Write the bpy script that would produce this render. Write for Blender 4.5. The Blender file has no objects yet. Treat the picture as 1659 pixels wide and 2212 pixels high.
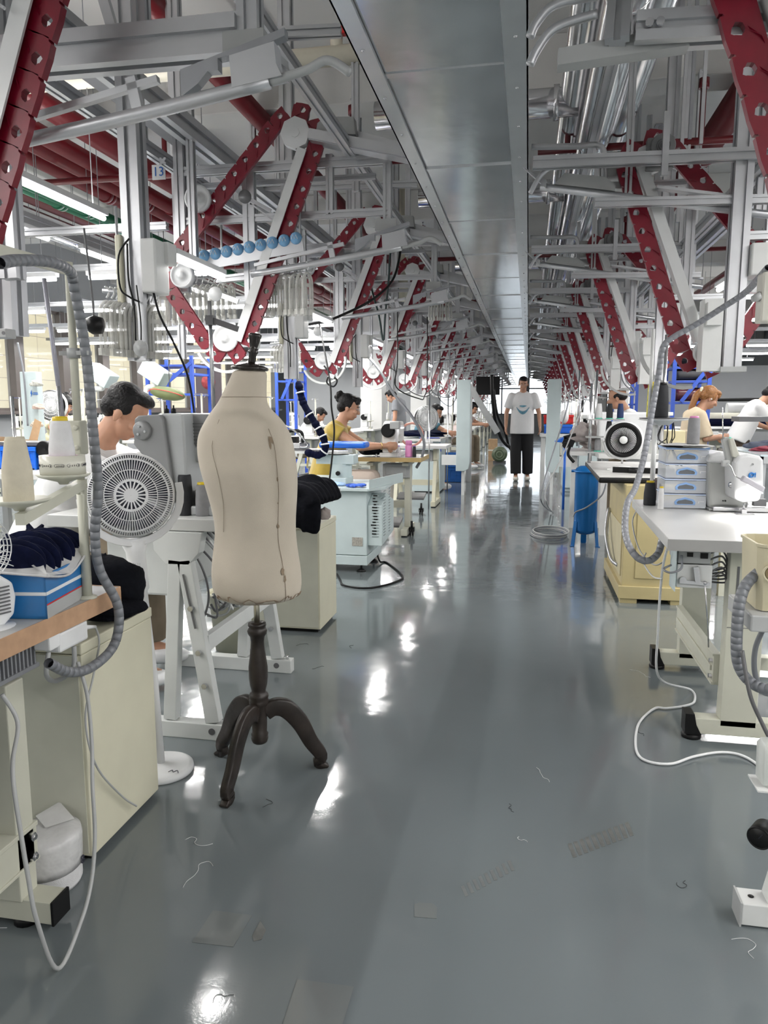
import bpy, bmesh, math, random
from mathutils import Vector as V, Matrix as Mx
random.seed(7)
SC=bpy.context.scene; COL=SC.collection; PI=math.pi
def R(a): return math.radians(a)
# ---------------- camera: stands in the aisle, 1.22 m up, turned 10.9 deg left, 8 deg down
F=1600.; H=1.22; TH=math.atan(.193); PH=math.atan(226/1600); CX,CY=829.5,1106.
FW=V((-math.sin(TH)*math.cos(PH),math.cos(TH)*math.cos(PH),-math.sin(PH)))
RT=V((math.cos(TH),math.sin(TH),0)); UPV=RT.cross(FW)
cd=bpy.data.cameras.new('camera'); cam=bpy.data.objects.new('camera',cd); COL.objects.link(cam)
cd.sensor_fit='VERTICAL'; cd.sensor_height=24; cd.lens=F*24/2212; cd.clip_start=.05; cd.clip_end=200
cam.matrix_world=Mx.Translation((0,0,H))@Mx((RT,UPV,-FW)).transposed().to_4x4()
SC.camera=cam
SC.view_settings.view_transform='Standard'; SC.view_settings.look='None'; SC.view_settings.gamma=1
SC.view_settings.exposure=0.65; SC.view_settings.use_curve_mapping=False
SC.cycles.max_bounces=6; SC.cycles.diffuse_bounces=3; SC.cycles.glossy_bounces=4; SC.cycles.transmission_bounces=6; SC.cycles.transparent_max_bounces=12
SC.cycles.use_light_tree=True; SC.cycles.use_adaptive_sampling=True; SC.cycles.adaptive_threshold=.03; SC.cycles.sample_clamp_indirect=4; SC.cycles.use_denoising=True
SC.cycles.caustics_reflective=False; SC.cycles.caustics_refractive=False
W=bpy.data.worlds.new('world'); SC.world=W; W.use_nodes=True
W.node_tree.nodes['Background'].inputs[0].default_value=(.85,.93,1,1); W.node_tree.nodes['Background'].inputs[1].default_value=2.2
def area(name,loc,sx,sy,power,color=(1,.98,.95),rot=(0,0,0)):
    l=bpy.data.lights.new(name,'AREA'); l.shape='RECTANGLE'; l.size=sx; l.size_y=sy; l.energy=power; l.color=color
    o=bpy.data.objects.new(name,l); o.location=loc; o.rotation_euler=rot; COL.objects.link(o); return o
sun=bpy.data.lights.new('sun','SUN'); sun.energy=.8; sun.angle=.02; so=bpy.data.objects.new('sun',sun); so.rotation_euler=(R(35),R(-38),0); COL.objects.link(so)
# ---------------- measuring helpers: a sight line met with a plane of the room
def ray(px,py): return FW+(px-CX)/F*RT-(py-CY)/F*UPV
def g(px,py,z=0.): d=ray(px,py); return V((0,0,H))+d*((z-H)/d.z)
def aty(px,py,Y): d=ray(px,py); return V((0,0,H))+d*(Y/d.y)
def atx(px,py,X): d=ray(px,py); return V((0,0,H))+d*(X/d.x)
# ---------------- materials
MT={}
def mat(name,col,rough=.5,metal=0.,var=.06,scale=8.,bump=0.,bscale=60.,emit=0,alpha=1,trans=0,coat=0,spec=.5,ecol=None,sheen=0,detail=3,sss=0):
    if name in MT: return MT[name]
    m=bpy.data.materials.new(name); m.use_nodes=True; nt=m.node_tree; b=nt.nodes['Principled BSDF']; L=nt.links.new
    b.inputs['Roughness'].default_value=rough; b.inputs['Metallic'].default_value=metal
    b.inputs['Specular IOR Level'].default_value=spec; b.inputs['Coat Weight'].default_value=coat
    b.inputs['Transmission Weight'].default_value=trans; b.inputs['Alpha'].default_value=alpha
    b.inputs['Sheen Weight'].default_value=sheen
    if sss: b.inputs['Subsurface Weight'].default_value=sss; b.inputs['Subsurface Radius'].default_value=(.02,.008,.005)
    tc=nt.nodes.new('ShaderNodeTexCoord'); n=nt.nodes.new('ShaderNodeTexNoise'); n.inputs['Scale'].default_value=scale; n.inputs['Detail'].default_value=detail
    L(tc.outputs['Object'],n.inputs['Vector'])
    r=nt.nodes.new('ShaderNodeValToRGB'); c=V(col[:3])
    lo=[max(0,x*(1-var)) for x in c]; hi=[min(1,x*(1+var)) for x in c]
    r.color_ramp.elements[0].color=(*lo,1); r.color_ramp.elements[1].color=(*hi,1); r.color_ramp.elements[0].position=.3; r.color_ramp.elements[1].position=.7
    L(n.outputs['Fac'],r.inputs[0]); L(r.outputs[0],b.inputs['Base Color'])
    if bump:
        n2=nt.nodes.new('ShaderNodeTexNoise'); n2.inputs['Scale'].default_value=bscale; L(tc.outputs['Object'],n2.inputs['Vector'])
        bp=nt.nodes.new('ShaderNodeBump'); bp.inputs['Strength'].default_value=bump; bp.inputs['Distance'].default_value=.01; L(n2.outputs['Fac'],bp.inputs['Height']); L(bp.outputs[0],b.inputs['Normal'])
    if emit:
        b.inputs['Emission Color'].default_value=(*(ecol or col)[:3],1); b.inputs['Emission Strength'].default_value=emit
    MT[name]=m; return m
ALU=mat('aluminium_profile',(.53,.54,.56),.36,.7,.05); ALUD=mat('dark_aluminium',(.33,.34,.36),.4,.6); GALV=mat('galvanised_sheet',(.60,.62,.64),.17,.9,.08,5,.05,9)
STEEL=mat('bright_steel',(.7,.7,.72),.18,1.); REDP=mat('red_chain_plastic',(.19,.002,.016),.36,0,.12,20); REDPIPE=mat('red_pipe_paint',(.13,.006,.011),.36)
GREENP=mat('green_pipe_paint',(.012,.12,.06),.35); PVC=mat('cream_pvc',(.72,.68,.56),.4); WH=mat('white_plastic',(.78,.79,.80),.4); WHM=mat('white_paint',(.74,.75,.74),.42,0,.04)
CREAM=mat('cream_paint',(.66,.64,.50),.42,0,.03); CREAMD=mat('cream_grey_paint',(.56,.56,.47),.45,0,.05); YEL=mat('ochre_cabinet_paint',(.50,.42,.22),.42); BLGR=mat('pale_blue_grey_paint',(.56,.65,.66),.38,0,.03)
GREYP=mat('mid_grey_paint',(.42,.43,.43),.42); DKGREY=mat('dark_grey_metal',(.14,.14,.145),.4,.3); BLK=mat('black_plastic',(.006,.006,.0065),.42,spec=.25); BLKC=mat('black_cloth',(.004,.0045,.007),.9,0,.3,30,.4,60,spec=.12); NAVY=mat('navy_cloth',(.003,.005,.022),.9,0,.3,20,.4,60,spec=.12)
HOSE=mat('grey_spiral_hose',(.20,.21,.23),.4); BLUEP=mat('blue_plastic',(.01,.13,.62),.35); BLUEM=mat('blue_metallic_paint',(.01,.14,.42),.25,.35); BLUER=mat('blue_rack_paint',(.03,.09,.48),.4)
TOP=mat('white_laminate',(.66,.66,.65),.3,0,.03,4); TOPG=mat('grey_laminate',(.48,.48,.47),.45,0,.06,12); WOODE=mat('beech_edge_band',(.50,.31,.19),.5,0,.1,30); WOODY=mat('oak_edge_band',(.46,.33,.14),.5)
DWOOD=mat('dark_stained_wood',(.026,.020,.017),.36,0,.55,14,.15,40,spec=.4); LINEN=mat('beige_linen',(.55,.49,.40),.85,0,.05,9,.12,420,sheen=.2)
SKIN=mat('skin',(.50,.27,.175),.5,0,.06,20,sss=.08); HAIR=mat('black_hair',(.004,.0035,.004),.5,0,.4,60,.6,90,spec=.3); HAIRB=mat('auburn_hair',(.25,.105,.03),.42,0,.25,60,.4,120)
TSH=mat('white_tshirt',(.75,.75,.75),.85,0,.03,9,.25,12); TEE=mat('beige_tshirt',(.60,.50,.36),.85,0,.05,9,.25,12); OLIVE=mat('mustard_shirt',(.40,.28,.035),.6,0,.1,9,.3,14,sheen=.3); TEAL=mat('teal_shirt',(.07,.19,.26),.8,0,.1,9,.3,12); KHAKI=mat('khaki_trousers',(.20,.16,.11),.85,0,.1,9,.3,12); PALETR=mat('pale_pink_trousers',(.50,.42,.36),.85)
TUBE=mat('lit_led_tube',(1,1,1),.3,emit=9,ecol=(1,.99,1)); CLR=mat('clear_grey_plastic',(.66,.66,.62),.2,0,.1,30,alpha=.55); CLRB=mat('frosted_clear_plastic',(.80,.84,.90),.3,0,.03,alpha=.55); PBLUE=mat('pale_blue_plastic',(.30,.50,.85),.35)
TH_W=mat('white_thread',(.72,.72,.73),.8,0,.05,40,.12,500); TH_C=mat('cream_thread',(.62,.57,.45),.8,0,.05,40,.12,500); TH_K=mat('black_thread',(.015,.016,.02),.7,0,.2,40,.12,500); TH_G=mat('grey_thread',(.24,.24,.25),.7,0,.1,40,.12,500)
YCAP=mat('yellow_plastic',(.75,.55,.02),.4); PURP=mat('purple_plastic',(.28,.12,.6),.4); PINK=mat('pink_plastic',(.75,.28,.55),.4); TEALP=mat('mint_plastic',(.12,.6,.45),.4); CARD=mat('cardboard',(.42,.28,.16),.8,0,.1,20); LTBLUE=mat('sky_blue_label',(.20,.42,.68),.5); RED=mat('bright_red_plastic',(.6,.02,.02),.4); TAPE=mat('milky_tape',(.68,.67,.58),.3); INK=mat('dark_ink',(.03,.03,.05),.6); BINK=mat('blue_ink',(.02,.14,.5),.5); WRAP=mat('stretch_film',(.72,.72,.72),.25,0,.05,20,.5,30,alpha=.8); GLASS=mat('lightbox_glass',(.55,.66,.70),.12)
# ---------------- mesh builder
def frame(d):
    d=V(d).normalized(); a=V((0,0,1)) if abs(d.z)<.95 else V((0,1,0)); u=a.cross(d).normalized(); return u,d.cross(u).normalized(),d
def smoothpts(pts,n=6):
    P=[V(p) for p in pts]
    if len(P)<3: return P
    out=[]
    for i in range(len(P)-1):
        p0=P[max(i-1,0)];p1=P[i];p2=P[i+1];p3=P[min(i+2,len(P)-1)]
        for k in range(n):
            t=k/n; out.append(.5*((2*p1)+(p2-p0)*t+(2*p0-5*p1+4*p2-p3)*t*t+(3*p1-p0-3*p2+p3)*t**3))
    out.append(P[-1]); return out
class MB:
    def __init__(s,org=(0,0,0)): s.o=V(org); s.v=[]; s.f=[]; s.mi=[]; s.sm=[]; s.m=0
    def add(s,vs,fs,smooth=False):
        b=len(s.v); s.v+= [V(p) for p in vs]
        for f in fs: s.f.append([b+i for i in f]); s.mi.append(s.m); s.sm.append(smooth)
        return s
    def bx(s,x0,x1,y0,y1,z0,z1):
        x0,x1=sorted((x0,x1));y0,y1=sorted((y0,y1));z0,z1=sorted((z0,z1))
        return s.add([(x,y,z) for z in (z0,z1) for y in (y0,y1) for x in (x0,x1)],[(0,2,3,1),(4,5,7,6),(0,1,5,4),(2,6,7,3),(0,4,6,2),(1,3,7,5)])
    def box(s,c,sz,M=None):
        c=V(c); M=M or Mx.Identity(3)
        if isinstance(M,(int,float)): M=Mx.Rotation(M,3,'Z')
        return s.add([c+M@V((x*sz[0]/2,y*sz[1]/2,z*sz[2]/2)) for z in (-1,1) for y in (-1,1) for x in (-1,1)],[(0,2,3,1),(4,5,7,6),(0,1,5,4),(2,6,7,3),(0,4,6,2),(1,3,7,5)])
    def sweep(s,pts,sec,smooth=False,cap=True,uv=None,closed=False):
        P=[V(p) for p in pts]; n=len(sec); vs=[]; u=None
        for i,p in enumerate(P):
            d=(P[(i+1)%len(P)]-P[i-1]) if closed else (P[min(i+1,len(P)-1)]-P[max(i-1,0)])
            if d.length<1e-9: d=V((0,0,1))
            d.normalize()
            if u is None: u=V(uv) if uv else frame(d)[0]
            u=(u-d*u.dot(d)); 
            if u.length<1e-6: u=frame(d)[0]
            u.normalize(); w=d.cross(u); sc=sec[0] if callable(sec[0]) else None
            for q in sec: vs.append(p+u*q[0]+w*q[1])
        fs=[]; m=len(P)
        for i in range(m if closed else m-1):
            a=i*n; b=((i+1)%m)*n
            for k in range(n): k2=(k+1)%n; fs.append((a+k,a+k2,b+k2,b+k))
        if cap and not closed: fs.append(tuple(range(n-1,-1,-1))); fs.append(tuple((m-1)*n+k for k in range(n)))
        return s.add(vs,fs,smooth)
    def beam(s,p0,p1,w,h=None,uv=None):
        h=h or w; return s.sweep([p0,p1],[(-w/2,-h/2),(w/2,-h/2),(w/2,h/2),(-w/2,h/2)],uv=uv)
    def ext(s,p0,p1,w,h=None,uv=None):
        h=h or w; a,b=w/2,h/2; n=.14*min(w,h); t=.16*min(w,h)
        sec=[(-a,-b),(-n,-b),(-n,-b+t),(n,-b+t),(n,-b),(a,-b),(a,-n),(a-t,-n),(a-t,n),(a,n),(a,b),(n,b),(n,b-t),(-n,b-t),(-n,b),(-a,b),(-a,n),(-a+t,n),(-a+t,-n),(-a,-n)]
        return s.sweep([p0,p1],sec,uv=uv)
    def cyl(s,p0,p1,r0,r1=None,n=14,cap=True):
        r1=r0 if r1 is None else r1; p0=V(p0);p1=V(p1);u,w,d=frame(p1-p0); vs=[]
        for p,r in ((p0,r0),(p1,r1)):
            for k in range(n): a=2*PI*k/n; vs.append(p+u*math.cos(a)*r+w*math.sin(a)*r)
        s.add(vs,[(k,(k+1)%n,n+(k+1)%n,n+k) for k in range(n)],n>8)
        if cap: b=len(s.v)-2*n; s.f+=[[b+k for k in range(n-1,-1,-1)],[b+n+k for k in range(n)]]; s.mi+=[s.m]*2; s.sm+=[False]*2
        return s
    def tube(s,pts,r,n=8,sub=6,closed=False):
        P=smoothpts(pts,sub) if sub>1 else pts
        return s.sweep(P,[(r*math.cos(2*PI*k/n),r*math.sin(2*PI*k/n)) for k in range(n)],True,closed=closed)
    def hose(s,pts,r,pitch=.03,n=10):
        P=smoothpts(pts,14); L=[0]
        for a,b in zip(P,P[1:]): L.append(L[-1]+(b-a).length)
        T=L[-1]; N=max(2,int(T/pitch)); out=[];rr=[];j=0
        def at(t):
            nonlocal j
            j=0
            while j<len(L)-2 and L[j+1]<t: j+=1
            return P[j].lerp(P[j+1],(t-L[j])/max(1e-9,L[j+1]-L[j]))
        for k in range(N):
            a=T*k/N;b=T*(k+1)/N; e=(b-a)
            for q,f in ((.0,.90),(.03,1.),(.94,1.0),(.965,.90)): out.append(at(a+e*q)); rr.append(r*f)
        u=None; vs=[]
        for i,p in enumerate(out):
            d=(out[min(i+1,len(out)-1)]-out[max(i-1,0)]).normalized()
            if u is None:u=frame(d)[0]
            u=(u-d*u.dot(d)).normalized(); w=d.cross(u)
            for k in range(n): a=2*PI*k/n; vs.append(p+(u*math.cos(a)+w*math.sin(a))*rr[i])
        return s.add(vs,[(i*n+k,i*n+(k+1)%n,(i+1)*n+(k+1)%n,(i+1)*n+k) for i in range(len(out)-1) for k in range(n)],True)
    def lathe(s,prof,c=(0,0,0),ax=(0,0,1),n=24,smooth=True):
        c=V(c);u,w,d=frame(ax);vs=[]
        for r,z in prof:
            for k in range(n): a=2*PI*k/n; vs.append(c+d*z+(u*math.cos(a)+w*math.sin(a))*r)
        m=len(prof); fs=[(i*n+k,i*n+(k+1)%n,(i+1)*n+(k+1)%n,(i+1)*n+k) for i in range(m-1) for k in range(n)]
        if prof[0][0]>1e-5: fs.append(tuple(range(n-1,-1,-1)))
        if prof[-1][0]>1e-5: fs.append(tuple((m-1)*n+k for k in range(n)))
        return s.add(vs,fs,smooth)
    def ball(s,c,r,M=None,nu=16,nv=10):
        if isinstance(r,(int,float)): r=(r,r,r)
        c=V(c);M=M or Mx.Identity(3);vs=[c+M@V((0,0,-r[2]))]
        for i in range(1,nv):
            t=PI*i/nv
            for k in range(nu): a=2*PI*k/nu; vs.append(c+M@V((r[0]*math.sin(t)*math.cos(a),r[1]*math.sin(t)*math.sin(a),-r[2]*math.cos(t))))
        vs.append(c+M@V((0,0,r[2]))); fs=[(0,1+(k+1)%nu,1+k) for k in range(nu)]
        for i in range(nv-2):
            for k in range(nu): a=1+i*nu; fs.append((a+k,a+(k+1)%nu,a+nu+(k+1)%nu,a+nu+k))
        a=1+(nv-2)*nu; fs+=[(a+k,a+(k+1)%nu,len(vs)-1) for k in range(nu)]
        return s.add(vs,fs,True)
    def prism(s,pts,o,u,v,t):
        "polygon pts (2d) in plane o,u,v extruded by vector t"
        o=V(o);u=V(u);v=V(v);t=V(t);n=len(pts);A=[o+u*p[0]+v*p[1] for p in pts]
        ar=sum(pts[i][0]*pts[(i+1)%n][1]-pts[(i+1)%n][0]*pts[i][1] for i in range(n))
        fl=ar*(u.cross(v)).dot(t)>0
        f=[tuple(range(n-1,-1,-1)),tuple(range(n,2*n))]+[(k,(k+1)%n,n+(k+1)%n,n+k) for k in range(n)]
        if not fl: f=[x[::-1] for x in f]
        return s.add(A+[a+t for a in A],f)
    def loft(s,rings,smooth=True,cap=True):
        n=len(rings[0]);vs=[p for r in rings for p in r];m=len(rings)
        fs=[(i*n+k,i*n+(k+1)%n,(i+1)*n+(k+1)%n,(i+1)*n+k) for i in range(m-1) for k in range(n)]
        if cap: fs+=[tuple(range(n-1,-1,-1)),tuple((m-1)*n+k for k in range(n))]
        return s.add(vs,fs,smooth)
    def ring(s,c,ax,r,rt,n=32,nt=8):
        u,w,d=frame(ax); c=V(c)
        return s.tube([c+(u*math.cos(2*PI*k/n)+w*math.sin(2*PI*k/n))*r for k in range(n)],rt,nt,1,True)
    def mesh(s,name,mats):
        me=bpy.data.meshes.new(name); me.from_pydata([tuple(p-s.o) for p in s.v],[],s.f)
        for m in mats: me.materials.append(m)
        me.polygons.foreach_set('material_index',s.mi); me.polygons.foreach_set('use_smooth',s.sm); me.update(); return me
    def build(s,name,mats,parent=None,label=None,cat=None,group=None,kind=None,bevel=0,seg=2):
        if not isinstance(mats,(list,tuple)): mats=[mats]
        o=bpy.data.objects.new(name,s.mesh(name,mats)); COL.objects.link(o)
        if parent is not None: o.parent=parent
        else: o.location=s.o
        if bevel:
            md=o.modifiers.new('Bevel','BEVEL'); md.width=bevel; md.segments=seg; md.limit_method='ANGLE'; md.angle_limit=R(40)
        if label:o['label']=label
        if cat:o['category']=cat
        if group:o['group']=group
        if kind:o['kind']=kind
        return o
def thing(name,label,cat,loc=(0,0,0),rz=0,group=None):
    o=bpy.data.objects.new(name,None); COL.objects.link(o); o.empty_display_size=.1; o.location=loc; o.rotation_euler=(0,0,rz); o['label']=label; o['category']=cat
    if group:o['group']=group
    return o
KIDS={}
def copyt(o,loc=None,rz=None,label=None,group=None,scale=None,rot=None):
    def rec(a,par):
        c=a.copy(); COL.objects.link(c)
        if par is not None: c.parent=par
        for k in a.children: rec(k,c)
        return c
    c=rec(o,None)
    if loc is not None:c.location=loc
    if rz is not None:c.rotation_euler=(0,0,rz)
    if rot is not None:c.rotation_euler=rot
    if label:c['label']=label
    if group:c['group']=group
    if scale:c.scale=(scale,)*3
    return c
def text(body,size,M,mt,parent=None,name='lettering',ex=.0006,font_w=1):
    cu=bpy.data.curves.new(name,'FONT'); cu.body=body; cu.size=size; cu.extrude=ex; cu.align_x='CENTER'; cu.align_y='CENTER'
    t=bpy.data.objects.new(name,cu); COL.objects.link(t); dg=bpy.context.evaluated_depsgraph_get(); me=bpy.data.meshes.new_from_object(t.evaluated_get(dg)); bpy.data.objects.remove(t)
    me.transform(M); me.materials.clear(); me.materials.append(mt); o=bpy.data.objects.new(name,me); COL.objects.link(o)
    if parent is not None:o.parent=parent
    return o
def blob(name,mb,mt,parent,voxel=.01,sm=4,label=None):
    "melt the overlapping closed volumes of mb into one continuous surface"
    o=bpy.data.objects.new(name,mb.mesh(name,[mt])); COL.objects.link(o)
    r=o.modifiers.new('r','REMESH'); r.mode='VOXEL'; r.voxel_size=voxel; r.use_smooth_shade=True
    if sm: k=o.modifiers.new('s','SMOOTH'); k.factor=.5; k.iterations=sm
    dg=bpy.context.evaluated_depsgraph_get(); me=bpy.data.meshes.new_from_object(o.evaluated_get(dg)); old=o.data; o.modifiers.clear(); o.data=me; bpy.data.meshes.remove(old); me.name=name
    if not me.materials: me.materials.append(mt)
    if parent is not None:o.parent=parent
    if label:o['label']=label
    return o
ORD=['first','second','third','fourth','fifth','sixth','seventh','eighth','ninth','tenth','eleventh','twelfth','thirteenth','fourteenth','fifteenth','sixteenth','seventeenth','eighteenth','nineteenth','twentieth']
X_,Y_,Z_=V((1,0,0)),V((0,1,0)),V((0,0,1))
# ================= SETTING
XL,XR,YB,YF,ZC=-9.0,9.0,-2.0,36.0,4.3
def struct(mb,name,m,bevel=0): return mb.build(name,m,kind='structure',bevel=bevel)
def floor_mat():
    m=mat('grey_epoxy_floor',(.15,.172,.18),.1,0,.07,.9,0,coat=.25); nt=m.node_tree; b=nt.nodes['Principled BSDF']; L=nt.links.new
    tc=[n for n in nt.nodes if n.type=='TEX_COORD'][0]
    n=nt.nodes.new('ShaderNodeTexNoise'); n.inputs['Scale'].default_value=5; n.inputs['Detail'].default_value=2; L(tc.outputs['Object'],n.inputs['Vector'])
    n3=nt.nodes.new('ShaderNodeTexNoise'); n3.inputs['Scale'].default_value=130; L(tc.outputs['Object'],n3.inputs['Vector'])
    b1=nt.nodes.new('ShaderNodeBump'); b1.inputs['Strength'].default_value=.12; b1.inputs['Distance'].default_value=.02; L(n.outputs['Fac'],b1.inputs['Height'])
    b2=nt.nodes.new('ShaderNodeBump'); b2.inputs['Strength'].default_value=.06; b2.inputs['Distance'].default_value=.002; L(n3.outputs['Fac'],b2.inputs['Height']); L(b1.outputs[0],b2.inputs['Normal']); L(b2.outputs[0],b.inputs['Normal'])
    n4=nt.nodes.new('ShaderNodeTexNoise'); n4.inputs['Scale'].default_value=1.7; n4.inputs['Detail'].default_value=5; L(tc.outputs['Object'],n4.inputs['Vector'])
    r=nt.nodes.new('ShaderNodeMapRange'); r.inputs[1].default_value=.3; r.inputs[2].default_value=.75; r.inputs[3].default_value=.05; r.inputs[4].default_value=.17; L(n4.outputs['Fac'],r.inputs[0]); L(r.outputs[0],b.inputs['Roughness'])
    return m
CEILM=mat('white_ceiling_plaster',(.66,.655,.64),.85,0,.03,2,.1,60); WALLG=mat('grey_wall_paint',(.30,.31,.32),.8,0,.03,2); WALLW=mat('white_wall_paint',(.66,.66,.65),.8,0,.03,2)
BROWN=mat('brown_window_frame',(.10,.082,.075),.4)
struct(MB().bx(XL,XR,YB,YF,-.1,0),'floor',floor_mat())
struct(MB().bx(XL-.2,XR+.2,YB-.2,YF+.2,ZC,ZC+.1),'ceiling',CEILM)
for i,y in enumerate((2.6,6.8,11,15.2,19.4,23.6,27.8,32)):
    struct(MB().bx(XL,XR,y,y+.35,ZC-.42,ZC),'trim_%d'%(i+1),CEILM,.01)
struct(MB().bx(XR,XR+.2,YB,YF,0,ZC),'wall_right',WALLG)
struct(MB().bx(XL-.2,XR+.2,YB-.2,YB,0,ZC),'wall_front',WALLW)
# left wall: grey below and above a long band of windows
WZ0,WZ1=1.16,3.05
struct(MB().bx(XL-.2,XL,YB,YF,0,WZ0).bx(XL-.2,XL,YB,YF,WZ1,ZC).bx(XL-.2,XL,YB,5,WZ0,WZ1).bx(XL-.2,XL,26,YF,WZ0,WZ1),'wall_left',WALLG)
n=0
for k in range(15):
    y0=5.0+1.4*k; n+=1
    mb=MB().bx(XL-.12,XL+.06,y0-.13,y0+.13,WZ0,WZ1).bx(XL-.1,XL,y0+.13,y0+1.27,WZ0,WZ0+.05).bx(XL-.1,XL,y0+.13,y0+1.27,WZ1-.05,WZ1)
    w=struct(mb,'window_%d'%n,BROWN)
    MB().bx(XL-.07,XL-.06,y0+.13,y0+1.27,WZ0,WZ1).build('pane',mat('window_glass',(.9,.95,.93),.02,0,.01,alpha=.12),w)
struct(MB().bx(XL-.02,XL+.22,5,26,WZ0-.06,WZ0),'trim_20',BROWN)
# far end wall with bright windows and a door
ew=MB()
wins=[(-7.5,-5.5),(-4.6,-2.5),(-2.4,-.1),(.0,2.4),(2.5,4.6),(5.2,7.2)]
xs=[XL-.2]+[v for w in wins for v in w]+[XR+.2]
for i in range(0,len(xs),2): ew.bx(xs[i],xs[i+1],YF,YF+.2,0,ZC)
ew.bx(XL,XR,YF,YF+.2,0,.9).bx(XL,XR,YF,YF+.2,2.95,ZC)
struct(ew,'wall_back',WALLW)
for a,b in wins:
    n+=1; mb=MB()
    for x in (a,(a+b)/2,b): mb.bx(x-.03,x+.03,YF-.04,YF+.1,.9,2.95)
    for z in (.9,2.1,2.95): mb.bx(a,b,YF-.04,YF+.1,z-.03,z+.03)
    w=struct(mb,'window_%d'%n,mat('grey_window_frame',(.3,.3,.31),.4)); MB().bx(a,b,YF+.05,YF+.06,.9,2.95).build('pane',MT['window_glass'],w)
# grey partition at the far left and white columns
struct(MB().bx(-7.2,-2.6,22.4,22.5,0,2.6),'wall_partition_left',WALLG)
struct(MB().bx(2.2,XR,16.2,16.3,0,2.05),'wall_partition_right',WALLG)
for i,(x,y,s) in enumerate([(-3.5,16.6,.5),(-3.0,20.6,.45),(-4.6,30,.5),(2.9,20,.5),(2.4,27,.5),(1.6,13.6,.22)]): struct(MB().bx(x-s/2,x+s/2,y,y+s,0,ZC),'trim_%d'%(30+i),WALLW,.01)
# the building over the road, seen through the left windows
def facade():
    m=mat('cream_stone_cladding',(.80,.66,.42),.7,0,.08,.4); nt=m.node_tree; b=nt.nodes['Principled BSDF']; L=nt.links.new
    tc=[q for q in nt.nodes if q.type=='TEX_COORD'][0]; mp=nt.nodes.new('ShaderNodeMapping'); mp.inputs['Rotation'].default_value=(0,R(-90),R(-90)); L(tc.outputs['Object'],mp.inputs[0])
    sx=nt.nodes.new('ShaderNodeSeparateXYZ'); L(tc.outputs['Object'],sx.inputs[0]); cx=nt.nodes.new('ShaderNodeCombineXYZ'); L(sx.outputs['Y'],cx.inputs['X']); L(sx.outputs['Z'],cx.inputs['Y'])
    br=nt.nodes.new('ShaderNodeTexBrick'); br.offset=0; br.inputs['Scale'].default_value=1; br.inputs['Brick Width'].default_value=1.1; br.inputs['Row Height'].default_value=.72; br.inputs['Mortar Size'].default_value=.012
    br.inputs['Color1'].default_value=(.50,.41,.25,1); br.inputs['Color2'].default_value=(.46,.37,.22,1); br.inputs['Mortar'].default_value=(.25,.19,.12,1); L(cx.outputs[0],br.inputs[0]); L(br.outputs[0],b.inputs['Base Color']); return m
struct(MB().bx(-17,-16.5,0,60,-3,14),'wall_outside',facade())
struct(MB().bx(-16.5,XL-.2,0,60,-3.1,-3),'ground_outside',mat('grey_paving',(.3,.3,.3),.8))

# ================= OVERHEAD: supply duct, pipes
DZ=2.5; x0=g(725,0,DZ).x; x1=g(1133,0,DZ).x
t=thing('supply_duct','long rectangular galvanised sheet duct with screwed side flanges hanging above the aisle','duct',(0,0,DZ))
mb=MB((0,0,DZ)); y=-.5; k=0
while y<33.5:
    e=y+1.18; mb.bx(x0+.05,x1-.05,y,e,DZ+.004*(k%2),DZ+.4); mb.bx(x0+.045,x1-.045,e-.02,e+.02,DZ-.004,DZ+.41); y=e; k+=1
mb.build('duct_body',GALV,t)
for nm,a,b in (('side_flange',x0-.012,x0+.055),('side_flange',x1-.075,x1+.012)):
    f=MB((0,0,DZ)).bx(a,b,-.5,33.5,DZ-.018,DZ-.006).bx(a if a<x0 else b-.006,a+.006 if a<x0 else b,-.5,33.5,DZ-.018,DZ+.05).build(nm,mat('folded_aluminium_strip',(.68,.70,.71),.28,.8,.04,6),t)
    for j in range(40): MB((0,0,DZ)).ball(((a+b)/2,1.1+.42*j,DZ-.019),(.008,.008,.005),nu=8,nv=4).build('screw',STEEL,f)
def pipe(name,label,cat,x,z,r,m,y0=-1,y1=35,flange=6,mats=None):
    mb=MB((x,y0,z)).cyl((x,y0,z),(x,y1,z),r,n=18); 
    yy=y0+3
    while flange and yy<y1: mb.cyl((x,yy,z),(x,yy+.05,z),r*1.22,n=18); mb.cyl((x,yy+.07,z),(x,yy+.12,z),r*1.22,n=18); yy+=flange
    return mb.build(name,m,label=label,cat=cat)
MIDD=pipe('steel_duct','shiny round steel duct, the middle and lowest of the three beside the sheet duct','duct',.43,3.25,.115,STEEL,flange=0)
pipe('steel_duct','shiny round steel duct, left of the three beside the sheet duct','duct',.27,3.45,.10,STEEL,flange=0)
pipe('steel_duct','shiny round steel duct, right of the three beside the sheet duct','duct',.64,3.42,.10,STEEL,flange=0)
for j in range(9): MB(MIDD.location).ring((.43,4.1+2.1*j,3.25),(0,1,0),.117,.006,20,6).build('clamp_ring',STEEL,MIDD)
for j,yy in enumerate((5.9,8.2,12,16)):
    MB((-.1,yy,3.35)).cyl((-1.2,yy,3.42),(.3,yy,3.42),.1,n=18).cyl((.12,yy,3.42),(.16,yy,3.42),.12,n=18).build('branch_duct',STEEL,label='short round steel branch duct crossing above the aisle, %s from the camera'%ORD[j],cat='duct',group='branch ducts')
for x,z,r,l in ((-3.55,3.42,.085,'thick red sprinkler main with flanges, rightmost of the four on the left side'),(-3.95,3.42,.075,'thick red sprinkler main, second from the right of the left group'),(-4.3,3.5,.08,'red sprinkler main, third from the right of the left group'),(-4.75,3.6,.075,'red sprinkler main, the farthest left of its group')): pipe('red_pipe',l,'pipe',x,z,r,REDPIPE)
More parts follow.
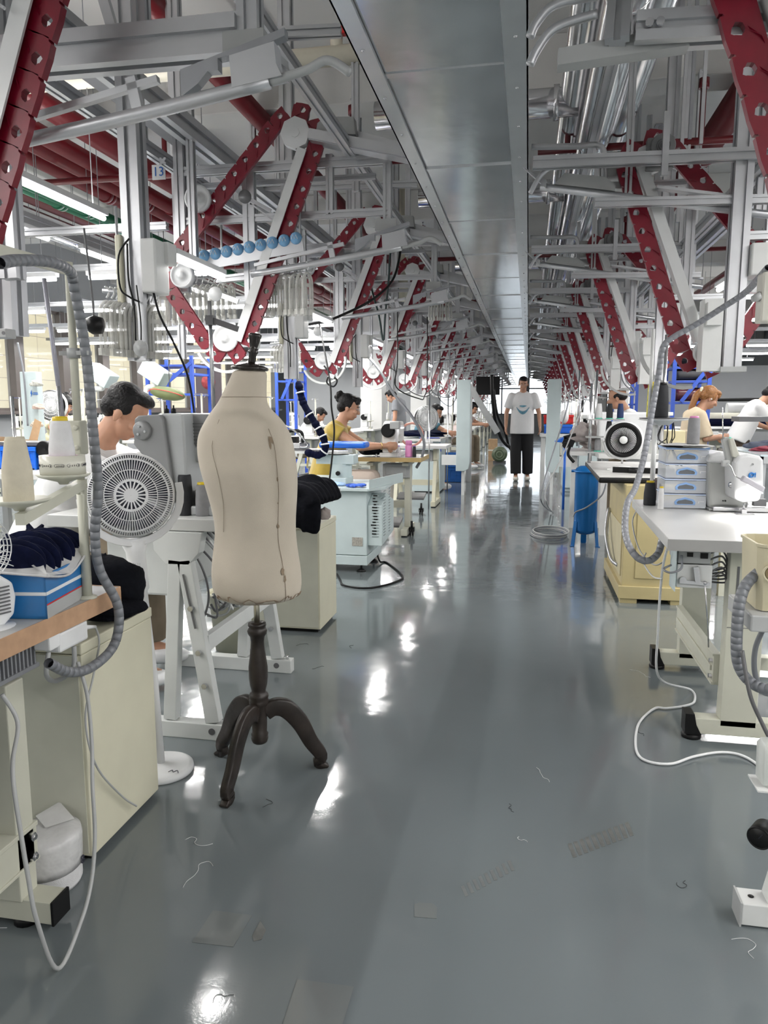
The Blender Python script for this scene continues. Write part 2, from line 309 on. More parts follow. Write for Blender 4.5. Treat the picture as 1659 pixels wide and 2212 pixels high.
pipe('red_pipe','thick dark red pipe running above the left conveyor frames','pipe',-2.45,3.8,.085,REDPIPE)
pipe('red_pipe','thick red pipe with clamps running above the right conveyor frames','pipe',1.62,3.7,.12,REDPIPE)
pipe('red_pipe','red pipe far right above the cutting area','pipe',3.6,3.7,.08,REDPIPE)
pipe('green_pipe','dark green pipe, left of two beside the red mains','pipe',-5.35,3.55,.07,GREENP); pipe('green_pipe','dark green pipe, right of two beside the red mains','pipe',-5.0,3.45,.07,GREENP)
pipe('insulated_pipe','silver foil clad pipe running along the left of the hall','pipe',-6.1,3.5,.15,STEEL,flange=0); pipe('insulated_pipe','dull pink brown pipe lying on the silver clad pipe','pipe',-6.0,3.72,.06,mat('dusty_red_pipe',(.25,.10,.10),.5),flange=0)
# cross pipes
def xpipe(name,label,y,z,r,m,x0,x1,drops=(),cat='pipe'):
    t=thing(name,label,cat,(x0,y,z)); MB((x0,y,z)).cyl((x0,y,z),(x1,y,z),r).build('pipe_run',m,t)
    for dx in drops:
        d=MB((x0,y,z)).cyl((dx,y,z),(dx,y,z+.45),r*.8).cyl((dx,y,z+.38),(dx,y,z+.45),r*1.4).build('sprinkler_drop',m,t)
        MB((x0,y,z)).cyl((dx,y,z+.45),(dx,y,z+.5),.008).cyl((dx,y,z+.5),(dx,y,z+.505),.02).build('sprinkler_head',STEEL,d)
    return t
PVY=4.9; a=aty(80,180,PVY); t=xpipe('drain_pipe','cream plastic pipe with red valve handle crossing the left bay',PVY,a.z,.06,PVC,a.x-.6,-.62)
p=aty(727,120,PVY); MB((a.x-.6,PVY,a.z)).cyl((p.x,PVY,a.z),(p.x,PVY,a.z+.12),.04).build('valve_body',PVC,t); MB((a.x-.6,PVY,a.z)).box((p.x,PVY,a.z+.14),(.2,.05,.04)).ball((p.x,PVY,a.z+.15),(.05,.04,.03)).build('valve_handle',RED,t)
for i,yy in enumerate((6.4,10.6,14.8,19,23.2,27.4)):
    xpipe('sprinkler_branch','thin red sprinkler branch pipe over the left bay, %s from the camera'%ORD[i],yy,3.25,.028,REDPIPE,-4.6,-.7,(-1.5,-3.2))
    xpipe('sprinkler_branch','thin red sprinkler branch pipe over the right bay, %s from the camera'%ORD[i],yy,3.25,.028,REDPIPE,.02,2.9,(.3,1.2) if i else (.25,1.25))
yy=5.2; p=aty(1145,5,yy)
a=aty(870,360,9.5); MB((a.x,9.5,2.5)).cyl((a.x,9.5,2.55),(a.x,9.5,3.9),.07).cyl((a.x,9.5,2.9),(a.x,9.5,3.0),.085).cyl((a.x,9.5,3.3),(a.x,9.5,3.4),.085).build('vertical_drain_pipe',PVC,label='vertical cream plastic drain pipe left of the sheet duct',cat='pipe')
# threaded rods and drop posts holding the frames
k=0
for i in range(8):
    for x in (-1.13,-2.6,1.35):
        yy=4.9+2.1*i
        MB((x,yy,3)).ext((x,yy,2.6 if x!=-2.6 else 2.9),(x,yy,ZC-.01),.045).bx(x-.06,x+.06,yy-.06,yy+.06,ZC-.012,ZC).build('drop_post',ALU,label='aluminium drop post from the ceiling, %s row, %s from the camera'%({-1.13:'middle',-2.6:'left',1.35:'right'}[x],ORD[i]),cat='post',group='ceiling drop posts')
# ================= HANGING CONVEYOR STATIONS (one frame, one chain elevator, one feed tube, one lamp per station)
PITCH=2.1
def beltpath(circ):
    "closed tangent path round circles given clockwise as (x,z,r)"
    n=len(circ); pts=[]
    T=[]
    for i in range(n):
        x0,z0,r0=circ[i]; x1,z1,r1=circ[(i+1)%n]; dx,dz=x1-x0,z1-z0; L=math.hypot(dx,dz); ux,uz=dx/L,dz/L
        s=(r0-r1)/L; c=math.sqrt(1-s*s)
        nx=-uz*c+ux*s; nz=ux*c+uz*s   # normal to the left of travel
        T.append(((x0+nx*r0,z0+nz*r0),(x1+nx*r1,z1+nz*r1)))
    for i in range(n):
        a=T[i][0]; b=T[i][1]; m=max(2,int(math.dist(a,b)/.02))
        for k in range(m+1): pts.append((a[0]+(b[0]-a[0])*k/m,a[1]+(b[1]-a[1])*k/m))
        cx,cz,r=circ[(i+1)%n]; e=T[(i+1)%n][0]; a0=math.atan2(b[1]-cz,b[0]-cx); a1=math.atan2(e[1]-cz,e[0]-cx); d=(a1-a0)
        while d>0: d-=2*PI
        while d<-2*PI: d+=2*PI
        for k in range(1,12): q=a0+d*k/12; pts.append((cx+r*math.cos(q),cz+r*math.sin(q)))
    return pts
def chain(mb,circ,y,w=.088,depth=.024,pitch=.098):
    P=beltpath(circ); P.append(P[0]); L=[0]
    for a,b in zip(P,P[1:]): L.append(L[-1]+math.dist(a,b))
    T=L[-1]; N=round(T/pitch); pit=T/N
    def at(t):
        t%=T
        for i in range(len(L)-1):
            if L[i+1]>=t: f=(t-L[i])/max(1e-9,L[i+1]-L[i]); return V((P[i][0]+(P[i+1][0]-P[i][0])*f,0,P[i][1]+(P[i+1][1]-P[i][1])*f))
    for k in range(N):
        a=at(k*pit); b=at((k+1)*pit); d=(b-a).normalized(); nrm=V((-d.z,0,d.x)) # outward (left of travel)
        l=(b-a).length; c=(a+b)/2
        # outer outline (u along, v outward from inner edge 0 to w) with a hooked outer corner, inner outline = teardrop hole
        o=[(-.50*l,0),(.0*l,0),(.50*l,0),(.53*l,.35*w),(.50*l,.62*w),(.53*l,.80*w),(.56*l,.97*w),(.0*l,w),(-.36*l,.97*w),(-.40*l,.88*w),(-.50*l,.84*w),(-.52*l,.35*w)]
        hc=(.12*l,.70*w); h=[]
        for q in o:
            an=math.atan2(q[1]-hc[1],q[0]-hc[0]); rr=.013 if q[1]>hc[1] else .023
            h.append((hc[0]+math.cos(an)*rr*.8,hc[1]+math.sin(an)*rr))
        n=len(o); vs=[]
        for yy in (y-depth/2,y+depth/2):
            for q in o: vs.append(c+d*q[0]+nrm*q[1]+V((0,yy,0)))
            for q in h: vs.append(c+d*q[0]+nrm*q[1]+V((0,yy,0)))
        fs=[]
        for j in range(n):
            j2=(j+1)%n
            fs+=[(j,j2,n+j2,n+j),(2*n+j2,2*n+j,3*n+j,3*n+j2),(j2,j,2*n+j,2*n+j2),(n+j,n+j2,3*n+j2,3*n+j)]
        mb.add(vs,fs)
        # raised curved rib on the face
        mb.add([c+d*x+nrm*v+V((0,y-depth/2-e,0)) for x,v,e in ((-.45*l,.1*w,.001),(-.25*l,.15*w,.007),(.1*l,.42*w,.007),(.0*l,.36*w,.001),(-.3*l,.05*w,.001))],[(0,1,2,3,4)])
    return P
def wheel(mb,x,z,r,y,n=28,th=.03):
    mb.lathe([(0,-.012),(r*.3,-.012),(r*.3,0),(r*.82,.004),(r*.86,-.004),(r,-.002),(r,th),(0,th)],(x,y,z),(0,1,0),n)
def lever(mb,x,z,dx,dz,y,r=.036):
    mb.lathe([(0,-.004),(r,-.004),(r,.008),(0,.008)],(x,y,z),(0,1,0),20)
def station(side):
    s=side; Lf=(s=='L')
    if Lf: circ=[(-1.29,2.705,.085),(-1.73,1.615,.075),(-1.985,1.975,.07)] 
    else: circ=[(.565,2.46,.075),(1.10,1.85,.06),(.885,1.50,.06)]
    who='left' if Lf else 'right'
    t=thing('chain_elevator','proto','conveyor')
    mb=MB(); P=beltpath(circ); chain(mb,circ,0)
    mb.build('chain_belt',REDP,t)
    for x,z,r in circ:
        w=MB()
        if z>2.3: w.lathe([(0,-.035),(r*.3,-.035),(r*.3,-.03),(r*1.0,-.03),(r*1.0,.02),(0,.02)],(x,0,z),(0,1,0),8 ,False)
        else: wheel(w,x,z,r,-.03)
        w.build('guide_wheel',WH,t)
    # channel along the front strand
    if Lf: a=V((-1.25,0,2.62)); b=V((-1.655,0,1.60))
    else: a=V((.535,0,2.42)); b=V((.86,0,1.56))
    d=(b-a).normalized(); w=MB().beam(a,b,.012,.085,uv=(d.z,0,-d.x)); nn=V((-d.z,0,d.x))
    w=MB(); 
    if Lf: off=0
    w.sweep([a,b],[(-.026,-.036),(.026,-.036),(.026,-.028),(-.018,-.028),(-.018,.028),(.026,.028),(.026,.036),(-.026,.036)],uv=(abs(d.z),0,d.x) if 1 else None)
    w.build('channel_rail',mat('powder_white_channel',(.70,.71,.71),.38,.1,.03),t)
    # curved guard below the bottom wheel
    x,z,r=circ[1] if Lf else circ[2]; rr=.19
    if Lf: arc=[(x+rr*math.cos(q),0,z+rr*math.sin(q)) for q in [R(v) for v in range(-155,21,11)]]
    else: arc=[(x-.09+.23*math.cos(q),0,z+.05+.23*math.sin(q)) for q in [R(v) for v in range(180,286,10)]]
    MB().sweep(arc,[(-.008,-.02),(.008,-.02),(.008,.02),(-.008,.02)],uv=(1,0,0)).build('guard_arc',WHM if Lf else GREYP,t)
    if Lf:
        w=MB(); wheel(w,-1.86,2.385,.075,-.06); w.build('guide_wheel',WH,t)
        w=MB(); lever(w,-1.565,2.37,0,0,-.09); lv=w.build('lever_disc',DKGREY,t); MB().beam((-1.545,-.08,2.36),(-1.42,-.08,2.29),.014,.02).beam((-1.545,-.06,2.34),(-1.42,-.06,2.25),.008).build('lever_arm',STEEL,lv)
        w=MB(); lever(w,-1.755,1.855,0,0,-.09,.04); lv=w.build('lever_disc',WH,t); MB().beam((-1.73,-.085,1.85),(-1.62,-.085,1.81),.014,.028).build('lever_arm',ALU,lv)
    else:
        w=MB().box((.61,-.05,2.47),(.13,.05,.15)); w.lathe([(0,-.02),(.06,-.02),(.06,.01),(0,.01)],(.62,-.07,2.50),(0,1,0),24)
        mo=w.build('drive_motor',mat('motor_grey',(.20,.205,.21),.45,.2),t,bevel=.006)
        w=MB(); [w.ring((.62,-.092,2.50),(0,1,0),q,.002,16,4) for q in (.012,.022,.032)]; w.build('motor_grille',DKGREY,mo)
    # ---- frame
    f=thing('conveyor_frame','proto','frame')
    post=lambda x,z0,z1,y=0,w=.045,h=None: MB().ext((x,y,z0),(x,y,z1),w,h,uv=(1,0,0)).build('post',ALU,f)
    bar=lambda p,q,w=.04,h=None: MB().ext(p,q,w,h).build('crossbar',ALU,f)
    if Lf:
        y2=.16
        post(-2.03,1.9,3.9,.1,.06,.06); post(-1.86,2.05,3.1,-.12,.04); post(-1.61,1.62,2.66,.1,.07,.05); post(-.80,2.25,2.56,.1)
        bar((-2.03,.1,2.575),(-.78,.1,2.575),.05); bar((-2.0,.1,2.30),(-.78,.1,2.30),.04); bar((-1.97,y2+.1,2.54),(-.9,y2+.1,2.54),.03); bar((-1.6,.1,1.98),(-1.9,.3,2.0),.04)
        bar((-1.13,.1,2.3),(-1.13,.1,2.62),.04); bar((-2.1,.02,2.62),(-2.1,1.0,2.62),.04)
        post(-1.66,1.42,4.2,-1.12,.085,.085); bar((-1.86,-1.12,2.72),(-.78,-1.02,2.72),.04)
        MB().bx(-.86,-.74,.04,.16,2.19,2.25).build('end_plate',GREYP,f)
        # far bay posts
        post(-2.35,1.55,3.9,.7,.045); 
        # chute at the top wheel
        c=MB().beam((-1.2,-.02,2.66),(-.66,-.02,2.53),.10,.02).beam((-1.2,-.075,2.68),(-.66,-.075,2.55),.012,.05).beam((-1.0,.04,2.70),(-.66,.04,2.60),.012,.05).build('chute',ALU,f)
        MB().prism([(-.11,0),(.11,-.02),(.10,.07),(-.06,.08),(-.10,.05)],(-1.06,-.04,2.69),X_,Z_,(0,.07,0)).build('hinge_plate',GREYP,f)
    else:
        post(.80,1.60,2.50,.1,.045); post(.985,1.42,4.2,-.12,.085,.085); post(.47,2.25,3.6,.0,.035); post(1.30,1.7,3.9,.5,.05); post(1.15,2.2,4.2,.16,.05)
        bar((-.01,-.16,2.43),(1.15,-.16,2.41),.055); bar((.30,-.12,2.235),(1.25,-.12,2.21),.04); MB().bx(.60,.63,-.2,-.17,2.33,2.62).build('short_hanger',ALU,f); bar((.2,.25,2.42),(.9,.25,2.41),.03); bar((.985,-.1,2.05),(1.5,-.1,2.05),.04)
        MB().tube([(-.02,.0,2.56),(.2,.0,2.55),(.33,.0,2.54),(.35,.0,2.42),(.35,.0,2.3)],.016).build('bent_tube',ALU,f)
        MB().bx(.93,1.05,-.17,-.06,1.395,1.42).build('end_cap',GREYP,f); MB().bx(.84,.93,-.16,-.05,1.40,1.75).bx(.85,.92,-.19,-.16,1.62,1.73).build('drive_housing',WHM,f)
        MB().bx(.33,.5,.02,.12,2.40,2.52).build('clamp_plate',GREYP,f); MB().prism([(0,0),(.36,-.03),(.36,.0),(0,.04)],(.15,.02,2.36),X_,Z_,(0,.06,0)).build('deflector_plate',GREYP,f)
        bar((.62,.45,2.62),(1.1,1.3,2.75),.045)
    # ---- feed tube with its bracket and hooked end
    e=thing('feed_tube','proto','rail')
    if Lf:
        a,b=V((-1.56,-.03,1.965)),V((-.70,-.03,2.08))
        MB().tube([a,a.lerp(b,.5)-V((0,0,.005)),b],.019,10,4).build('tube',ALU,e); MB().beam(a+V((.02,0,.05)),V((-1.02,-.03,2.11)),.02,.018).beam((-1.10,-.03,2.12),(-1.08,-.03,2.02),.03,.02).build('upper_strip',ALU,e)
        MB().prism([(-.065,-.05),(.075,-.03),(.06,.0),(.055,.055),(-.07,.03)],(-.735,-.05,2.115),X_,Z_,(0,.05,0)).build('bracket_plate',ALU,e)
        MB().tube([b,V((-.60,-.03,2.10)),V((-.54,-.03,2.12)),V((-.48,-.03,2.085))],.012).build('hooked_end',GREYP,e); MB().prism([(0,0),(.05,.03),(.08,.06),(.11,.06),(.11,.09),(.2,.10),(.3,.13),(.3,.15),(.0,.07)],(-.96,-.02,2.065),X_,Z_,(0,.03,0)).build('latch',ALUD,e)
    else:
        a,b=V((.03,-.06,2.345)),V((1.28,-.06,2.13))
        MB().tube([a,b],.019,10,1).build('tube',ALU,e); MB().beam((.60,-.06,2.31),(1.28,-.06,2.19),.05,.014).build('upper_strip',ALU,e)
        MB().prism([(0,0),(.3,-.05),(.3,-.02),(.25,.02),(.05,.05)],(.10,-.08,2.35),X_,Z_,(0,.05,0)).build('bracket_plate',GREYP,e)
        MB().prism([(0,.02),(-.12,.09),(0,-.02)],(.06,-.08,2.35),X_,Z_,(0,.02,0)).tube([(.45,-.1,2.44),(.2,-.12,2.45),(.05,-.12,2.40),(-.02,-.12,2.30)],.012).build('hooked_end',ALU,e)
    # ---- lamp + control box hanging from the post
    c=thing('control_box','proto','control box'); l=thing('task_lamp','proto','lamp')
    if Lf:
        MB().bx(-1.615,-1.545,-1.18,-1.06,1.70,1.92).build('box_body',WHM,c,bevel=.008); MB().bx(-1.73,-1.70,-1.18,-1.06,1.66,1.94).build('flat_box',CREAM,c,bevel=.008)
        MB().tube([(-1.66,-1.18,1.92),(-1.70,-1.2,1.85),(-1.70,-1.2,1.72),(-1.66,-1.2,1.68),(-1.62,-1.19,1.66)],.004).tube([(-1.67,-1.18,1.9),(-1.66,-1.2,1.75),(-1.64,-1.2,1.64),(-1.64,-1.2,1.50)],.004).build('wiring',BLK,c)
        lx,lz=-1.545,1.88; ly=-1.08
    else:
        MB().bx(1.03,1.12,-.2,-.08,1.85,2.0).build('box_body',WHM,c,bevel=.008); lx,lz=1.06,1.9; ly=-.05
    MB().bx(lx-.02,lx+.02,ly-.02,ly+.06,lz-.05,lz+.04).build('lamp_bracket',WHM,l,bevel=.005)
    MB().bx(lx-.025,lx+.025,ly+.06,ly+.60,lz+.005,lz+.03).build('lamp_housing',WH,l,bevel=.004); MB().cyl((lx,ly+.06,lz-.008),(lx,ly+.6,lz-.008),.014).build('lamp_tube',TUBE,l)
    return t,f,e,c,l,(lx,ly+.33,lz-.03)
def nth(k): return ORD[k] if k<20 else 'last'
for side,Y0 in (('L',4.15),('R',4.15)):
    t,f,e,c,l,lp=station(side); sd='left' if side=='L' else 'right'
    base=[t,f,e,c,l]
    names=['red link chain loop','aluminium frame holding a red chain loop','sloping feed tube with hooked end','pale control box on a post','short LED task lamp']
    groups=['chain elevators %s of the aisle','conveyor frames %s of the aisle','feed tubes %s of the aisle','control boxes %s of the aisle','task lamps %s of the aisle']
    for k in range(-1,13):
        y=Y0+PITCH*k
        for j,o in enumerate(base):
            lab='%s, %s from the camera, %s of aisle'%(names[j],nth(k+1),sd); gp=groups[j]%sd
            if k==-1 and j==3 : continue
            if k==-1 and j==4 : continue
            if j>=3: lab='%s, %s from the camera, %s of aisle'%(names[j],nth(k),sd)
            if k==12 or (k==0 and False): q=o; o.location=(0,y,0); o['label']=lab; o['group']=gp
            else: q=copyt(o,(0,y,0),None,lab,gp)
            if k==-1 and j==0:
                q.location=(aty(106,0,1.93).x+1.16+(aty(106,0,1.93).z-2.72)*-.395,1.93,0) if side=='L' else (-.08,y,0)
                for cc in list(q.children):
                    if cc.name.startswith('guard_arc'): bpy.data.objects.remove(cc)
        if k>=0: area('task_lamp_light',(lp[0],y+lp[1],lp[2]-.01),.03,.54,7)
# long rails carried by the frames
for x,z,w,lab in ((-1.87,2.72,.10,'long aluminium carrying rail above the left chain loops'),(-2.2,2.70,.06,'thin long aluminium rail left of the carrying rail'),(-1.0,2.62,.05,'slim long rail near the sheet duct on the left'),(1.12,2.42,.06,'long slanting-looking aluminium rail right of the red chain loops'),(1.45,2.62,.08,'upper long aluminium rail of the right bay'),(.30,2.62,.045,'slim long rail under the round steel ducts')):
    mb=MB((x,2,z)).ext((x,-.5,z),(x,31,z),w,w*1.1,uv=(1,0,0))
    mb.build('carrying_rail',ALU,label=lab,cat='rail')
MB((-2.02,0,2.78)).bx(-2.13,-1.93,1.5,31,2.77,2.775).bx(-2.13,-2.125,1.5,31,2.775,2.83).build('cable_tray',ALUD,label='dark grey cable tray beside the left carrying rail',cat='cable tray')
# sign 13 / 12 hanging at the left
for s_,px,py,yy in (('13',343,372,4.35),('12',626,546,6.45),('14',-80,60,2.2)):
    if s_=='14': continue
    p=aty(px,py,yy); t=thing('number_sign',{'13':'nearer white number sign beside the left red mains, reading 13','12':'farther white number sign below the blue balls, reading 12'}[s_],'sign',p); MB().box((0,0,0),(.085,.006,.085)).build('plate',WH,t)
    text(s_,.075,Mx.Translation((0,-.005,0))@Mx.Rotation(R(90),4,'X'),BINK,t)
# nearest left frame: wide top beam and mitred arm
Y=2.15; p=aty(100,120,Y); q=aty(520,85,Y)
t=thing('gantry_beam','big aluminium beam with hanging corner post at the top left','frame',q)
MB(q).ext(p-V((.3,0,0)),q,.09,.10,uv=(0,1,0)).build('beam',ALU,t); MB(q).ext(q+V((.03,0,-.04)),q+V((.03,0,.9)),.06,.06).build('post',ALU,t); MB(q).ext(q+V((.03,.03,-.02)),aty(608,158,2.45),.05,.06).build('arm',ALU,t)
MB(q).beam(aty(225,0,Y),aty(255,100,Y),.03,.02).build('strut',ALU,t)
Y=2.1; p=aty(1370,70,Y); q=aty(1659,50,Y)
t=thing('gantry_beam','big aluminium beam with two bolts at the top right','frame',p)
MB(p).ext(p,q+V((.6,0,-.02)),.075,.07,uv=(0,1,0)).build('beam',ALU,t); MB(p).ext(p+V((-.04,0,-.03)),p+V((.0,.25,.55)),.06,.06).build('post',ALU,t); MB(p).cyl(p+V((.03,-.05,0)),p+V((.03,-.04,0)),.01).cyl(p+V((.055,-.05,0)),p+V((.055,-.04,0)),.01).build('bolt',STEEL,t)
MB(p).prism([(0,0),(.32,.02),(.32,.07),(.0,.04)],aty(1205,140,Y),X_,Z_,(0,.05,0)).build('bracket_plate',GREYP,t)
for i,rr in enumerate((0,.06)):
    a=[aty(1145,140-60*i,Y),aty(1160,108-60*i,Y),aty(1200,60-50*i,Y),aty(1290,30-40*i,Y)]; MB(a[0]).tube(a,.012).build('curved_rail',ALU,label='curved aluminium rail at the duct, %s of two at the top right'%('lower','upper')[i],cat='rail')
# blue balls in a sloping trough of the second left station
a=aty(432,555,4.12); b=aty(655,512,4.12)
t=thing('ball_trough','sloping aluminium trough carrying pale blue balls','trough',a); MB(a).beam(a-V((0,0,.042)),b-V((0,0,.042)),.010,.07).build('trough_floor',ALU,t)
MB(a).beam(a+V((0,.04,.03)),b+V((0,.04,.03)),.006,.02).build('trough_side',ALU,t)
first=None
for i in range(9):
    c=a.lerp(b,(i+.4)/9); lab='pale blue ball with white zigzag mark, %s from the left in the trough'%ORD[i]
    if first is None:
        first=thing('marked_ball',lab,'ball',c,0,'pale blue balls in the trough'); MB().ball((0,0,0),.034,nu=20,nv=14).build('ball_shell',LTBLUE,first)
        MB().tube([(-.018,-.0335,-.012),(-.009,-.0345,.012),(0,-.035,-.010),(.009,-.0345,.012),(.018,-.0335,-.01)],.0022,5,1).build('zigzag_mark',WH,first)
    else: copyt(first,c,label=lab)
# clear clip hangers
def hanger():
    t=thing('clip_hanger','proto','hanger')
    MB().tube([(0,0,.07),(.012,0,.09),(.01,0,.11),(-.006,0,.115)],.004,6).build('hook',WH,t)
    for w,h,m in ((.036,.15,'outer_frame'),): MB().tube([(-w,0,-h),(-w,0,-.02),(-w*.8,0,.03),(0,0,.055),(w*.8,0,.03),(w,0,-.02),(w,0,-h)],.008,6,4).build(m,CLR,t)
    MB().tube([(-.018,0,-.14),(-.018,0,.01),(0,0,.03),(.018,0,.01),(.018,0,-.14)],.006,6,3).bx(-.034,.034,-.004,.004,-.02,.0).bx(-.044,-.026,-.012,.012,-.17,-.14).bx(.026,.044,-.012,.012,-.17,-.14).build('clip',CLR,t)
    return t
hg=hanger(); used=False; HC=0
def hangers(a,b,n,where,zr=0,sc=1):
    global used,HC
    for i in range(n):
        p=a.lerp(b,i/(max(1,n-1))); lab='clear clip hanger, %s from left, %s'%(nth(i),where); rz=zr+random.uniform(-.25,.25)
        if not used: used=True; hg.location=p; hg.rotation_euler=(0,0,rz); hg.scale=(sc,)*3; hg['label']=lab; hg['group']='clip hangers on '+where
        else: copyt(hg,p,rz,lab,'clip hangers on '+where,sc)
hangers(aty(232,680,2.95),aty(338,690,3.05),11,'rail under the left control box',1.2)
hangers(aty(352,640,4.2),aty(500,632,4.9),12,'rail behind the nearest full chain loop',1.2)
hangers(aty(577,620,4.3),aty(664,612,4.1),8,'rail right of nearest full chain loop',1.0)
hangers(aty(592,762,6.3),aty(640,758,6.0),8,'low rail beside the dress form knob',1.1)
hangers(aty(930,660,8.0),aty(972,660,8.0),8,'rail near the sheet duct',1.2,.9)
for a,b,l in ((aty(222,652,2.95)+V((0,0,.045)),aty(346,660,3.08)+V((0,0,.045)),'under the left control box'),(aty(345,612,4.2)+V((0,0,.02)),aty(510,602,4.95)+V((0,0,.02)),'behind the nearest full chain loop'),(aty(565,596,4.35)+V((0,0,.0)),aty(672,588,4.1),'right of the nearest full chain loop'),(aty(585,742,6.3),aty(648,738,6.0),'beside the mannequin knob'),(aty(922,646,8.0),aty(980,644,8.0),'near the sheet duct')):
    MB(a).tube([a,b],.008,8,1).tube([a.lerp(b,.3),a.lerp(b,.3)+V((0,0,.35))],.007,6,1).tube([a.lerp(b,.8),a.lerp(b,.8)+V((0,0,.35))],.007,6,1).build('hanger_rail',ALU,label='thin rail carrying clip hangers '+l,cat='rail')
# grey foot-switch disc hanging on a wire, small black lamp head
p=aty(303,752,2.95); t=thing('pendant_disc','dark grey round disc hanging on a wire under the clip hangers','switch',p); MB().lathe([(0,-.01),(.012,-.012),(.013,-.006),(.032,-.004),(.034,0),(.032,.012),(0,.014)],(0,0,0),(0.1,1,0),24).build('disc',GREYP,t); MB().tube([(0,.01,.03),(.002,.01,.12),(-.01,.01,.26)],.003).build('wire',BLK,t)
p=aty(203,702,2.6); t=thing('machine_lamp_head','small black cone lamp head hanging beside the clip hangers','lamp',p); MB().lathe([(.0,-.03),(.022,-.03),(.036,.0),(.03,.03),(.0,.035)],(0,0,0),(1,.2,-.1),18).build('lamp_head',BLK,t); MB().tube([(0,0,.02),(.0,0,.1),(-.02,0,.35)],.004).build('flex',DKGREY,t)
# batten lights of the left hall and of the right hall
def batten(name,L_,lab,loc,rz,grp,power):
    t=thing(name,lab,'light',loc,rz,grp); MB().bx(-.03,.03,-L_/2,L_/2,.02,.06).build('lamp_housing',WH,t,bevel=.004); MB().cyl((0,-L_/2+.02,0),(0,L_/2-.02,0),.018).build('lamp_tube',TUBE,t); return t
PB={}; k=0
def addb(loc,rz,lab,grp,power):
    z=loc[2]
    if z not in PB:
        pb=PB[z]=batten('batten_light',1.3,lab,loc,rz,grp,power)
        for s_ in (-.5,.5): MB().cyl((0,s_,.05),(0,s_,ZC-.003-z),.004,n=6).build('hanging_rod',ALUD,pb)
    else: copyt(PB[z],loc,rz,lab,grp)
    area('batten_glow',(loc[0],loc[1],loc[2]-.03),.04,1.25,power,rot=(0,0,rz)); area('batten_uplight',(loc[0],loc[1],loc[2]+.07),.05,1.25,power*.42,rot=(R(180),0,rz))  # second lamp above each batten is added to brighten the ceiling
for r,x in enumerate((-3.3,-4.9,-6.5,-8.0)):
    for i in range(8):
        y=6.3+2.1*i
        addb((x,y,2.38),R(90),'cross LED batten, left hall, row %s from aisle, %s from camera'%(ORD[r],ORD[i]),'cross battens of the left hall',14)
for i in range(9): addb((-4.0,5.2+1.75*i,2.62),0,'lengthwise LED batten, right-hand line of the left hall, %s from camera'%ORD[i],'lengthwise battens of the left hall',14)
for i in range(5): addb((-6.0,7.2+2.6*i,2.62),0,'lengthwise LED batten, left-hand line of the left hall, %s from camera'%ORD[i],'lengthwise battens of the left hall',14)
for r,x in enumerate((2.6,4.4,6.2)):
    for i in range(7):
        addb((x,6.0+2.1*i,2.30),R(90),'cross LED batten, right hall, row %s from aisle, %s from camera'%(ORD[r],ORD[i]),'cross battens of the right hall',14)
for i in range(5):  # extra batten lines added to brighten the camera end of the hall
    for x,w in ((-3.0,'left'),(2.4,'right'),(-6.0,'far left'),(5.4,'far right')):
        addb((x,-1.4+1.45*i,2.55),0,'LED batten near the camera, %s line, number %s'%(w,ORD[i]),'battens near the camera end',22)
for i,y in enumerate((5,6.3,8.4,10.5,12.6,14.7,16.8)):
    MB((-5.5,y,2.46)).ext((-8.8,y,2.47),(-2.5,y,2.47),.05,.05).build('light_rail',ALU,label='aluminium rail carrying battens across the left hall, %s from the camera'%ORD[i],cat='rail',group='light rails of the left hall')
    MB((4.5,y,2.39)).ext((1.8,y-.3,2.39),(8.5,y-.3,2.39),.05,.05).build('light_rail',ALU,label='aluminium rail carrying battens across the right hall, %s from the camera'%ORD[i],cat='rail',group='light rails of the right hall')
MB((-4,3,2.72)).ext((-4.0,3,2.72),(-4.0,22,2.72),.06,.09,uv=(1,0,0)).build('light_rail',ALU,label='long aluminium rail above the right-hand lengthwise battens of the left hall',cat='rail')

o=aty(22,725,2.3); t=thing('end_post','thick aluminium post with grey socket strip at the left picture edge','post',o); MB(o).ext(o,o+V((.03,0,1.4)),.085,.085,uv=(1,0,0)).build('post',ALU,t)
MB(o).box(o+V((-.02,-.06,0)),(.14,.05,.03)).build('socket_strip',GREYP,t,bevel=.003)
for i in range(3): MB(o).cyl(o+V((-.0+.02*i,-.086,0)),o+V((0+.02*i,-.084,0)),.006).build('socket',DKGREY,t)
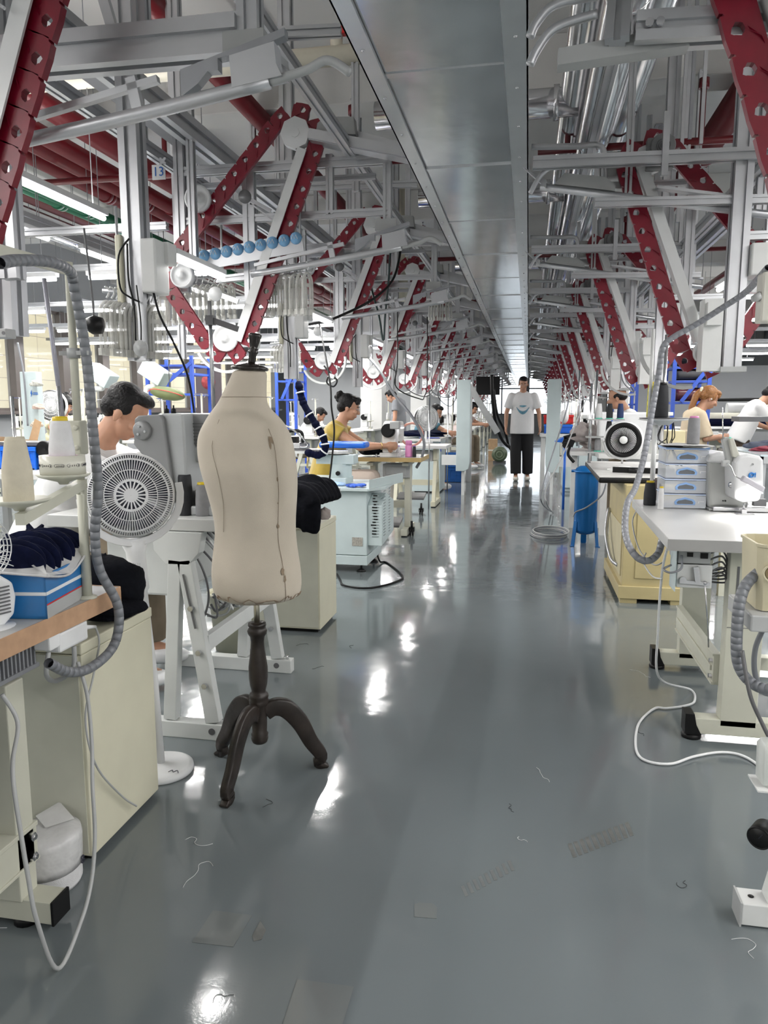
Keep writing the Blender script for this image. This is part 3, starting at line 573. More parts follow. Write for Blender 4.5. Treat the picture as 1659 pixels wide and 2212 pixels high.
# ================= REUSABLE PROP BUILDERS (local coords, base at origin, front towards -Y)
def cone(name,lab,loc,h,r0,r1,thread,cap=None,grp=None,stem=True):
    t=thing(name,lab,'thread',loc,0,grp)
    MB().lathe([(r0*.5,0),(r0*.96,.0),(r0,h*.04),(r0*.985,h*.5),(r1,h*.95),(r1*.9,h),(.006,h)],n=24).build('wound_thread',thread,t)
    if cap: MB().lathe([(r1*.75,h*.99),(r1*.8,h*1.0),(r1*.78,h*1.07),(r1*.4,h*1.08),(.005,h*1.08)],n=20).build('cone_cap',cap,t)
    return t
def cable(name,lab,pts,r,m,cat='cable',grp=None,sub=8):
    return MB(pts[0]).tube(pts,r,8,sub).build(name,m,label=lab,cat=cat,group=grp)
def machine(lab,loc,rz=0,col=None,grp=None,head=None,s=1.):
    "industrial sewing machine head, needle end towards -X, handwheel at +X, operator at -Y"
    col=col or WHM; t=thing('sewing_machine',lab,'sewing machine',loc,rz,grp); q=lambda *a:[v*s for v in a]
    MB().box((0,0,.02*s),q(.50,.18,.04)).build('bed',col,t,bevel=.006*s)
    b=MB(); pr=[(-.24,.15),(-.24,.29),(-.20,.33),(.16,.335),(.22,.31),(.25,.26),(.25,.04),(.10,.04),(.09,.18),(.05,.205),(-.12,.205),(-.15,.17),(-.15,.13),(-.235,.13)]
    b.prism([(x*s,z*s) for x,z in pr],(0,-.065*s,0),X_,Z_,(0,.13*s,0)); b.build('arm',col,t,bevel=.016*s,seg=3)
    MB().cyl(q(.25,0,.25),q(.30,0,.25),.065*s,n=24).cyl(q(.30,0,.25),q(.315,0,.25),.05*s,n=24).build('handwheel',BLK if col is not BLK else GREYP,t)
    MB().cyl(q(-.19,0,.14),q(-.19,0,.05),.006*s).box(q(-.19,-.01,.045),q(.02,.04,.012)).cyl(q(-.17,0,.13),q(-.17,0,.07),.005*s).build('needle_bar',STEEL,t)
    MB().box(q(-.243,0,.22),q(.012,.10,.14)).build('face_plate',STEEL,t,bevel=.003); MB().cyl(q(-.05,-.066,.25),q(-.05,-.085,.25),.02*s).cyl(q(-.12,-.066,.27),q(-.12,-.08,.27),.014*s).build('dial',DKGREY,t)
    MB().box(q(.30,.07,.30),q(.09,.09,.07)).build('motor_cover',GREYP,t,bevel=.01)
    return t
def thread_stand(lab,loc,rz=0,h=.62,grp=None,cones=None,col=None):
    t=thing('thread_stand',lab,'thread stand',loc,rz,grp); col=col or CREAMD
    MB().cyl((0,0,0),(0,0,h),.01,n=10).build('pole',col,t); MB().lathe([(0,0),(.03,0),(.028,.012),(.011,.02)],n=16).build('pole_foot',col,t)
    MB().beam((-.16,0,h-.01),(.16,0,h-.01),.012).cyl((-.12,0,h-.01),(-.12,-.03,h-.04),.004).cyl((.12,0,h-.01),(.12,-.03,h-.04),.004).build('guide_arm',STEEL,t)
    for s_ in (-1,1):
        MB().beam((0,0,.16),(.10*s_,0,.155),.016,.01).lathe([(.005,.16),(.055,.165),(.06,.175),(.057,.176),(.005,.172)],(.10*s_,0,0),n=20).cyl((.10*s_,0,.17),(.10*s_,0,.36),.003).build('spool_dish',col,t)
    return t
def frame_leg(mb,x,y0,y1,h,foot=.55): pass
def htable(lab,loc,rz,L_,D,h,topm=None,edge=None,legm=None,grp=None,style='T',th=.04):
    "table, length L_ along X, depth D along Y; two end frames; style T: post on foot bar, A: splayed pair"
    t=thing('sewing_table',lab,'table',loc,rz,grp); topm=topm or TOP; legm=legm or CREAMD
    MB().box((0,0,h-th/2),(L_,D,th-.002)).build('tabletop',topm,t,bevel=.004)
    if edge: MB().box((0,-D/2-.002,h-th/2),(L_+.006,.005,th)).box((0,D/2+.002,h-th/2),(L_+.006,.005,th)).box((L_/2+.002,0,h-th/2),(.005,D+.006,th)).box((-L_/2-.002,0,h-th/2),(.005,D+.006,th)).build('edge_band',edge,t)
    for s_ in (-1,1):
        x=s_*(L_/2-.16)
        if style=='T':
            MB().box((x,0,(h-th+.07)/2),(.055,.12,h-th-.07)).box((x,0,h-th-.03),(.06,D*.7,.03)).build('leg',legm,t,bevel=.003)
        else:
            MB().beam((x,-.02,h-th-.06),(x,-D*.36,.06),.045,.06,uv=(1,0,0)).build('leg',legm,t,bevel=.003); MB().beam((x,.02,h-th-.06),(x,D*.36,.06),.045,.06,uv=(1,0,0)).build('leg',legm,t,bevel=.003)
            MB().box((x,0,h-th-.08),(.05,.2,.14)).beam((x,-D*.24,.30),(x,D*.24,.30),.03,.04).build('gusset',legm,t)
        f=MB().box((x,0,.04),(.06,D*.92,.06)).build('foot_bar',legm,t,bevel=.003); MB().cyl((x,-D*.4,0),(x,-D*.4,.015),.03).cyl((x,D*.4,0),(x,D*.4,.015),.03).build('glide',BLK,f)
    MB().box((0,.02,.28),(L_-.34,.025,.07)).build('stretcher',legm,t)
    MB().box((L_*.1,0,h-th-.10),(.26,.2,.13)).box((L_*.1,-.101,h-th-.10),(.2,.01,.08)).build('control_unit',GREYP,t,bevel=.006)
    MB().box((-.05,-.12,.12),(.34,.24,.02),Mx.Rotation(R(12),3,'X')).build('pedal',DKGREY,t)
    return t
def desk_fan(lab,loc,rz,r=.13,hz=.34,back=False,body=None,grp=None,face=None):
    "round guard facing -Y"
    t=thing('desk_fan',lab,'fan',loc,rz,grp); body=body or WH
    c=(0,0,hz); m=MB()
    for q in (1.,.86,.62,.40,.16): m.ring((0,-.045+.02*q*q,hz),(0,1,0),r*q,.0028,40,5)
    for k in range(48):
        a=2*PI*k/48; m.beam((math.cos(a)*r*.14,-.046,hz+math.sin(a)*r*.14),(math.cos(a)*r,-.026,hz+math.sin(a)*r),.0022,.004)
    m.lathe([(0,-.05),(r*.16,-.05),(r*.16,-.044),(0,-.044)],c,(0,1,0),20); m.build('front_guard',body,t)
    MB().lathe([(r*1.02,-.03),(r*1.03,.0),(r*.98,.03),(r*.8,.055),(r*.5,.07),(0,.075),(0,.07),(r*.5,.064),(r*.78,.05),(r*.95,.025),(r*.99,-.03),(r*1.02,-.03)],c,(0,1,0),36).build('rear_shell',body,t)
    b=MB().lathe([(0,-.03),(.022,-.028),(.024,.01),(0,.01)],c,(0,1,0),16)
    for k in range(5):
        a=2*PI*k/5; u=V((math.cos(a),0,math.sin(a))); w=V((-math.sin(a),0,math.cos(a))); o=V(c)
        b.add([o+u*.02+w*.012+V((0,-.02,0)),o+u*r*.88+w*.03+V((0,-.028,0)),o+u*r*.8-w*.045+V((0,.0,0)),o+u*.02-w*.016,  o+u*.02+w*.012+V((0,-.017,0)),o+u*r*.88+w*.03+V((0,-.025,0)),o+u*r*.8-w*.045+V((0,.003,0)),o+u*.02-w*.016+V((0,.003,0))],[(0,1,2,3),(7,6,5,4),(0,4,5,1),(1,5,6,2),(2,6,7,3),(3,7,4,0)])
    b.build('fan_blade',mat('fan_blade_plastic',(.45,.47,.5),.4),t)
    MB().lathe([(.09,0),(.095,.01),(.09,.022),(.03,.035),(.018,.06),(.016,hz-r*1.08),(.02,hz-r*.95)],n=24).box((0,.055,hz-.03),(.06,.05,.09)).build('stand',body,t)
    return t
def cabinet(lab,x0,x1,y0,y1,h,m,grp=None,plinth=.02):
    o=((x0+x1)/2,(y0+y1)/2,0); t=thing('side_cabinet',lab,'cabinet',o,0,grp)
    MB(o).bx(x0,x1,y0,y1,plinth,h-.032).build('carcass',m,t,bevel=.003); MB(o).bx(x0-.002,x1+.003,y0-.003,y1+.002,h-.03,h).build('lid',m,t,bevel=.004)
    MB(o).bx(x0+.03,x1-.02,y0+.02,y1-.02,0,plinth).build('plinth',BLK,t)
    return t
def crumple(mb,c,r,seed=1,nu=40,nv=24,amp=.18,flat=.0,M=None,fold=4):
    rnd=random.Random(seed); ph=[rnd.uniform(0,6.28) for _ in range(12)]; c=V(c); M=M or Mx.Identity(3); vs=[]
    for i in range(nv+1):
        t=PI*i/nv
        for k in range(nu):
            a=2*PI*k/nu; n=sum(math.sin((fold+j)*a*(1 if j%2 else .5)+ph[j]+t*(j+1)*1.3)*math.sin((j+2)*t+ph[j+6])/(1+j*.5) for j in range(5))
            q=1+amp*n; z=-math.cos(t)*r[2]*q
            if z<-r[2]*.45: z=-r[2]*.45+ (z+r[2]*.45)*.15
            vs.append(c+M@V((math.sin(t)*math.cos(a)*r[0]*q,math.sin(t)*math.sin(a)*r[1]*q,z)))
    fs=[(i*nu+k,i*nu+(k+1)%nu,(i+1)*nu+(k+1)%nu,(i+1)*nu+k) for i in range(nv) for k in range(nu)]
    mb.add(vs,fs,True); return mb
def crate(lab,loc,sx,sy,sz,m,grp=None,rz=0,ribs=5):
    t=thing('plastic_crate',lab,'crate',loc,rz,grp); w=.008; b=MB()
    b.bx(-sx/2,sx/2,-sy/2,sy/2,0,w).bx(-sx/2,-sx/2+w,-sy/2,sy/2,0,sz).bx(sx/2-w,sx/2,-sy/2,sy/2,0,sz).bx(-sx/2,sx/2,-sy/2,-sy/2+w,0,sz).bx(-sx/2,sx/2,sy/2-w,sy/2,0,sz)
    for i in range(ribs+1):
        x=-sx/2+sx*i/ribs; b.bx(x-.004,x+.004,-sy/2-.008,-sy/2,0,sz).bx(x-.004,x+.004,sy/2,sy/2+.008,0,sz); y=-sy/2+sy*i/ribs; b.bx(sx/2,sx/2+.008,y-.004,y+.004,0,sz).bx(-sx/2-.008,-sx/2,y-.004,y+.004,0,sz)
    for i in range(1,4): z=sz*i/4; b.bx(-sx/2-.006,sx/2+.006,-sy/2-.006,-sy/2,z-.003,z+.003).bx(sx/2,sx/2+.006,-sy/2,sy/2,z-.003,z+.003)
    b.build('crate_body',m,t); MB().bx(-sx/2-.014,sx/2+.014,-sy/2-.014,-sy/2+.002,sz-.03,sz).bx(-sx/2-.014,sx/2+.014,sy/2-.002,sy/2+.014,sz-.03,sz).bx(-sx/2-.014,-sx/2+.002,-sy/2,sy/2,sz-.03,sz).bx(sx/2-.002,sx/2+.014,-sy/2,sy/2,sz-.03,sz).build('rim',m,t)
    return t
# ================= LEFT FOREGROUND
# --- wood-edged table
ZT=.728; XE=-1.095; YT=1.83
t=thing('sewing_table','grey topped sewing table with beech edge at the lower left','table',(-1.4,1.2,0)); o=(-1.4,1.2,0)
MB(o).bx(-1.75,XE-.003,.55,YT-.003,ZT-.045,ZT).build('tabletop',TOPG,t,bevel=.002)
MB(o).bx(XE-.003,XE,.55,YT,ZT-.047,ZT+.001).bx(-1.75,XE,YT-.003,YT,ZT-.047,ZT+.001).build('edge_band',WOODE,t)
MB(o).bx(-1.205,-1.135,1.40,1.46,.07,.60).build('leg',CREAMD,t,bevel=.003); MB(o).bx(-1.31,-1.12,1.38,1.44,ZT-.055,ZT-.047).build('bracket',CREAMD,t)
cb=MB(o).bx(-1.195,-1.135,.5,1.47,.145,.235).bx(-1.20,-1.13,.5,1.47,.228,.24).bx(-1.20,-1.13,.5,1.47,.142,.15).build('stretcher',CREAMD,t,bevel=.002)
for z in (.165,.215):
    MB(o).cyl((-1.135,1.44,z),(-1.12,1.44,z),.011,n=6).cyl((-1.12,1.44,z),(-1.115,1.44,z),.006).build('bolt',STEEL,cb)
p=g(148,1945,.03)
fb=MB(o).bx(-1.75,-1.06,1.405,1.465,.02,.075).build('foot_bar',CREAMD,t,bevel=.002); MB(o).bx(-1.062,-1.056,1.403,1.467,.018,.077).build('end_cap',BLK,fb); MB(o).cyl((-1.15,1.435,0),(-1.15,1.435,.02),.03).build('glide',BLK,fb)
# cooled control unit under the top
q=MB(o).bx(-1.45,-1.17,1.19,1.52,.60,.68)
cu=q.build('control_unit',GREYP,t,bevel=.004); fn=MB(o)
for k in range(26): y=1.18+.0135*k; fn.bx(-1.17,-1.145,y,y+.005,.612,.688)
fn.bx(-1.172,-1.142,1.17,1.53,.602,.612); fn.build('cooling_fins',mat('fin_grey',(.30,.31,.33),.4,.3),cu)
MB(o).bx(-1.42,-1.20,.9,1.25,.25,.52).build('motor_housing',DKGREY,t,bevel=.01)
for i in range(5):
    x=-1.175-.012*(i%3); y=1.30+.012*i
    cable('cable_bundle_wire','grey wire in the tied bundle under the beech edged table, %s of five'%ORD[i],[(x,y-.02,.61),(x-.01,y+.01,.5),(x+.012,y,.40),(x,y-.02,.30),(x-.03,y-.08,.24)],.005,(DKGREY,HOSE,GREYP)[i%3],'cable','wires tied in a bundle')
MB((-1.2,1.32,.45)).ring((-1.18,1.325,.50),(0,0,1),.03,.003,20,5).ring((-1.176,1.325,.41),(0,0,1),.03,.003,20,5).build('cable_tie',BLK,label='black cable ties round the grey wire bundle',cat='cable tie')
# power adapter + cords
t=thing('power_adapter','white power adapter hanging below the beech edge with a grey cord','adapter',(-1.125,1.62,.64)); o=(-1.125,1.62,.64)
a=g(150,1400,.655)
MB(o).bx(-1.15,-1.105,1.56,1.68,.625,.675).build('adapter_body',WH,t,bevel=.006); MB(o).bx(-1.145,-1.10,1.515,1.558,.645,.682).build('plug',WH,t,bevel=.004); MB(o).cyl((-1.115,1.68,.655),(-1.11,1.72,.645),.007,.004).build('strain_relief',WH,t)
z=.655; c1=[(-1.11,1.72,.645),(-1.105,1.725,.60),(-1.105,1.69,.52),(-1.10,1.64,.44),(-1.095,1.64,.35),(-1.10,1.69,.25),(-1.105,1.80,.12),(-1.10,1.86,.06)]
cable('adapter_cord','thin grey cord drooping from the adapter across the cream cabinet',c1,.0028,GREYP)
LC=[(4,1500),(38,1560),(28,1640),(30,1700),(45,1800),(60,1890),(80,1990),(125,2093),(175,1990),(198,1900),(205,1800),(200,1700),(198,1600),(188,1500),(168,1430)]
cable('trailing_cable','long grey power cord hanging in a loop below the adapter at the lower left',[atx(px,py,-1.09+.12*math.sin(PI*min(1,i/14.))**1.0) for i,(px,py) in enumerate(LC)],.0048,GREYP)
cable('cord_loop','short grey cord loop under the adapter',[(-1.13,1.55,.63),(-1.125,1.53,.58),(-1.12,1.56,.555),(-1.115,1.62,.565),(-1.115,1.63,.62)],.006,GREYP)
# cream cabinet
t=cabinet('tall cream steel cabinet under the seated man at the lower left, with scratches',-1.60,-1.12,1.665,2.03,.615,CREAM)
MB((-1.36,1.8475,0)).bx(-1.585,-1.13,1.662,1.667,.03,.58).build('front_panel',CREAMD,t)
# wrapped roll of tape on the floor
p=g(120,1900,0); t=thing('wrapped_roll','white roll wrapped in clear film on the floor under the beech edged table','roll',(-1.19,1.575,0))
MB().lathe([(.0,.0),(.078,.0),(.082,.01),(.08,.13),(.072,.142),(.03,.146),(.028,.12),(0,.12)],n=30).build('roll_core',TH_W,t); MB().lathe([(.0,.146),(.06,.148),(.084,.14),(.087,.125),(.085,.07),(.084,.05)],n=30).add([(.0,.0,.15),(.05,.05,.152),(-.02,.09,.17),(-.05,.03,.16)],[(0,1,2,3)]).build('film_wrap',WRAP,t)
text('8',.032,Mx.Translation((.087,.02,.06))@Mx.Rotation(R(90),4,'Z')@Mx.Rotation(R(90),4,'X'),INK,t)
# --- thread stand at the table end
PX,PY=-1.115,1.70; t=thing('thread_stand','pale green grey thread stand with wrapped hose at the left','thread stand',(PX,PY,ZT)); o=(PX,PY,ZT)
ztop=aty(158,566,PY).z
MB(o).cyl((PX,PY,ZT),(PX,PY,1.00),.0125,n=16).cyl((PX,PY,1.0),(PX,PY,ztop),.010,n=16).lathe([(.024,ZT),(.024,ZT+.004),(.014,ZT+.008)],(PX,PY,0),n=18).build('pole',CREAMD,t)
MB(o).cyl((PX-.02,PY,.66),(PX-.02,PY,.69),.012,n=16).build('lock_nut',CREAMD,t)
zc=aty(180,945,PY).z; c=MB(o).box((PX,PY,zc),(.034,.034,.085)).cyl((PX+.01,PY-.02,zc+.025),(PX+.01,PY-.03,zc+.025),.007).cyl((PX+.01,PY-.02,zc-.025),(PX+.01,PY-.03,zc-.025),.007); c.build('clamp_block',CREAMD,t,bevel=.004)
za=aty(195,1045,PY).z; d=V((.10,-.37,-.035)); s0=V((PX,PY,za))
MB(o).beam(s0+V((0,.01,0)),s0+d,.02,.024).prism([(0,0),(.012,0),(.004,-.13),(0,-.13)],s0+V((.004,-.01,0)),X_,Z_,(0,.012,0)).build('lower_arm',CREAMD,t)
dish=[s0+d*.24+V((-.012,0,.016)),s0+d*.93+V((-.012,0,.012))]
for c in dish: MB(o).lathe([(.01,0),(.014,.006),(.055,.018),(.062,.024),(.06,.026),(.012,.014)],c,n=30).build('spool_dish',CREAMD,t)
for c in dish: MB(o).cyl(c,c+V((0,0,.235)),.0035).build('spindle',STEEL,t)

zt=ztop-.018; ua=V((PX,PY,zt)); d2=V((-.02,-.42,.0))
MB(o).beam(ua,ua+d2,.010,.026).build('upper_arm',CREAMD,t); 
for f in (.35,.68,.98): MB(o).cyl(ua+d2*f+V((.006,0,0)),ua+d2*f+V((.012,0,0)),.008,n=14).build('roller',BLK,t)
zl=aty(165,763,PY).z; MB(o).beam((PX-.035,PY,zl),(PX+.045,PY,zl),.018,.010).cyl((PX,PY,zl-.012),(PX,PY,zl+.012),.016).build('thread_guide',GREYP,t)
MB(o).cyl((PX-.055,PY-.02,ztop-.04),(PX-.02,PY-.03,zl-.16),.0055,n=10).build('guide_tube',mat('lilac_grey_tube',(.36,.36,.42),.4,.2),t)
cone('thread_cone','cream thread cone on the nearer dish of the left thread stand',dish[1]+V((0,0,.018)),.135,.030,.020,TH_C)
cone('thread_cone','white thread cone with yellow cap standing in the tape roll',dish[0]+V((0,0,.018)),.135,.030,.022,TH_W,YCAP)
c=dish[0]+V((0,0,.0255)); t=thing('tape_roll','roll of milky printed tape lying round the white thread cone','tape',c); MB().lathe([(.038,0),(.052,0),(.052,.045),(.038,.045),(.038,0)],n=36).build('tape_body',TAPE,t)
pm_=MB()
for k in range(-4,5):
    a0=R(-100+36*k); w_=.16 if k%2 else .24
    def cp(a,z): return (.0524*math.cos(a0+a),.0524*math.sin(a0+a),z)
    pm_.tube([cp(-w_,.019),cp(w_,.019),cp(w_+.05,.0225),cp(w_,.026),cp(-w_,.026),cp(-w_-.05,.0225),cp(-w_,.019)],.0004,4,3)
    for j in range(5): a=-w_+.04+j*(2*w_-.06)/4; pm_.tube([cp(a,.0205),cp(a+.03,.0245),cp(a+.035,.0205)],.0005,4,1)
pm_.build('printed_mark',INK,t)
MB().lathe([(.034,0),(.038,0),(.038,.044),(.034,.044),(.034,0)],n=30).build('tape_core',PINK,t)
HP=[(0,568,1.33),(40,562,1.40),(110,566,1.52),(150,585,1.63),(160,620,1.67),(185,760,1.70),(203,950,1.69),(212,1060,1.69),(205,1150,1.70),(215,1230,1.71),(255,1310,1.74),(248,1390,1.72),(200,1440,1.62),(150,1452,1.53),(105,1432,1.44)]
MB(aty(0,568,1.33)).hose([aty(a,b,c) for a,b,c in HP],.0125,.022).build('wrapped_hose',HOSE,label='grey spiral wrapped hose running down the left thread stand and looping under the table',cat='hose')
# --- blue carton with navy cut pieces
C=g(105,1337,.738); C2=g(197,1285,.738); u=(C2-C); L_=.25; u.z=0; u.normalize(); w=V((-u.y,u.x,0)); D=.17; hh=.105
C=g(103,1337,ZT+.001); u=(g(200,1279,ZT)-g(103,1337,ZT)).normalized(); w=V((-u.y,u.x,0))
t=thing('carton_box','open blue cardboard box with white and red stripes on the beech edged table','box',C); Mr=Mx((u,w,Z_)).transposed()
def P_(a,b,z): return C+u*a+w*b+V((0,0,z))
BC=mat('blue_carton',(.015,.17,.45),.35,0,.06,20,coat=.3)
b=MB(C)
for (a0,a1,b0,b1) in ((0,L_,0,.004),(0,L_,D-.004,D),(0,.004,0,D),(L_-.004,L_,0,D)): b.box(P_((a0+a1)/2,(b0+b1)/2,hh/2),(a1-a0,b1-b0,hh),Mr)
b.box(P_(L_/2,D/2,.003),(L_,D,.005),Mr); b.build('carton_walls',BC,t)
s=MB(C); s.box(P_(L_/2,-.0008,hh*.57),(L_,.001,.008),Mr).box(P_(-.0008,D/2,hh*.57),(.001,D,.008),Mr); s.build('white_stripe',WH,t); MB(C).box(P_(L_/2,-.0008,hh*.32),(L_,.001,.003),Mr).build('red_stripe',RED,t)
MB(C).box(P_(L_/2,-.0006,hh*.15),(L_,.001,hh*.30),Mr).build('grey_band',GREYP,t)
b=MB(C); b.tube([P_(-.012,-.01,hh),P_(.10,-.012,hh-.02),P_(.2,-.014,hh+.012),P_(L_,-.01,hh+.02),P_(L_,D,hh+.03),P_(0,D,hh+.02),P_(-.012,-.01,hh)],.0035,6)
b.add([P_(-.005,-.012,hh),P_(.1,-.014,hh-.018),P_(.2,-.016,hh+.01),P_(L_,-.012,hh+.02),P_(L_*.9,.035,hh+.03),P_(.15,.035,hh+.028),P_(.0,.03,hh+.022)],[(0,1,2,3,4,5,6)])
b.add([P_(-.012,-.012,hh),P_(-.012,D,hh+.01),P_(.03,D,hh+.03),P_(.03,.02,hh+.03)],[(0,1,2,3)]); bag=b.build('plastic_bag_liner',WRAP,t)
text('KING',.02,Mx.LocRotScale(P_(-.006,.07,hh-.02),Mx((-w,Z_,-u)).transposed().to_quaternion(),None),INK,t)
f=MB(C)
for k in range(11): f.ball(P_(.02+.021*k,D*(.50+.05*math.sin(k*1.7)),hh+.018+.008*math.sin(k*2.1)),(.014,D*.47,.066-.003*abs(k-5)),Mr,18,12)
for k in range(7): rr=random.Random(k); f.cyl(P_(.05+.03*k,D*rr.uniform(.4,.9),hh+.045),P_(.06+.03*k+rr.uniform(-.02,.02),D*rr.uniform(.5,.95),hh+.075+rr.uniform(0,.012)),.02,.004,5)
f.build('cut_fabric_pieces',NAVY,label='stack of dark navy cut fabric pieces standing in the open blue carton',cat='fabric')
crumple(MB(P_(.24,D*.8,hh+.03)),P_(.235,D*.72,hh+.02),(.03,.05,.035),5).build('beige_scrap',mat('fawn_cloth',(.42,.32,.2),.9,0,.1,30,.5,80),label='fawn fabric scrap at the far end of the open blue carton',cat='fabric')
# --- little white fan seen from behind at the left edge
c=g(14,1352,ZT); c=V((-1.165,1.425,ZT)); t=thing('desk_fan','small white desk fan seen from the back at the left picture edge','fan',c)
sh=MB(); pts=[(-.055,.03),(-.05,.005),(-.02,0),(.02,0),(.045,.02),(.052,.06),(.046,.095),(.02,.115),(.004,.125),(0,.15),(-.03,.15),(-.05,.11)]
sh.prism(pts,(0,0,.0),V((.35,.94,0)),Z_,V((-.05,.02,0))); sh.build('rear_housing',WH,t,bevel=.008,seg=3)
sl=MB()
for k in range(8):
    for a,b in ((-.045,-.012),(-.006,.032)): sl.box(V((0,0,.03+.0085*k))+V((.35,.94,0))*((a+b)/2)+V((.004,-.001,0)),(.004,b-a,.0028),Mx.Rotation(R(-20.4),3,'Z'))
sl.build('vent_slots',DKGREY,t)
ca=MB(); A=V((.35,.94,0)); N_=V((-.94,.35,0))
for k in range(11): ca.tube([V((0,0,.16))+A*(.0)+N_*.0,V((0,0,.13+.0))+A*(.055-.0*k)+N_*(.01+.008*k)+V((0,0,.012*k))],.0012,5,1)
for q in range(6):
    rr=.075-.004*q; ca.tube([V((-.03,0,.175))+A*math.cos(x)*rr+V((0,0,math.sin(x)*rr))+N_*(.008*q) for x in [R(-60+12*j) for j in range(14)]],.0014,5,1)
for j in range(14):
    x=R(-60+12*j); ca.tube([V((-.03,0,.175))+A*math.cos(x)*.075+V((0,0,math.sin(x)*.075)),V((-.03,0,.175))+A*math.cos(x)*.055+V((0,0,math.sin(x)*.055))+N_*.045],.0012,5,1)
ca.build('wire_guard',WH,t); MB().lathe([(.0,-.01),(.05,-.008),(.055,.0),(.0,.002)],(-.02,0,.0),n=24).build('fan_base',WH,t)
# --- black garment hanging off behind the carton over the cabinet
m=MB((-1.2,1.9,.6)); crumple(m,(-1.21,1.95,.69),(.12,.10,.10),9,amp=.07,fold=2); crumple(m,(-1.17,1.90,.645),(.09,.10,.035),11,amp=.08,fold=2); m.build('black_garment',BLKC,label='black and navy garment heaped on the cream cabinet behind the beech edged table',cat='garment')
# --- white floor standing fan, back guard towards the camera
FX,FY=-1.19,2.18; t=thing('standing_fan','white standing fan with round slotted guard between cream cabinet and man','fan',(FX,FY,0))
hc=aty(283,1070,FY-.06); hc=V((hc.x,hc.y,hc.z)); lo=hc-V((FX,FY,0)); Rr=.134; fd=V((-.42,.9,0)).normalized(); fd=(hc-V((0,0,H))).normalized()
fu=V((-fd.y,fd.x,0)).normalized(); fu=V((fd.y,-fd.x,0)).normalized(); fv=fu.cross(fd)
if fv.z<0: fv=-fv
def pf(r,a,dp): return lo+fu*math.cos(a)*r+fv*math.sin(a)*r+fd*dp
m=MB()
def annulus(m,r0,r1,d0,d1,th=.004,n=72):
    a=[];
    for rr,dd in ((r0,d0),(r1,d1),(r1,d1+th),(r0,d0+th)): a.append([pf(rr,2*PI*k/n,dd) for k in range(n)])
    a.append(a[0]); m.loft(a,False,False)
annulus(m,.0005,.022,0,0); annulus(m,.044,.052,.001,.002); annulus(m,.079,.0815,.004,.005); annulus(m,.112,.118,.010,.012); annulus(m,.128,.134,.022,.030,.01)
def spokes(n,r0,r1,d0,d1,w,off=0):
    for k in range(n):
        a=2*PI*(k+off)/n; p=pf(r0,a,d0);q=pf(r1,a,d1); m.beam(p,q,w,.004,uv=tuple(-fu*math.sin(a)+fv*math.cos(a)))
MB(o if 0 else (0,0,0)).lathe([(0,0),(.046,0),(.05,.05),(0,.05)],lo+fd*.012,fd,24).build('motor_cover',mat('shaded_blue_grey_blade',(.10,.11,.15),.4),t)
spokes(20,.02,.046,.001,.002,.0048); spokes(56,.05,.08,.002,.005,.0026); spokes(84,.08,.114,.005,.011,.0022); spokes(110,.116,.131,.011,.024,.0022)
m.build('slotted_guard',WH,t)
annm=MB(); annm.loft([[pf(r_,2*PI*k/48,d_) for k in range(48)] for r_,d_ in ((.134,.028),(.137,.05),(.132,.085),(.12,.10),(.06,.11),(.05,.105),(.118,.094),(.13,.08),(.133,.05),(.131,.03))],True,False).build('guard_ring',WH,t)
bl=MB()
for k in range(5):
    a=2*PI*k/5; bl.add([pf(.02,a,.06),pf(.115,a-.2,.05),pf(.12,a+.25,.06),pf(.1,a+.75,.075),pf(.02,a+.8,.07)]+[pf(.02,a,.062),pf(.115,a-.2,.052),pf(.12,a+.25,.062),pf(.1,a+.75,.077),pf(.02,a+.8,.072)],[(0,1,2,3,4),(9,8,7,6,5)]+[(i,5+i,5+(i+1)%5,(i+1)%5) for i in range(5)])
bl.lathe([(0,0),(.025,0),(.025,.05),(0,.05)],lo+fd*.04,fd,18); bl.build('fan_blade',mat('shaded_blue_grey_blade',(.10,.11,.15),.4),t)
y=MB(); arc=[pf(.152,a,.045) for a in [R(v) for v in range(-178,15,12)]]; y.sweep(arc,[(-.007,-.012),(.007,-.012),(.007,.012),(-.007,.012)],uv=tuple(fd)); y.build('yoke',WH,t,bevel=.002)
co=lo+fd*.05; MB().loft([[V((co.x*(1-f)+.0*f,co.y*(1-f),z))+V((math.cos(2*PI*k/20)*rx,math.sin(2*PI*k/20)*ry,0)) for k in range(20)] for z,rx,ry,f in ((lo.z-.15,.05,.03,0),(lo.z-.19,.032,.028,.1),(lo.z-.27,.031,.027,.2),(lo.z-.31,.028,.025,.3),(lo.z-.32,.018,.018,.35),(.32,.014,.014,.8),(.03,.013,.013,1))]).build('stand_column',WH,t)
ax=V((co.x*.85,co.y*.85,lo.z-.25)); lb=MB(); 
MB().box(ax+V((.015,-.031,.005)),(.026,.002,.05)).build('rating_label',mat('printed_label_paper',(.55,.56,.57),.5,0,.3,260),t)
MB().lathe([(.0,0),(.105,0),(.108,.006),(.106,.018),(.09,.026),(.02,.030),(0,.03)],n=48).build('fan_base',WH,t)
MB().tube([(.055,-.055,.0285),(.062,-.04,.028),(.07,-.052,.0278),(.078,-.038,.027),(.088,-.052,.0262)],.0012,4,3).build('scribbled_mark',INK,t)
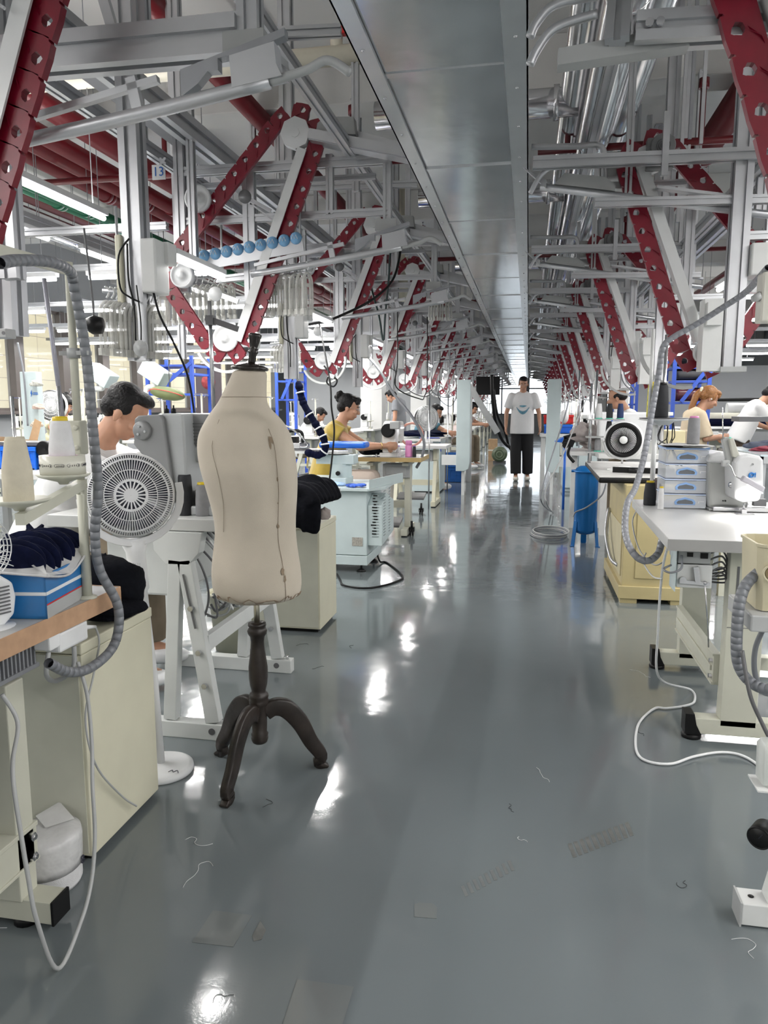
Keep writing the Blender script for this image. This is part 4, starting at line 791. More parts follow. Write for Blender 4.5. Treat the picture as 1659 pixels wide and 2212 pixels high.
# --- mannequin
MXc=aty(554,1300,2.22); mx,my=MXc.x,2.22
t=thing('dress_form','worn beige linen dress form on a turned dark wood tripod stand in the aisle','mannequin',(mx,my,0)); o=(mx,my,0)
OUT=[(797,502,577),(812,500,577),(835,488,576),(858,477,576),(874,468,578),(886,458,588),(898,449,601),(912,441,613),(926,433,622),(942,427,629),(960,425,634),(982,426,638),(1005,430,641),(1030,437,643),(1060,446,643),(1090,455,641),(1120,462,639),(1150,465,639),(1180,461,642),(1205,458,646),(1230,456,650),(1255,457,652),(1272,460,651),(1284,468,647),(1291,482,636),(1296,505,612),(1298,530,585)]
vd=V((mx,my,0)).normalized(); vr=V((vd.y,-vd.x,0)); rings=[]
for i,(py,l,r) in enumerate(OUT):
    A=aty(l,py,my); B=aty(r,py,my); A=(A-V((0,0,H))); 
    # points on plane through the stand axis square to the line of sight
    def pl(px):
        d=ray(px,py); k=V((mx,my,0)).dot(vd)/(d.dot(vd)); return V((0,0,H))+d*k
    A=pl(l);B=pl(r); c=(A+B)/2; hw=(B-A).length/2; z=c.z; yw=R(38); n=48; ring=[]
    f=i/len(OUT); 
    depth=hw*(.95 if i<6 else .72 if i<12 else .80); skew=.02*math.sin(max(0,min(1,(i-5)/10))*PI)
    for k in range(n):
        a=2*PI*k/n; e=1.0; ca,sa=math.cos(a),math.sin(a); ex=abs(ca)**.9*(1 if ca>0 else -1); ey=abs(sa)**.9*(1 if sa>0 else -1)
        dent=0
        # spine hollow and side plane
        if 6<i<16: dent=.018*math.exp(-((a-(2*PI-1.15))/.28)**2)
        dent+=.010*math.exp(-((a-(2*PI-2.2))/.35)**2)*math.exp(-((i-14)/5)**2)
        ring.append(V((c.x,c.y,z))+vr*(hw*ex)*(1)+vd*(depth*ey)*(1)+vd*dent)
    rings.append(ring)
bd=MB(o).loft(rings).build('linen_torso',LINEN,t); 
sd=bd.modifiers.new('Subsurf','SUBSURF'); sd.levels=1; sd.render_levels=1
# seams and worn patches
def on(py,fr,off=.0015):
    j=min(range(len(OUT)),key=lambda i:abs(OUT[i][0]-py)); j=min(max(0,j if OUT[j][0]<=py else j-1),len(OUT)-2); f=(py-OUT[j][0])/(OUT[j+1][0]-OUT[j][0])
    a=2*PI-fr; k=a/(2*PI)*48; k0=int(k)%48; q=k-int(k)
    P=lambda r:rings[r][k0].lerp(rings[r][(k0+1)%48],q); p=P(j).lerp(P(j+1),f); c=sum(rings[j],V())/48; d=(p-c); d.z=0; return p+d.normalized()*off
SEAM=mat('seam_shadow_thread',(.22,.17,.12),.9)
MB(o).tube([on(py,fr) for py,fr in ((925,1.05),(960,1.0),(1010,1.02),(1060,1.03),(1110,1.05),(1160,1.06),(1200,1.0),(1240,.98),(1275,.95),(1288,.92))],.0008,5,3).tube([on(py,fr) for py,fr in ((905,2.2),(960,2.25),(1020,2.2),(1080,2.25),(1140,2.4))],.0006,5,3).tube([on(858,.1+.3*k) for k in range(10)],.0007,5,3).build('seam',SEAM,t)
pm=MB(o); rr=random.Random(4)
for py,fr,w_,h_ in ((948,1.06,.014,10),(955,1.10,.007,14),(1030,1.04,.006,6),(1128,1.06,.010,6),(1222,1.02,.012,8),(1238,.97,.009,9),(1084,1.06,.003,8)):
    c=[on(py+h_*math.sin(a)*rr.uniform(.6,1.1),fr+w_*5*math.cos(a)*rr.uniform(.5,1.1),.0022) for a in [2*PI*k/9 for k in range(9)]]; pm.add(c,[tuple(range(8,-1,-1))])
pm.build('worn_patch',mat('bared_board_brown',(.25,.19,.13),.8),t)
pm=MB(o)
top=[];bot=[]
for k in range(46):
    fr=.15+2.75*k/45; top.append(on(1282-rr.uniform(0,7)+5*math.sin(k*.9)+(4 if 10<k<30 else 0),fr,.003)); bot.append(on(1294,fr,.003))
pm.add(top+bot,[(k,46+k,46+k+1,k+1) for k in range(45)]); pm.build('frayed_hem',mat('frayed_canvas',(.40,.30,.22),.85),t)
# neck cap and handle
cN=sum(rings[0],V())/48; up_=V((.05,0,1)); 
MB(o).lathe([(0,0),(.054,0),(.058,.004),(.056,.011),(.03,.018),(.012,.022),(.0,.022)],cN+V((0,0,-.004)),(0.06,0,1),36).build('neck_cap',mat('polished_black_wood',(.02,.016,.014),.12),t)
kd=V((.16,0,1)).normalized(); MB(o).lathe([(.010,0),(.012,.01),(.012,.03),(.016,.036),(.016,.04),(.012,.043),(.016,.047),(.012,.051),(.013,.056),(.020,.085),(.021,.091),(.012,.095),(0,.095)],cN+V((.006,0,.014)),kd,22).build('handle_knob',MT['polished_black_wood'],t)
# stand
z_=lambda py: (aty(556,py,my).z)
sx=lambda py:0
prof=[(r*.00142,z_(py)) for py,r in ((1603,14),(1601,17),(1597,19),(1592,20),(1588,19),(1584,20),(1580,17),(1560,18),(1524,18),(1520,22),(1512,23),(1508,21),(1503,23),(1497,21),(1494,16),(1488,17),(1478,20),(1462,22),(1440,22),(1420,19),(1400,16),(1385,15),(1374,17),(1369,21),(1362,23),(1357,20),(1354,18),(1351,21),(1345,20),(1343,12))]
MB(o).lathe(prof,(mx,my,0),n=36).build('turned_post',DWOOD,t); MB(o).cyl((mx,my,z_(1345)),(mx,my,z_(1285)),.0095,n=16).build('metal_rod',mat('brushed_brass_rod',(.55,.52,.42),.3,.9),t)
for fx,fy in ((g(487,1741).x,g(487,1741).y),(g(700,1656).x,g(700,1656).y),(g(474,1630).x,g(474,1630).y)):
    d=V((fx-mx,fy-my,0)); L_=d.length; d.normalize(); s=V((-d.y,d.x,0)); prof2=[(.02,.215),(.05,.232),(.09,.222),(.135,.17),(.17,.10),(.205,.045),(L_-.02,.018),(L_+.012,.0)]
    wd=[.04,.045,.048,.046,.04,.034,.028,.012]; P2=[V((mx,my,0))+d*a+V((0,0,z)) for a,z in prof2]
    P3=smoothpts(P2,5); n=len(P3); rg=[]
    for i,p in enumerate(P3):
        tg=(P3[min(i+1,n-1)]-P3[max(i-1,0)]).normalized(); nn=s.cross(tg).normalized(); w_=wd[min(7,int(i/5))]*(1-(i%5)/5)+wd[min(7,int(i/5)+1)]*(i%5)/5 if i<n-1 else wd[-1]
        th=.014; ww=w_*.62; q=[p+s*th*a+nn*ww*b for a,b in ((-1,-.8),(-.8,-1),(.8,-1),(1,-.8),(1,.8),(.8,1),(-.8,1),(-1,.8))]
        rg.append([V((v.x,v.y,max(v.z,0.0))) for v in q])
    MB(o).loft(rg).build('leg',DWOOD,t)
# --- standing-height white table with splayed A legs and its heavy machine
TX=-1.055; TY0,TY1=2.44,3.22; ZH=.825
o=(-1.35,2.8,0); t=thing('sewing_table','white steel sewing table on adjustable A shaped legs beside the dress form','table',o)
MB(o).bx(-1.75,TX-.01,TY0,TY1,ZH-.045,ZH).build('tabletop',mat('pale_grey_tabletop',(.55,.56,.55),.4),t,bevel=.003)
LEGW=mat('chipped_white_paint',(.62,.64,.63),.42,0,.06,5)
for yy,nm in ((TY0+.0,'near'),(TY1-.06,'far')):
    hx=-1.22
    MB(o).prism([(-.10,0),(.09,0),(.075,-.075),(.035,-.12),(-.055,-.12),(-.10,-.07)],(hx,yy-.01,ZH-.047),X_,Z_,(0,.05,0)).build('hub_plate',LEGW,t,bevel=.002)
    a=MB(o).beam((hx+.015,yy+.01,ZH-.15),(-1.115,yy+.01,.065),.055,.04,uv=(1,0,0)).build('front_leg',LEGW,t,bevel=.003)
    MB(o).beam((hx+.015,yy-.016,ZH-.20),(hx+.055,yy-.016,ZH-.40),.006,.004).build('slot',DKGREY,a)
    for z in (.50,.335,.21): xx=hx+.015+(ZH-.15-z)/(ZH-.215)*(-1.115-hx-.015); MB(o).cyl((xx+.0,yy-.012,z),(xx+.0,yy-.024,z),.011,n=6).build('bolt',STEEL,a)
    MB(o).beam((hx-.02,yy+.01,ZH-.15),(-1.285,yy+.01,.065),.05,.04,uv=(1,0,0)).build('rear_leg',LEGW,t,bevel=.003)
    f=MB(o).bx(-1.62,-1.045,yy-.015,yy+.035,.0,.062).build('foot_bar',LEGW,t,bevel=.003); MB(o).cyl((-1.115,yy-.0155,.035),(-1.115,yy-.017,.035),.013,n=16).build('foot_hole',DKGREY,f); MB(o).cyl((-1.07,yy+.01,.062),(-1.07,yy+.01,.08),.006).build('foot_bolt',STEEL,f)
MB(o).beam((-1.145,TY0+.02,.36),(-1.145,TY1-.06,.36),.03,.06,uv=(1,0,0)).build('stretcher',LEGW,t,bevel=.002)
MB(o).bx(-1.55,-1.28,TY0+.06,TY1-.3,.52,.74).build('drive_box',LEGW,t,bevel=.01)
cb=MB((-1.3,2.7,.5))
for i in range(14):
    rr=random.Random(i); x=-1.17+rr.uniform(-.04,.05); y=2.62+rr.uniform(-.06,.25)
    cable('loose_wire','loose %s wire in the tangle under the white A leg table, strand %s'%(('grey','dark','white')[i%3],ORD[i]),[(x-.1,y,.74),(x+.03*math.sin(i),y,.62),(x+.04*math.cos(i*2),y+.02,.50),(x-.03+.03*math.sin(i*3),y+.05,.40),(x-.1,y+.08,.36+.1*rr.random())],.0045,(GREYP,DKGREY,WHM)[i%3],'cable','tangled wires under the A leg table')
# pedestal machine on it
mz=ZH; t=thing('sewing_machine','heavy grey sewing machine with three-bolt round cover in front of the seated man','sewing machine',(-1.3,2.7,mz)); o=(-1.3,2.7,mz)
GM=mat('machine_grey',(.25,.255,.26),.4,.2); GL=mat('machine_light_grey',(.45,.47,.48),.4,.1)
pt=lambda px,py,Y: aty(px,py,Y)
def pv(l,Y): return [ (aty(a,b,Y).x,aty(a,b,Y).z) for a,b in l]
MB(o).prism(pv([(290,905),(298,898),(345,895),(352,905),(378,1090),(330,1010),(300,975),(288,960)],2.50),(0,2.50,0),X_,Z_,(0,.09,0)).build('end_cover',GM,t,bevel=.005)
c=aty(309,930,2.50); MB(o).lathe([(0,-.015),(.030,-.016),(.034,-.012),(.036,0),(.036,.01),(0,.01)],c,(0,1,0),28).build('round_cover',GM,t)
bo=MB(o)
for k in range(3): a=R(90+120*k+20); bo.cyl(c+V((math.cos(a)*.017,-.021,math.sin(a)*.017)),c+V((math.cos(a)*.017,-.014,math.sin(a)*.017)),.0045)
bo.build('cover_bolt',GL,t)
MB(o).prism(pv([(345,893),(395,893),(398,930),(405,1060),(410,1140),(378,1140),(362,1000),(352,920)],2.52),(0,2.52,0),X_,Z_,(0,.16,0)).build('upright',GL,t,bevel=.008)
MB(o).prism(pv([(392,893),(470,893),(475,960),(400,965)],2.60),(0,2.60,0),X_,Z_,(0,.16,0)).build('arm',GM,t,bevel=.01)
v=MB(o); 
for k in range(7): q=aty(425,915+7*k,2.60); v.box((q.x,2.597,q.z),(.07,.006,.003))
v.build('vent_rib',DKGREY,t); MB(o).prism(pv([(398,965),(470,965),(474,990),(405,1000)],2.60),(0,2.60,0),X_,Z_,(0,.12,0)).build('arm_underside',GL,t,bevel=.004)
MB(o).bx(-1.5,-1.12,2.52,2.80,mz,mz+.035).build('bed',GL,t,bevel=.006)
for i,px in enumerate((357,372)): q=aty(px,880,2.55); MB(q).lathe([(.0,0),(.009,0),(.009,.02),(.003,.024),(.003,.035),(0,.035)],(q.x,2.56,aty(px,896,2.56).z),n=12).build('tension_knob',BLK,label='small black tension knob with lime top on the heavy grey machine, %s'%('left','right')[i],cat='knob')
for i,(px,py,h,m,c_) in enumerate(((402,1120,.15,TH_K,None),(418,1118,.09,mat('taupe_thread',(.22,.19,.16),.8),None),(440,1120,.115,TH_G,YCAP),(455,1119,.12,TH_K,BINK))):
    p=aty(px,py,2.53); cone('thread_cone',('tall black','slim taupe','dark grey','black')[i]+' thread cone on the white A leg table left of the dress form',(p.x,2.53+.05*(i%2),ZH),h,.028 if i!=1 else .014,.024 if i!=1 else .012,m,c_)
MB(aty(455,660,2.7)).cyl(aty(462,900,2.75),aty(452,650,2.75),.008,n=12).build('steel_pole',STEEL,label='bright steel pole rising behind the heavy grey machine',cat='pole')
p=aty(455,692,2.75); MB(p).beam(p+V((-.02,0,.01)),p+V((.11,0,-.035)),.014,.022).box(p,(.03,.03,.035)).build('pole_bracket',DKGREY,label='dark slotted bracket clamped on the bright steel pole',cat='bracket')
p=aty(478,840,2.75); cone('thread_cone','black thread cone with blue cap behind the dress form neck',(p.x,2.85,1.20),.10,.03,.026,TH_K,BINK)
# white bin behind
p=g(440,1370); t=thing('waste_bin','ribbed cream plastic bin on the floor behind the A legs','bin',(-1.45,3.45,0)); MB().lathe([(.09,0),(.12,.3),(.125,.3),(.115,.28),(.085,.012),(0,.012)],n=24).build('bin_body',CREAM,t)
# loops of black hose behind mannequin
cable('hanging_cable','black cable hanging in loops behind the dress form post',[(-1.35,3.0,.60),(-1.34,3.0,.42),(-1.31,3.0,.34),(-1.27,3.0,.42),(-1.28,3.0,.56),(-1.33,3.02,.48),(-1.32,3.02,.38),(-1.25,3.02,.36),(-1.22,3.0,.5),(-1.25,3.0,.66)],.006,BLK)
# --- second cream cabinet and its table with a black coat
t=cabinet('low cream steel cabinet behind the dress form under the black coat',-1.56,-1.08,3.77,4.12,.60,CREAM)
MB((-1.32,3.945,0)).bx(-1.55,-1.09,3.767,3.772,.03,.565).build('front_panel',CREAMD,t)
ZC3=.765
o=(-1.4,3.85,0); t=thing('sewing_table','white topped sewing table under the black coat behind the dress form','table',o)
MB(o).bx(-2.1,-1.05,3.55,4.12,ZC3-.045,ZC3).build('tabletop',TOP,t,bevel=.003); MB(o).bx(-1.7,-1.63,3.8,3.86,.0,ZC3-.045).build('leg',LEGW,t); MB(o).bx(-2.05,-1.99,3.8,3.86,0,ZC3-.045).build('leg',LEGW,t)
m=MB((0,0,0))
for k in range(7): y=3.52+.07*k; m.tube([(-1.30,y,ZC3+.03),(-1.16,y-.01*k,ZC3+.05+.01*math.sin(k*2)),(-1.07,y,ZC3+.035),(-1.02,y-.02,ZC3-.02-.004*k)],.034,10)
for k in range(6): x=-1.30+.045*k; m.tube([(x,3.60,ZC3+.035),(x,3.525,ZC3+.02),(x,3.50,ZC3-.06),(x+.008*math.sin(k*3),3.505,ZC3-.155-.02*math.sin(k*1.3))],.027,10)
m.tube([(-1.03,3.52,ZC3-.02),(-1.03,3.52,ZC3-.10),(-1.045,3.54,ZC3-.165)],.032,10).tube([(-1.20,3.7,ZC3+.05),(-1.12,3.75,ZC3+.075),(-1.08,3.8,ZC3+.05)],.035,10)
q=blob('black_coat',m,BLKC,None,.011,3); q['label']='black coat draped over the corner of the white topped table'; q['category']='garment'
crumple(MB((-1.03,3.8,.62)),(-1.035,3.72,.66),(.03,.05,.04),31,amp=.1).build('taupe_lining',mat('taupe_cloth',(.30,.26,.24),.85,0,.1,20),label='taupe cloth corner showing below the black coat',cat='fabric')
# ================= LEFT MIDDLE: pressing station, woman in mustard, further stations
# pressing table cabinet
x0,x1,y0,y1=-1.62,-1.15,5.28,5.82; ZP=aty(800,1058,5.2).z
o=(-1.4,5.5,0); t=thing('pressing_table','pale blue-grey ironing station cabinet with louvred side box','ironing table',o)
MB(o).bx(x0,x1,y0,y1,.13,ZP-.02).build('cabinet_body',BLGR,t,bevel=.004); MB(o).bx(x0,x1+.004,y0-.004,y1,.055,.125).build('plinth_band',BLGR,t,bevel=.003)
MB(o).prism([(x0-.35,y0-.06),(x1+.02,y0-.06),(x1+.12,y0+.10),(x1+.12,y1+.1),(x0-.35,y1+.1)],(0,0,ZP-.015),X_,Y_,(0,0,.018)).build('top_plate',BLGR,t); MB(o).beam((x1+.03,y0-.05,ZP+.03),(x1+.17,y1+.05,ZP+.03),.006,.075,uv=(1,0,0)).build('raised_lip',BLGR,t)
MB(o).prism([(y0+.03,.20),(y1-.02,.24),(y1-.02,ZP-.14),(y0+.20,ZP-.05),(y0+.03,ZP-.13)],(x1,0,0),Y_,Z_,(.11,0,0)).build('vent_box',BLGR,t,bevel=.004)
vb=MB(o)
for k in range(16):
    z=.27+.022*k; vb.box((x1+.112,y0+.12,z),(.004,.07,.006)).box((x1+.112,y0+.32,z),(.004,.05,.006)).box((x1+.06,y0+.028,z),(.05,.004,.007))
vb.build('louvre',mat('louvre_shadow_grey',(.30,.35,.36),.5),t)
bk=MB(o); rr=random.Random(3)
for k in range(14): bk.box((x1+.055+rr.uniform(-.008,.008),y0+.0265,.29+.022*k),(.045*rr.uniform(.4,1),.003,.009))
bk.build('scraped_slot',BLK,t)
MB(o).bx(x0+.36,x0+.44,y0-.004,y0-.001,.20,.265).build('rating_plate',mat('printed_plate',(.42,.40,.36),.4,.3,.35,150),t)
for x,y in ((x0+.42,y0+.04),(x1-.03,y0+.4),(x0+.05,y0+.06)): MB(o).cyl((x,y,.012),(x,y,.06),.008).lathe([(.035,0),(.036,.01),(.012,.022)],(x,y,0),n=18).build('levelling_foot',BLK,t)
c=aty(742,1000,5.62); cz=ZP
MB(o).bx(-1.66,-1.36,5.5,5.75,ZP,ZP+.05).build('pedestal_base',BLGR,t,bevel=.004); MB(o).lathe([(.085,0),(.085,.11),(.08,.115)],(c.x-.02,5.62,ZP+.045),n=28).box((c.x-.05,5.62,ZP+.19),(.30,.16,.07)).build('pedestal',BLGR,t,bevel=.004)
MB(o).cyl((c.x-.02,5.53,ZP+.085),(c.x-.02,5.51,ZP+.085),.018,n=7).build('star_knob',BLK,t)
bz=ZP+.235; MB(o).prism([(-2.05,5.50),(-1.42,5.50),(-1.36,5.58),(-1.40,5.75),(-2.05,5.75)],(0,0,bz),X_,Y_,(0,0,.02)).build('board_frame',WHM,t); MB(o).bx(-1.98,-1.52,5.52,5.73,bz+.02,bz+.03).build('dark_pad',DKGREY,t,bevel=.004); MB(o).bx(-1.62,-1.24,5.66,5.83,bz+.035,bz+.085).build('blue_pad',BLUEP,t,bevel=.02,seg=3)
MB(o).cyl((-1.66,5.52,bz),(-1.67,5.51,bz-.11),.012,.006).build('steam_valve',mat('brass',(.55,.42,.2),.3,.9),t)
q=aty(700,985,5.55); t=thing('steam_iron','steam iron with black handle standing on the pressing board','iron',(-1.80,5.6,bz+.031))
MB().prism([(-.10,-.05),(.06,-.05),(.13,0),(.06,.05),(-.10,.05)],(0,0,0),X_,Y_,(0,0,.05)).build('iron_body',STEEL,t,bevel=.008); MB().tube([(-.08,0,.05),(-.09,0,.12),(-.02,0,.14),(.06,0,.13),(.07,0,.05)],.013,8).box((-.02,0,.07),(.10,.07,.05)).build('iron_handle',BLK,t)
cable('iron_hose','braided steel hose curling round the steam iron',[(-1.88,5.6,bz+.1),(-1.95,5.55,bz+.17),(-1.85,5.5,bz+.22),(-1.72,5.5,bz+.14),(-1.66,5.5,bz+.06),(-1.72,5.5,bz+.05)],.008,STEEL,'hose')
HB=[(622,700),(618,760),(635,800),(645,830),(655,870),(675,905),(690,930),(700,950),(702,972),(688,983),(665,978)]
HP=[aty(a,b,5.45) for a,b in HB]; m=MB(HP[3]); P=smoothpts(HP[3:],10); 
for i,p in enumerate(P[::2]): m.ball(p,.026+.006*math.sin(i*1.7),nu=12,nv=8)
m.tube(HP[3:],.026,10); sl=m.build('fabric_hose_sleeve',NAVY,label='navy fabric sleeve wrapped round the steam hose above the pressing board',cat='hose sleeve')
tie=MB(HP[3])
for i in (5,17,28,36,44,52):
    if i<len(P)-1: tie.ring(P[i],P[i+1]-P[i],.031,.006,16,6)
tie.build('sleeve_tie',WH,label='white ties knotted round the navy hose sleeve',cat='tie')
cable('steam_hose','thin dark steam hose rising from the navy sleeve',HP[:4],.008,DKGREY,'hose')
# black air cable rising with loops
cable('hanging_cable','black cable dropping from the conveyor down to the pressing table',[aty(690,700,5.6),aty(712,820,5.4),aty(716,880,5.3),aty(722,930,5.3),aty(716,1000,5.28),aty(710,1050,5.25)],.007,BLK)
cable('hanging_cable','thick black cable arching from the conveyor to the pressing station',[aty(866,515,6.3),aty(862,560,6.2),aty(845,610,6.1),aty(800,650,6.0),aty(740,680,5.9),aty(700,695,5.8),aty(650,705,5.7),aty(628,720,5.6)],.010,BLK)
cable('hanging_cable','looped dark green cable hanging left of the sheet duct',[aty(862,520,6.3),aty(820,515,6.3),aty(798,560,6.3),aty(802,620,6.3),aty(818,680,6.3),aty(828,735,6.3),aty(832,680,6.3),aty(840,600,6.3),aty(845,540,6.3),aty(868,500,6.3)],.009,mat('dark_green_rubber',(.01,.03,.03),.4))
cable('hanging_cable','thin black cable running down from the left control box',[aty(330,625,3.0),aty(345,680,3.0),aty(375,740,3.05),aty(405,810,3.1),aty(418,880,3.2),aty(420,905,3.3)],.005,BLK)
cable('hanging_cable','grey hose crossing down from the third chain loop to the mustard shirt table',[aty(795,770,7.5),aty(820,800,7.4),aty(850,850,7.2),aty(890,900,7.0),aty(915,950,6.95),aty(912,985,6.95),aty(900,1010,7.0)],.014,HOSE)
cable('air_cable','knotted black cable coil hanging under the second chain loop',[aty(700,790,6.0),aty(716,810,6.0),aty(728,822,6.0),aty(720,835,6.0),aty(706,826,6.0),aty(712,812,6.0),aty(724,818,6.0)],.007,BLK)
p=aty(716,812,5.98); MB(p).box(p,(.05,.03,.03),Mx.Rotation(R(20),3,'Y')).build('cable_knot',WH,label='pale tape knot on the second chain loop bottom',cat='tape')
cable('floor_cable','black cable curling on the floor beside the pressing table',[(-1.19,5.80,.10),(-1.12,5.62,.02),g(835,1215,.006),g(868,1242,.006),g(860,1255,.006),g(800,1270,.006),g(745,1265,.006),g(735,1252,.006),g(728,1240,.006)],.007,BLK)
# blue-and-white work glove pair lying on the plate: one lump per glove with fingers
def glove(lab,loc,rz,m):
    t=MB((0,0,0)); t.ball((0,0,.012),(.055,.042,.014))
    for k in range(4): t.tube([(.03,-.03+.02*k,.014),(.075,-.035+.023*k,.018),(.10,-.036+.024*k,.010)],.010,8)
    t.tube([(0,-.035,.012),(.03,-.062,.012),(.055,-.07,.01)],.010,8)
    q=blob('work_glove',t,m,None,.006,2); q.location=loc; q.rotation_euler=(0,0,rz); q['label']=lab; q['category']='glove'; return q
p=aty(756,1040,5.35); glove('blue and white work glove lying palm down on the pressing table',(p.x+.02,5.33,ZP+.004),R(-10),mat('blue_striped_knit',(.05,.12,.55),.9,0,.9,22)); glove('pale blue work glove lying left of the other one on the pressing table',(p.x-.09,5.40,ZP+.004),R(165),mat('pale_blue_knit',(.35,.5,.75),.9,0,.3,22))
# --- woman's table
ZW=.755
t=htable('oak edged sewing table on castors in front of the woman in mustard',(-1.30,7.10,0),0,.66,.56,ZW,TOP,WOODY,CREAMD,style='T'); 
for x,y in ((-1.07,6.95),(-1.17,8.3)):
    c=thing('castor','black twin castor, %s one by the oak edged table'%('nearer' if y<8 else 'farther'),'castor',(x,y,0),0,'castors by the oak edged table'); MB().cyl((-.018,0,.035),(-.006,0,.035),.035,n=18).cyl((.006,0,.035),(.018,0,.035),.035,n=18).build('wheel',BLK,c); MB().cyl((0,0,.05),(0,0,.14),.012).box((0,.01,.06),(.05,.06,.04)).build('fork',BLK,c)
machine('pale sewing machine the woman in mustard works at',(-1.28,7.12,ZW),R(-90),WHM)
p=aty(883,990,6.95); t=thing('drink_bottle','pink drink bottle on the oak edged table','bottle',(p.x,6.95,ZW)); MB().lathe([(0,0),(.033,0),(.035,.01),(.035,.10),(.028,.115),(.0,.115)],n=24).build('bottle_body',PINK,t); MB().lathe([(.03,.113),(.031,.15),(.028,.155),(0,.155)],n=24).build('bottle_cap',PINK,t)
p=aty(862,985,6.93); cone('thread_cone','small white spool on a purple cone, left of the pink bottle',(p.x,6.93,ZW),.10,.018,.012,TH_W,PURP); p=aty(895,985,6.93); cone('thread_cone','small black spool on a purple foot, right of the pink bottle',(p.x,6.93,ZW),.10,.018,.014,TH_K,PURP)
p=aty(840,985,6.9); MB((p.x,6.9,ZW)).ball((p.x,6.9,ZW+.012),(.05,.03,.014)).build('orange_cushion',mat('orange_cloth',(.7,.28,.06),.8),label='small orange pin cushion on the oak edged table',cat='pin cushion')
crumple(MB((-1.4,7.05,.8)),(-1.45,7.02,ZW+.05),(.13,.14,.07),41).build('black_garment',BLKC,label='black garment under the hands of the woman in mustard',cat='garment')
MB((-1.5,6.9,.8)).bx(-1.53,-1.28,6.88,6.94,ZW+.10,ZW+.125).bx(-1.31,-1.28,6.88,6.94,ZW,ZW+.10).bx(-1.42,-1.40,6.90,6.92,ZW,ZW+.1).build('folder_attachment',WH,label='white bracket attachment in front of the pale sewing machine',cat='attachment')
MB((-1.1,7.2,.8)).ring((-1.13,7.3,ZW+.2),(0,1,0),.11,.012,36,8).build('pink_hoop',mat('salmon_plastic',(.7,.35,.28),.4),label='salmon coloured hoop guard behind the pink bottle',cat='guard')
p=aty(870,885,7.0); t=thing('spot_lamp','bright small work lamp at the pale sewing machine','lamp',aty(868,923,7.0)); MB().lathe([(0,.02),(.02,.018),(.028,0),(.0,-.002)],n=16).build('lamp_shade',WH,t); MB().ball((0,0,-.004),(.022,.022,.008)).build('lamp_bulb',TUBE,t)
# --- tables, machines, stands repeating along the left of the aisle
cream_leg=CREAM
htable('cream A leg sewing table between the mustard shirt and the teal shirt',(-1.36,9.25,0),0,.8,.6,.76,TOP,None,CREAM,style='A')
t=cabinet('white machine cabinet beside the blue crates',-1.62,-1.22,10.55,11.2,.74,BLGR); MB((-1.3,10.9,.8)).bx(-2.0,-1.2,10.4,11.3,.745,.78).build('worktop',TOP,label='white worktop on the white machine cabinet beside the blue crates',cat='worktop')
m=MB((-1.4,10.7,.8)); crumple(m,(-1.5,10.75,.83),(.3,.25,.06),51); m.build('navy_garment',NAVY,label='navy garments spread in front of the man in teal',cat='garment')
MB((-1.2,10.55,.7)).add([(-1.22,10.45,.80),(-1.5,10.42,.80),(-1.5,10.4,.79),(-1.22,10.42,.79),(-1.19,10.45,.60),(-1.21,10.5,.60)],[(0,1,2,3),(0,3,4,5)]).build('blue_cloth',mat('royal_blue_cloth',(.01,.03,.35),.8),label='royal blue cloth draped over the corner beside the white panel',cat='fabric')
def hazard_panel(lab,x,y,flip=1):
    t=thing('splash_guard',lab,'panel',(x,y,0)); z0=aty(1000,1018,y).z; z1=aty(1000,820,y).z; w=.095
    pts=[(-w,z1-.0),(w*.95,z1),(w,z1-.02),(w,z0+.12),(w*.8,z0+.03),(w*.2,z0),(-w,z0)]
    if flip<0: pts=[(-a,b) for a,b in pts]
    MB().prism(pts,(0,0,0),X_,Z_,(0,.05,0)).build('panel_sheet',BLGR,t,bevel=.006); MB().bx(-.30 if flip>0 else .0,.0 if flip>0 else .30,.05,.09,z0+.08,z0+.22).build('mounting_arm',WHM,t); MB().bx(-.02,.02,.05,.1,0,z0+.1).build('support_post',WHM,t); return t
hazard_panel('tall pale panel with rounded lower corner left of the walking man',aty(1001,900,10.3).x,10.3,1)
hazard_panel('tall pale panel with rounded lower corner right of the walking man',aty(1196,900,10.6).x,10.6,-1)
crate('lower blue plastic crate on the floor left of the aisle',(-1.28,12.3,0),.44,.36,.235,mat('dark_blue_plastic',(.01,.10,.36),.4),'blue crates stacked at the left of the aisle'); crate('upper blue plastic crate stacked beside the pale panel',(-1.28,12.3,.236),.44,.36,.235,MT['dark_blue_plastic'],'blue crates stacked at the left of the aisle')
desk_fan('round desk fan with pale guard in front of the man in teal',(aty(918,905,9.5).x,9.6,.76),R(20),.16,.32,body=WH)
p=aty(940,1040,9.6)
t=thing('blower_motor','green ribbed electric motor on the floor in the aisle','motor',(-.60,16.7,.0)); MB().lathe([(.0,-.2),(.10,-.2),(.15,-.18),(.17,-.12),(.17,.12),(.14,.16),(0,.16)],(0,0,.19),(0,1,0),28).build('motor_body',mat('olive_green_paint',(.09,.12,.07),.4),t); MB().ring((0,-.2,.19),(0,1,0),.06,.012,24,6).ring((0,-.2,.19),(0,1,0),.11,.008,24,6).build('fan_cowl',mat('olive_green_light',(.16,.20,.13),.4),t); MB().bx(-.14,.14,-.12,.12,0,.04).build('motor_base',DKGREY,t)
cable('vacuum_hose','thick black hose hanging down and curving to the floor by the blower motor',[aty(1062,810,13.5),aty(1064,860,13.5),aty(1070,910,13.6),aty(1082,945,13.8),aty(1095,962,14),aty(1110,968,14),aty(1125,966,14.2)],.03,BLK,'hose')
cable('vacuum_hose','second black hose curving behind the first one by the blower motor',[aty(1066,840,14),aty(1074,895,14),aty(1090,930,14.2),aty(1100,965,14.5),aty(1115,985,14.8)],.025,BLK,'hose')
def extension_arm(px,py,y): pass
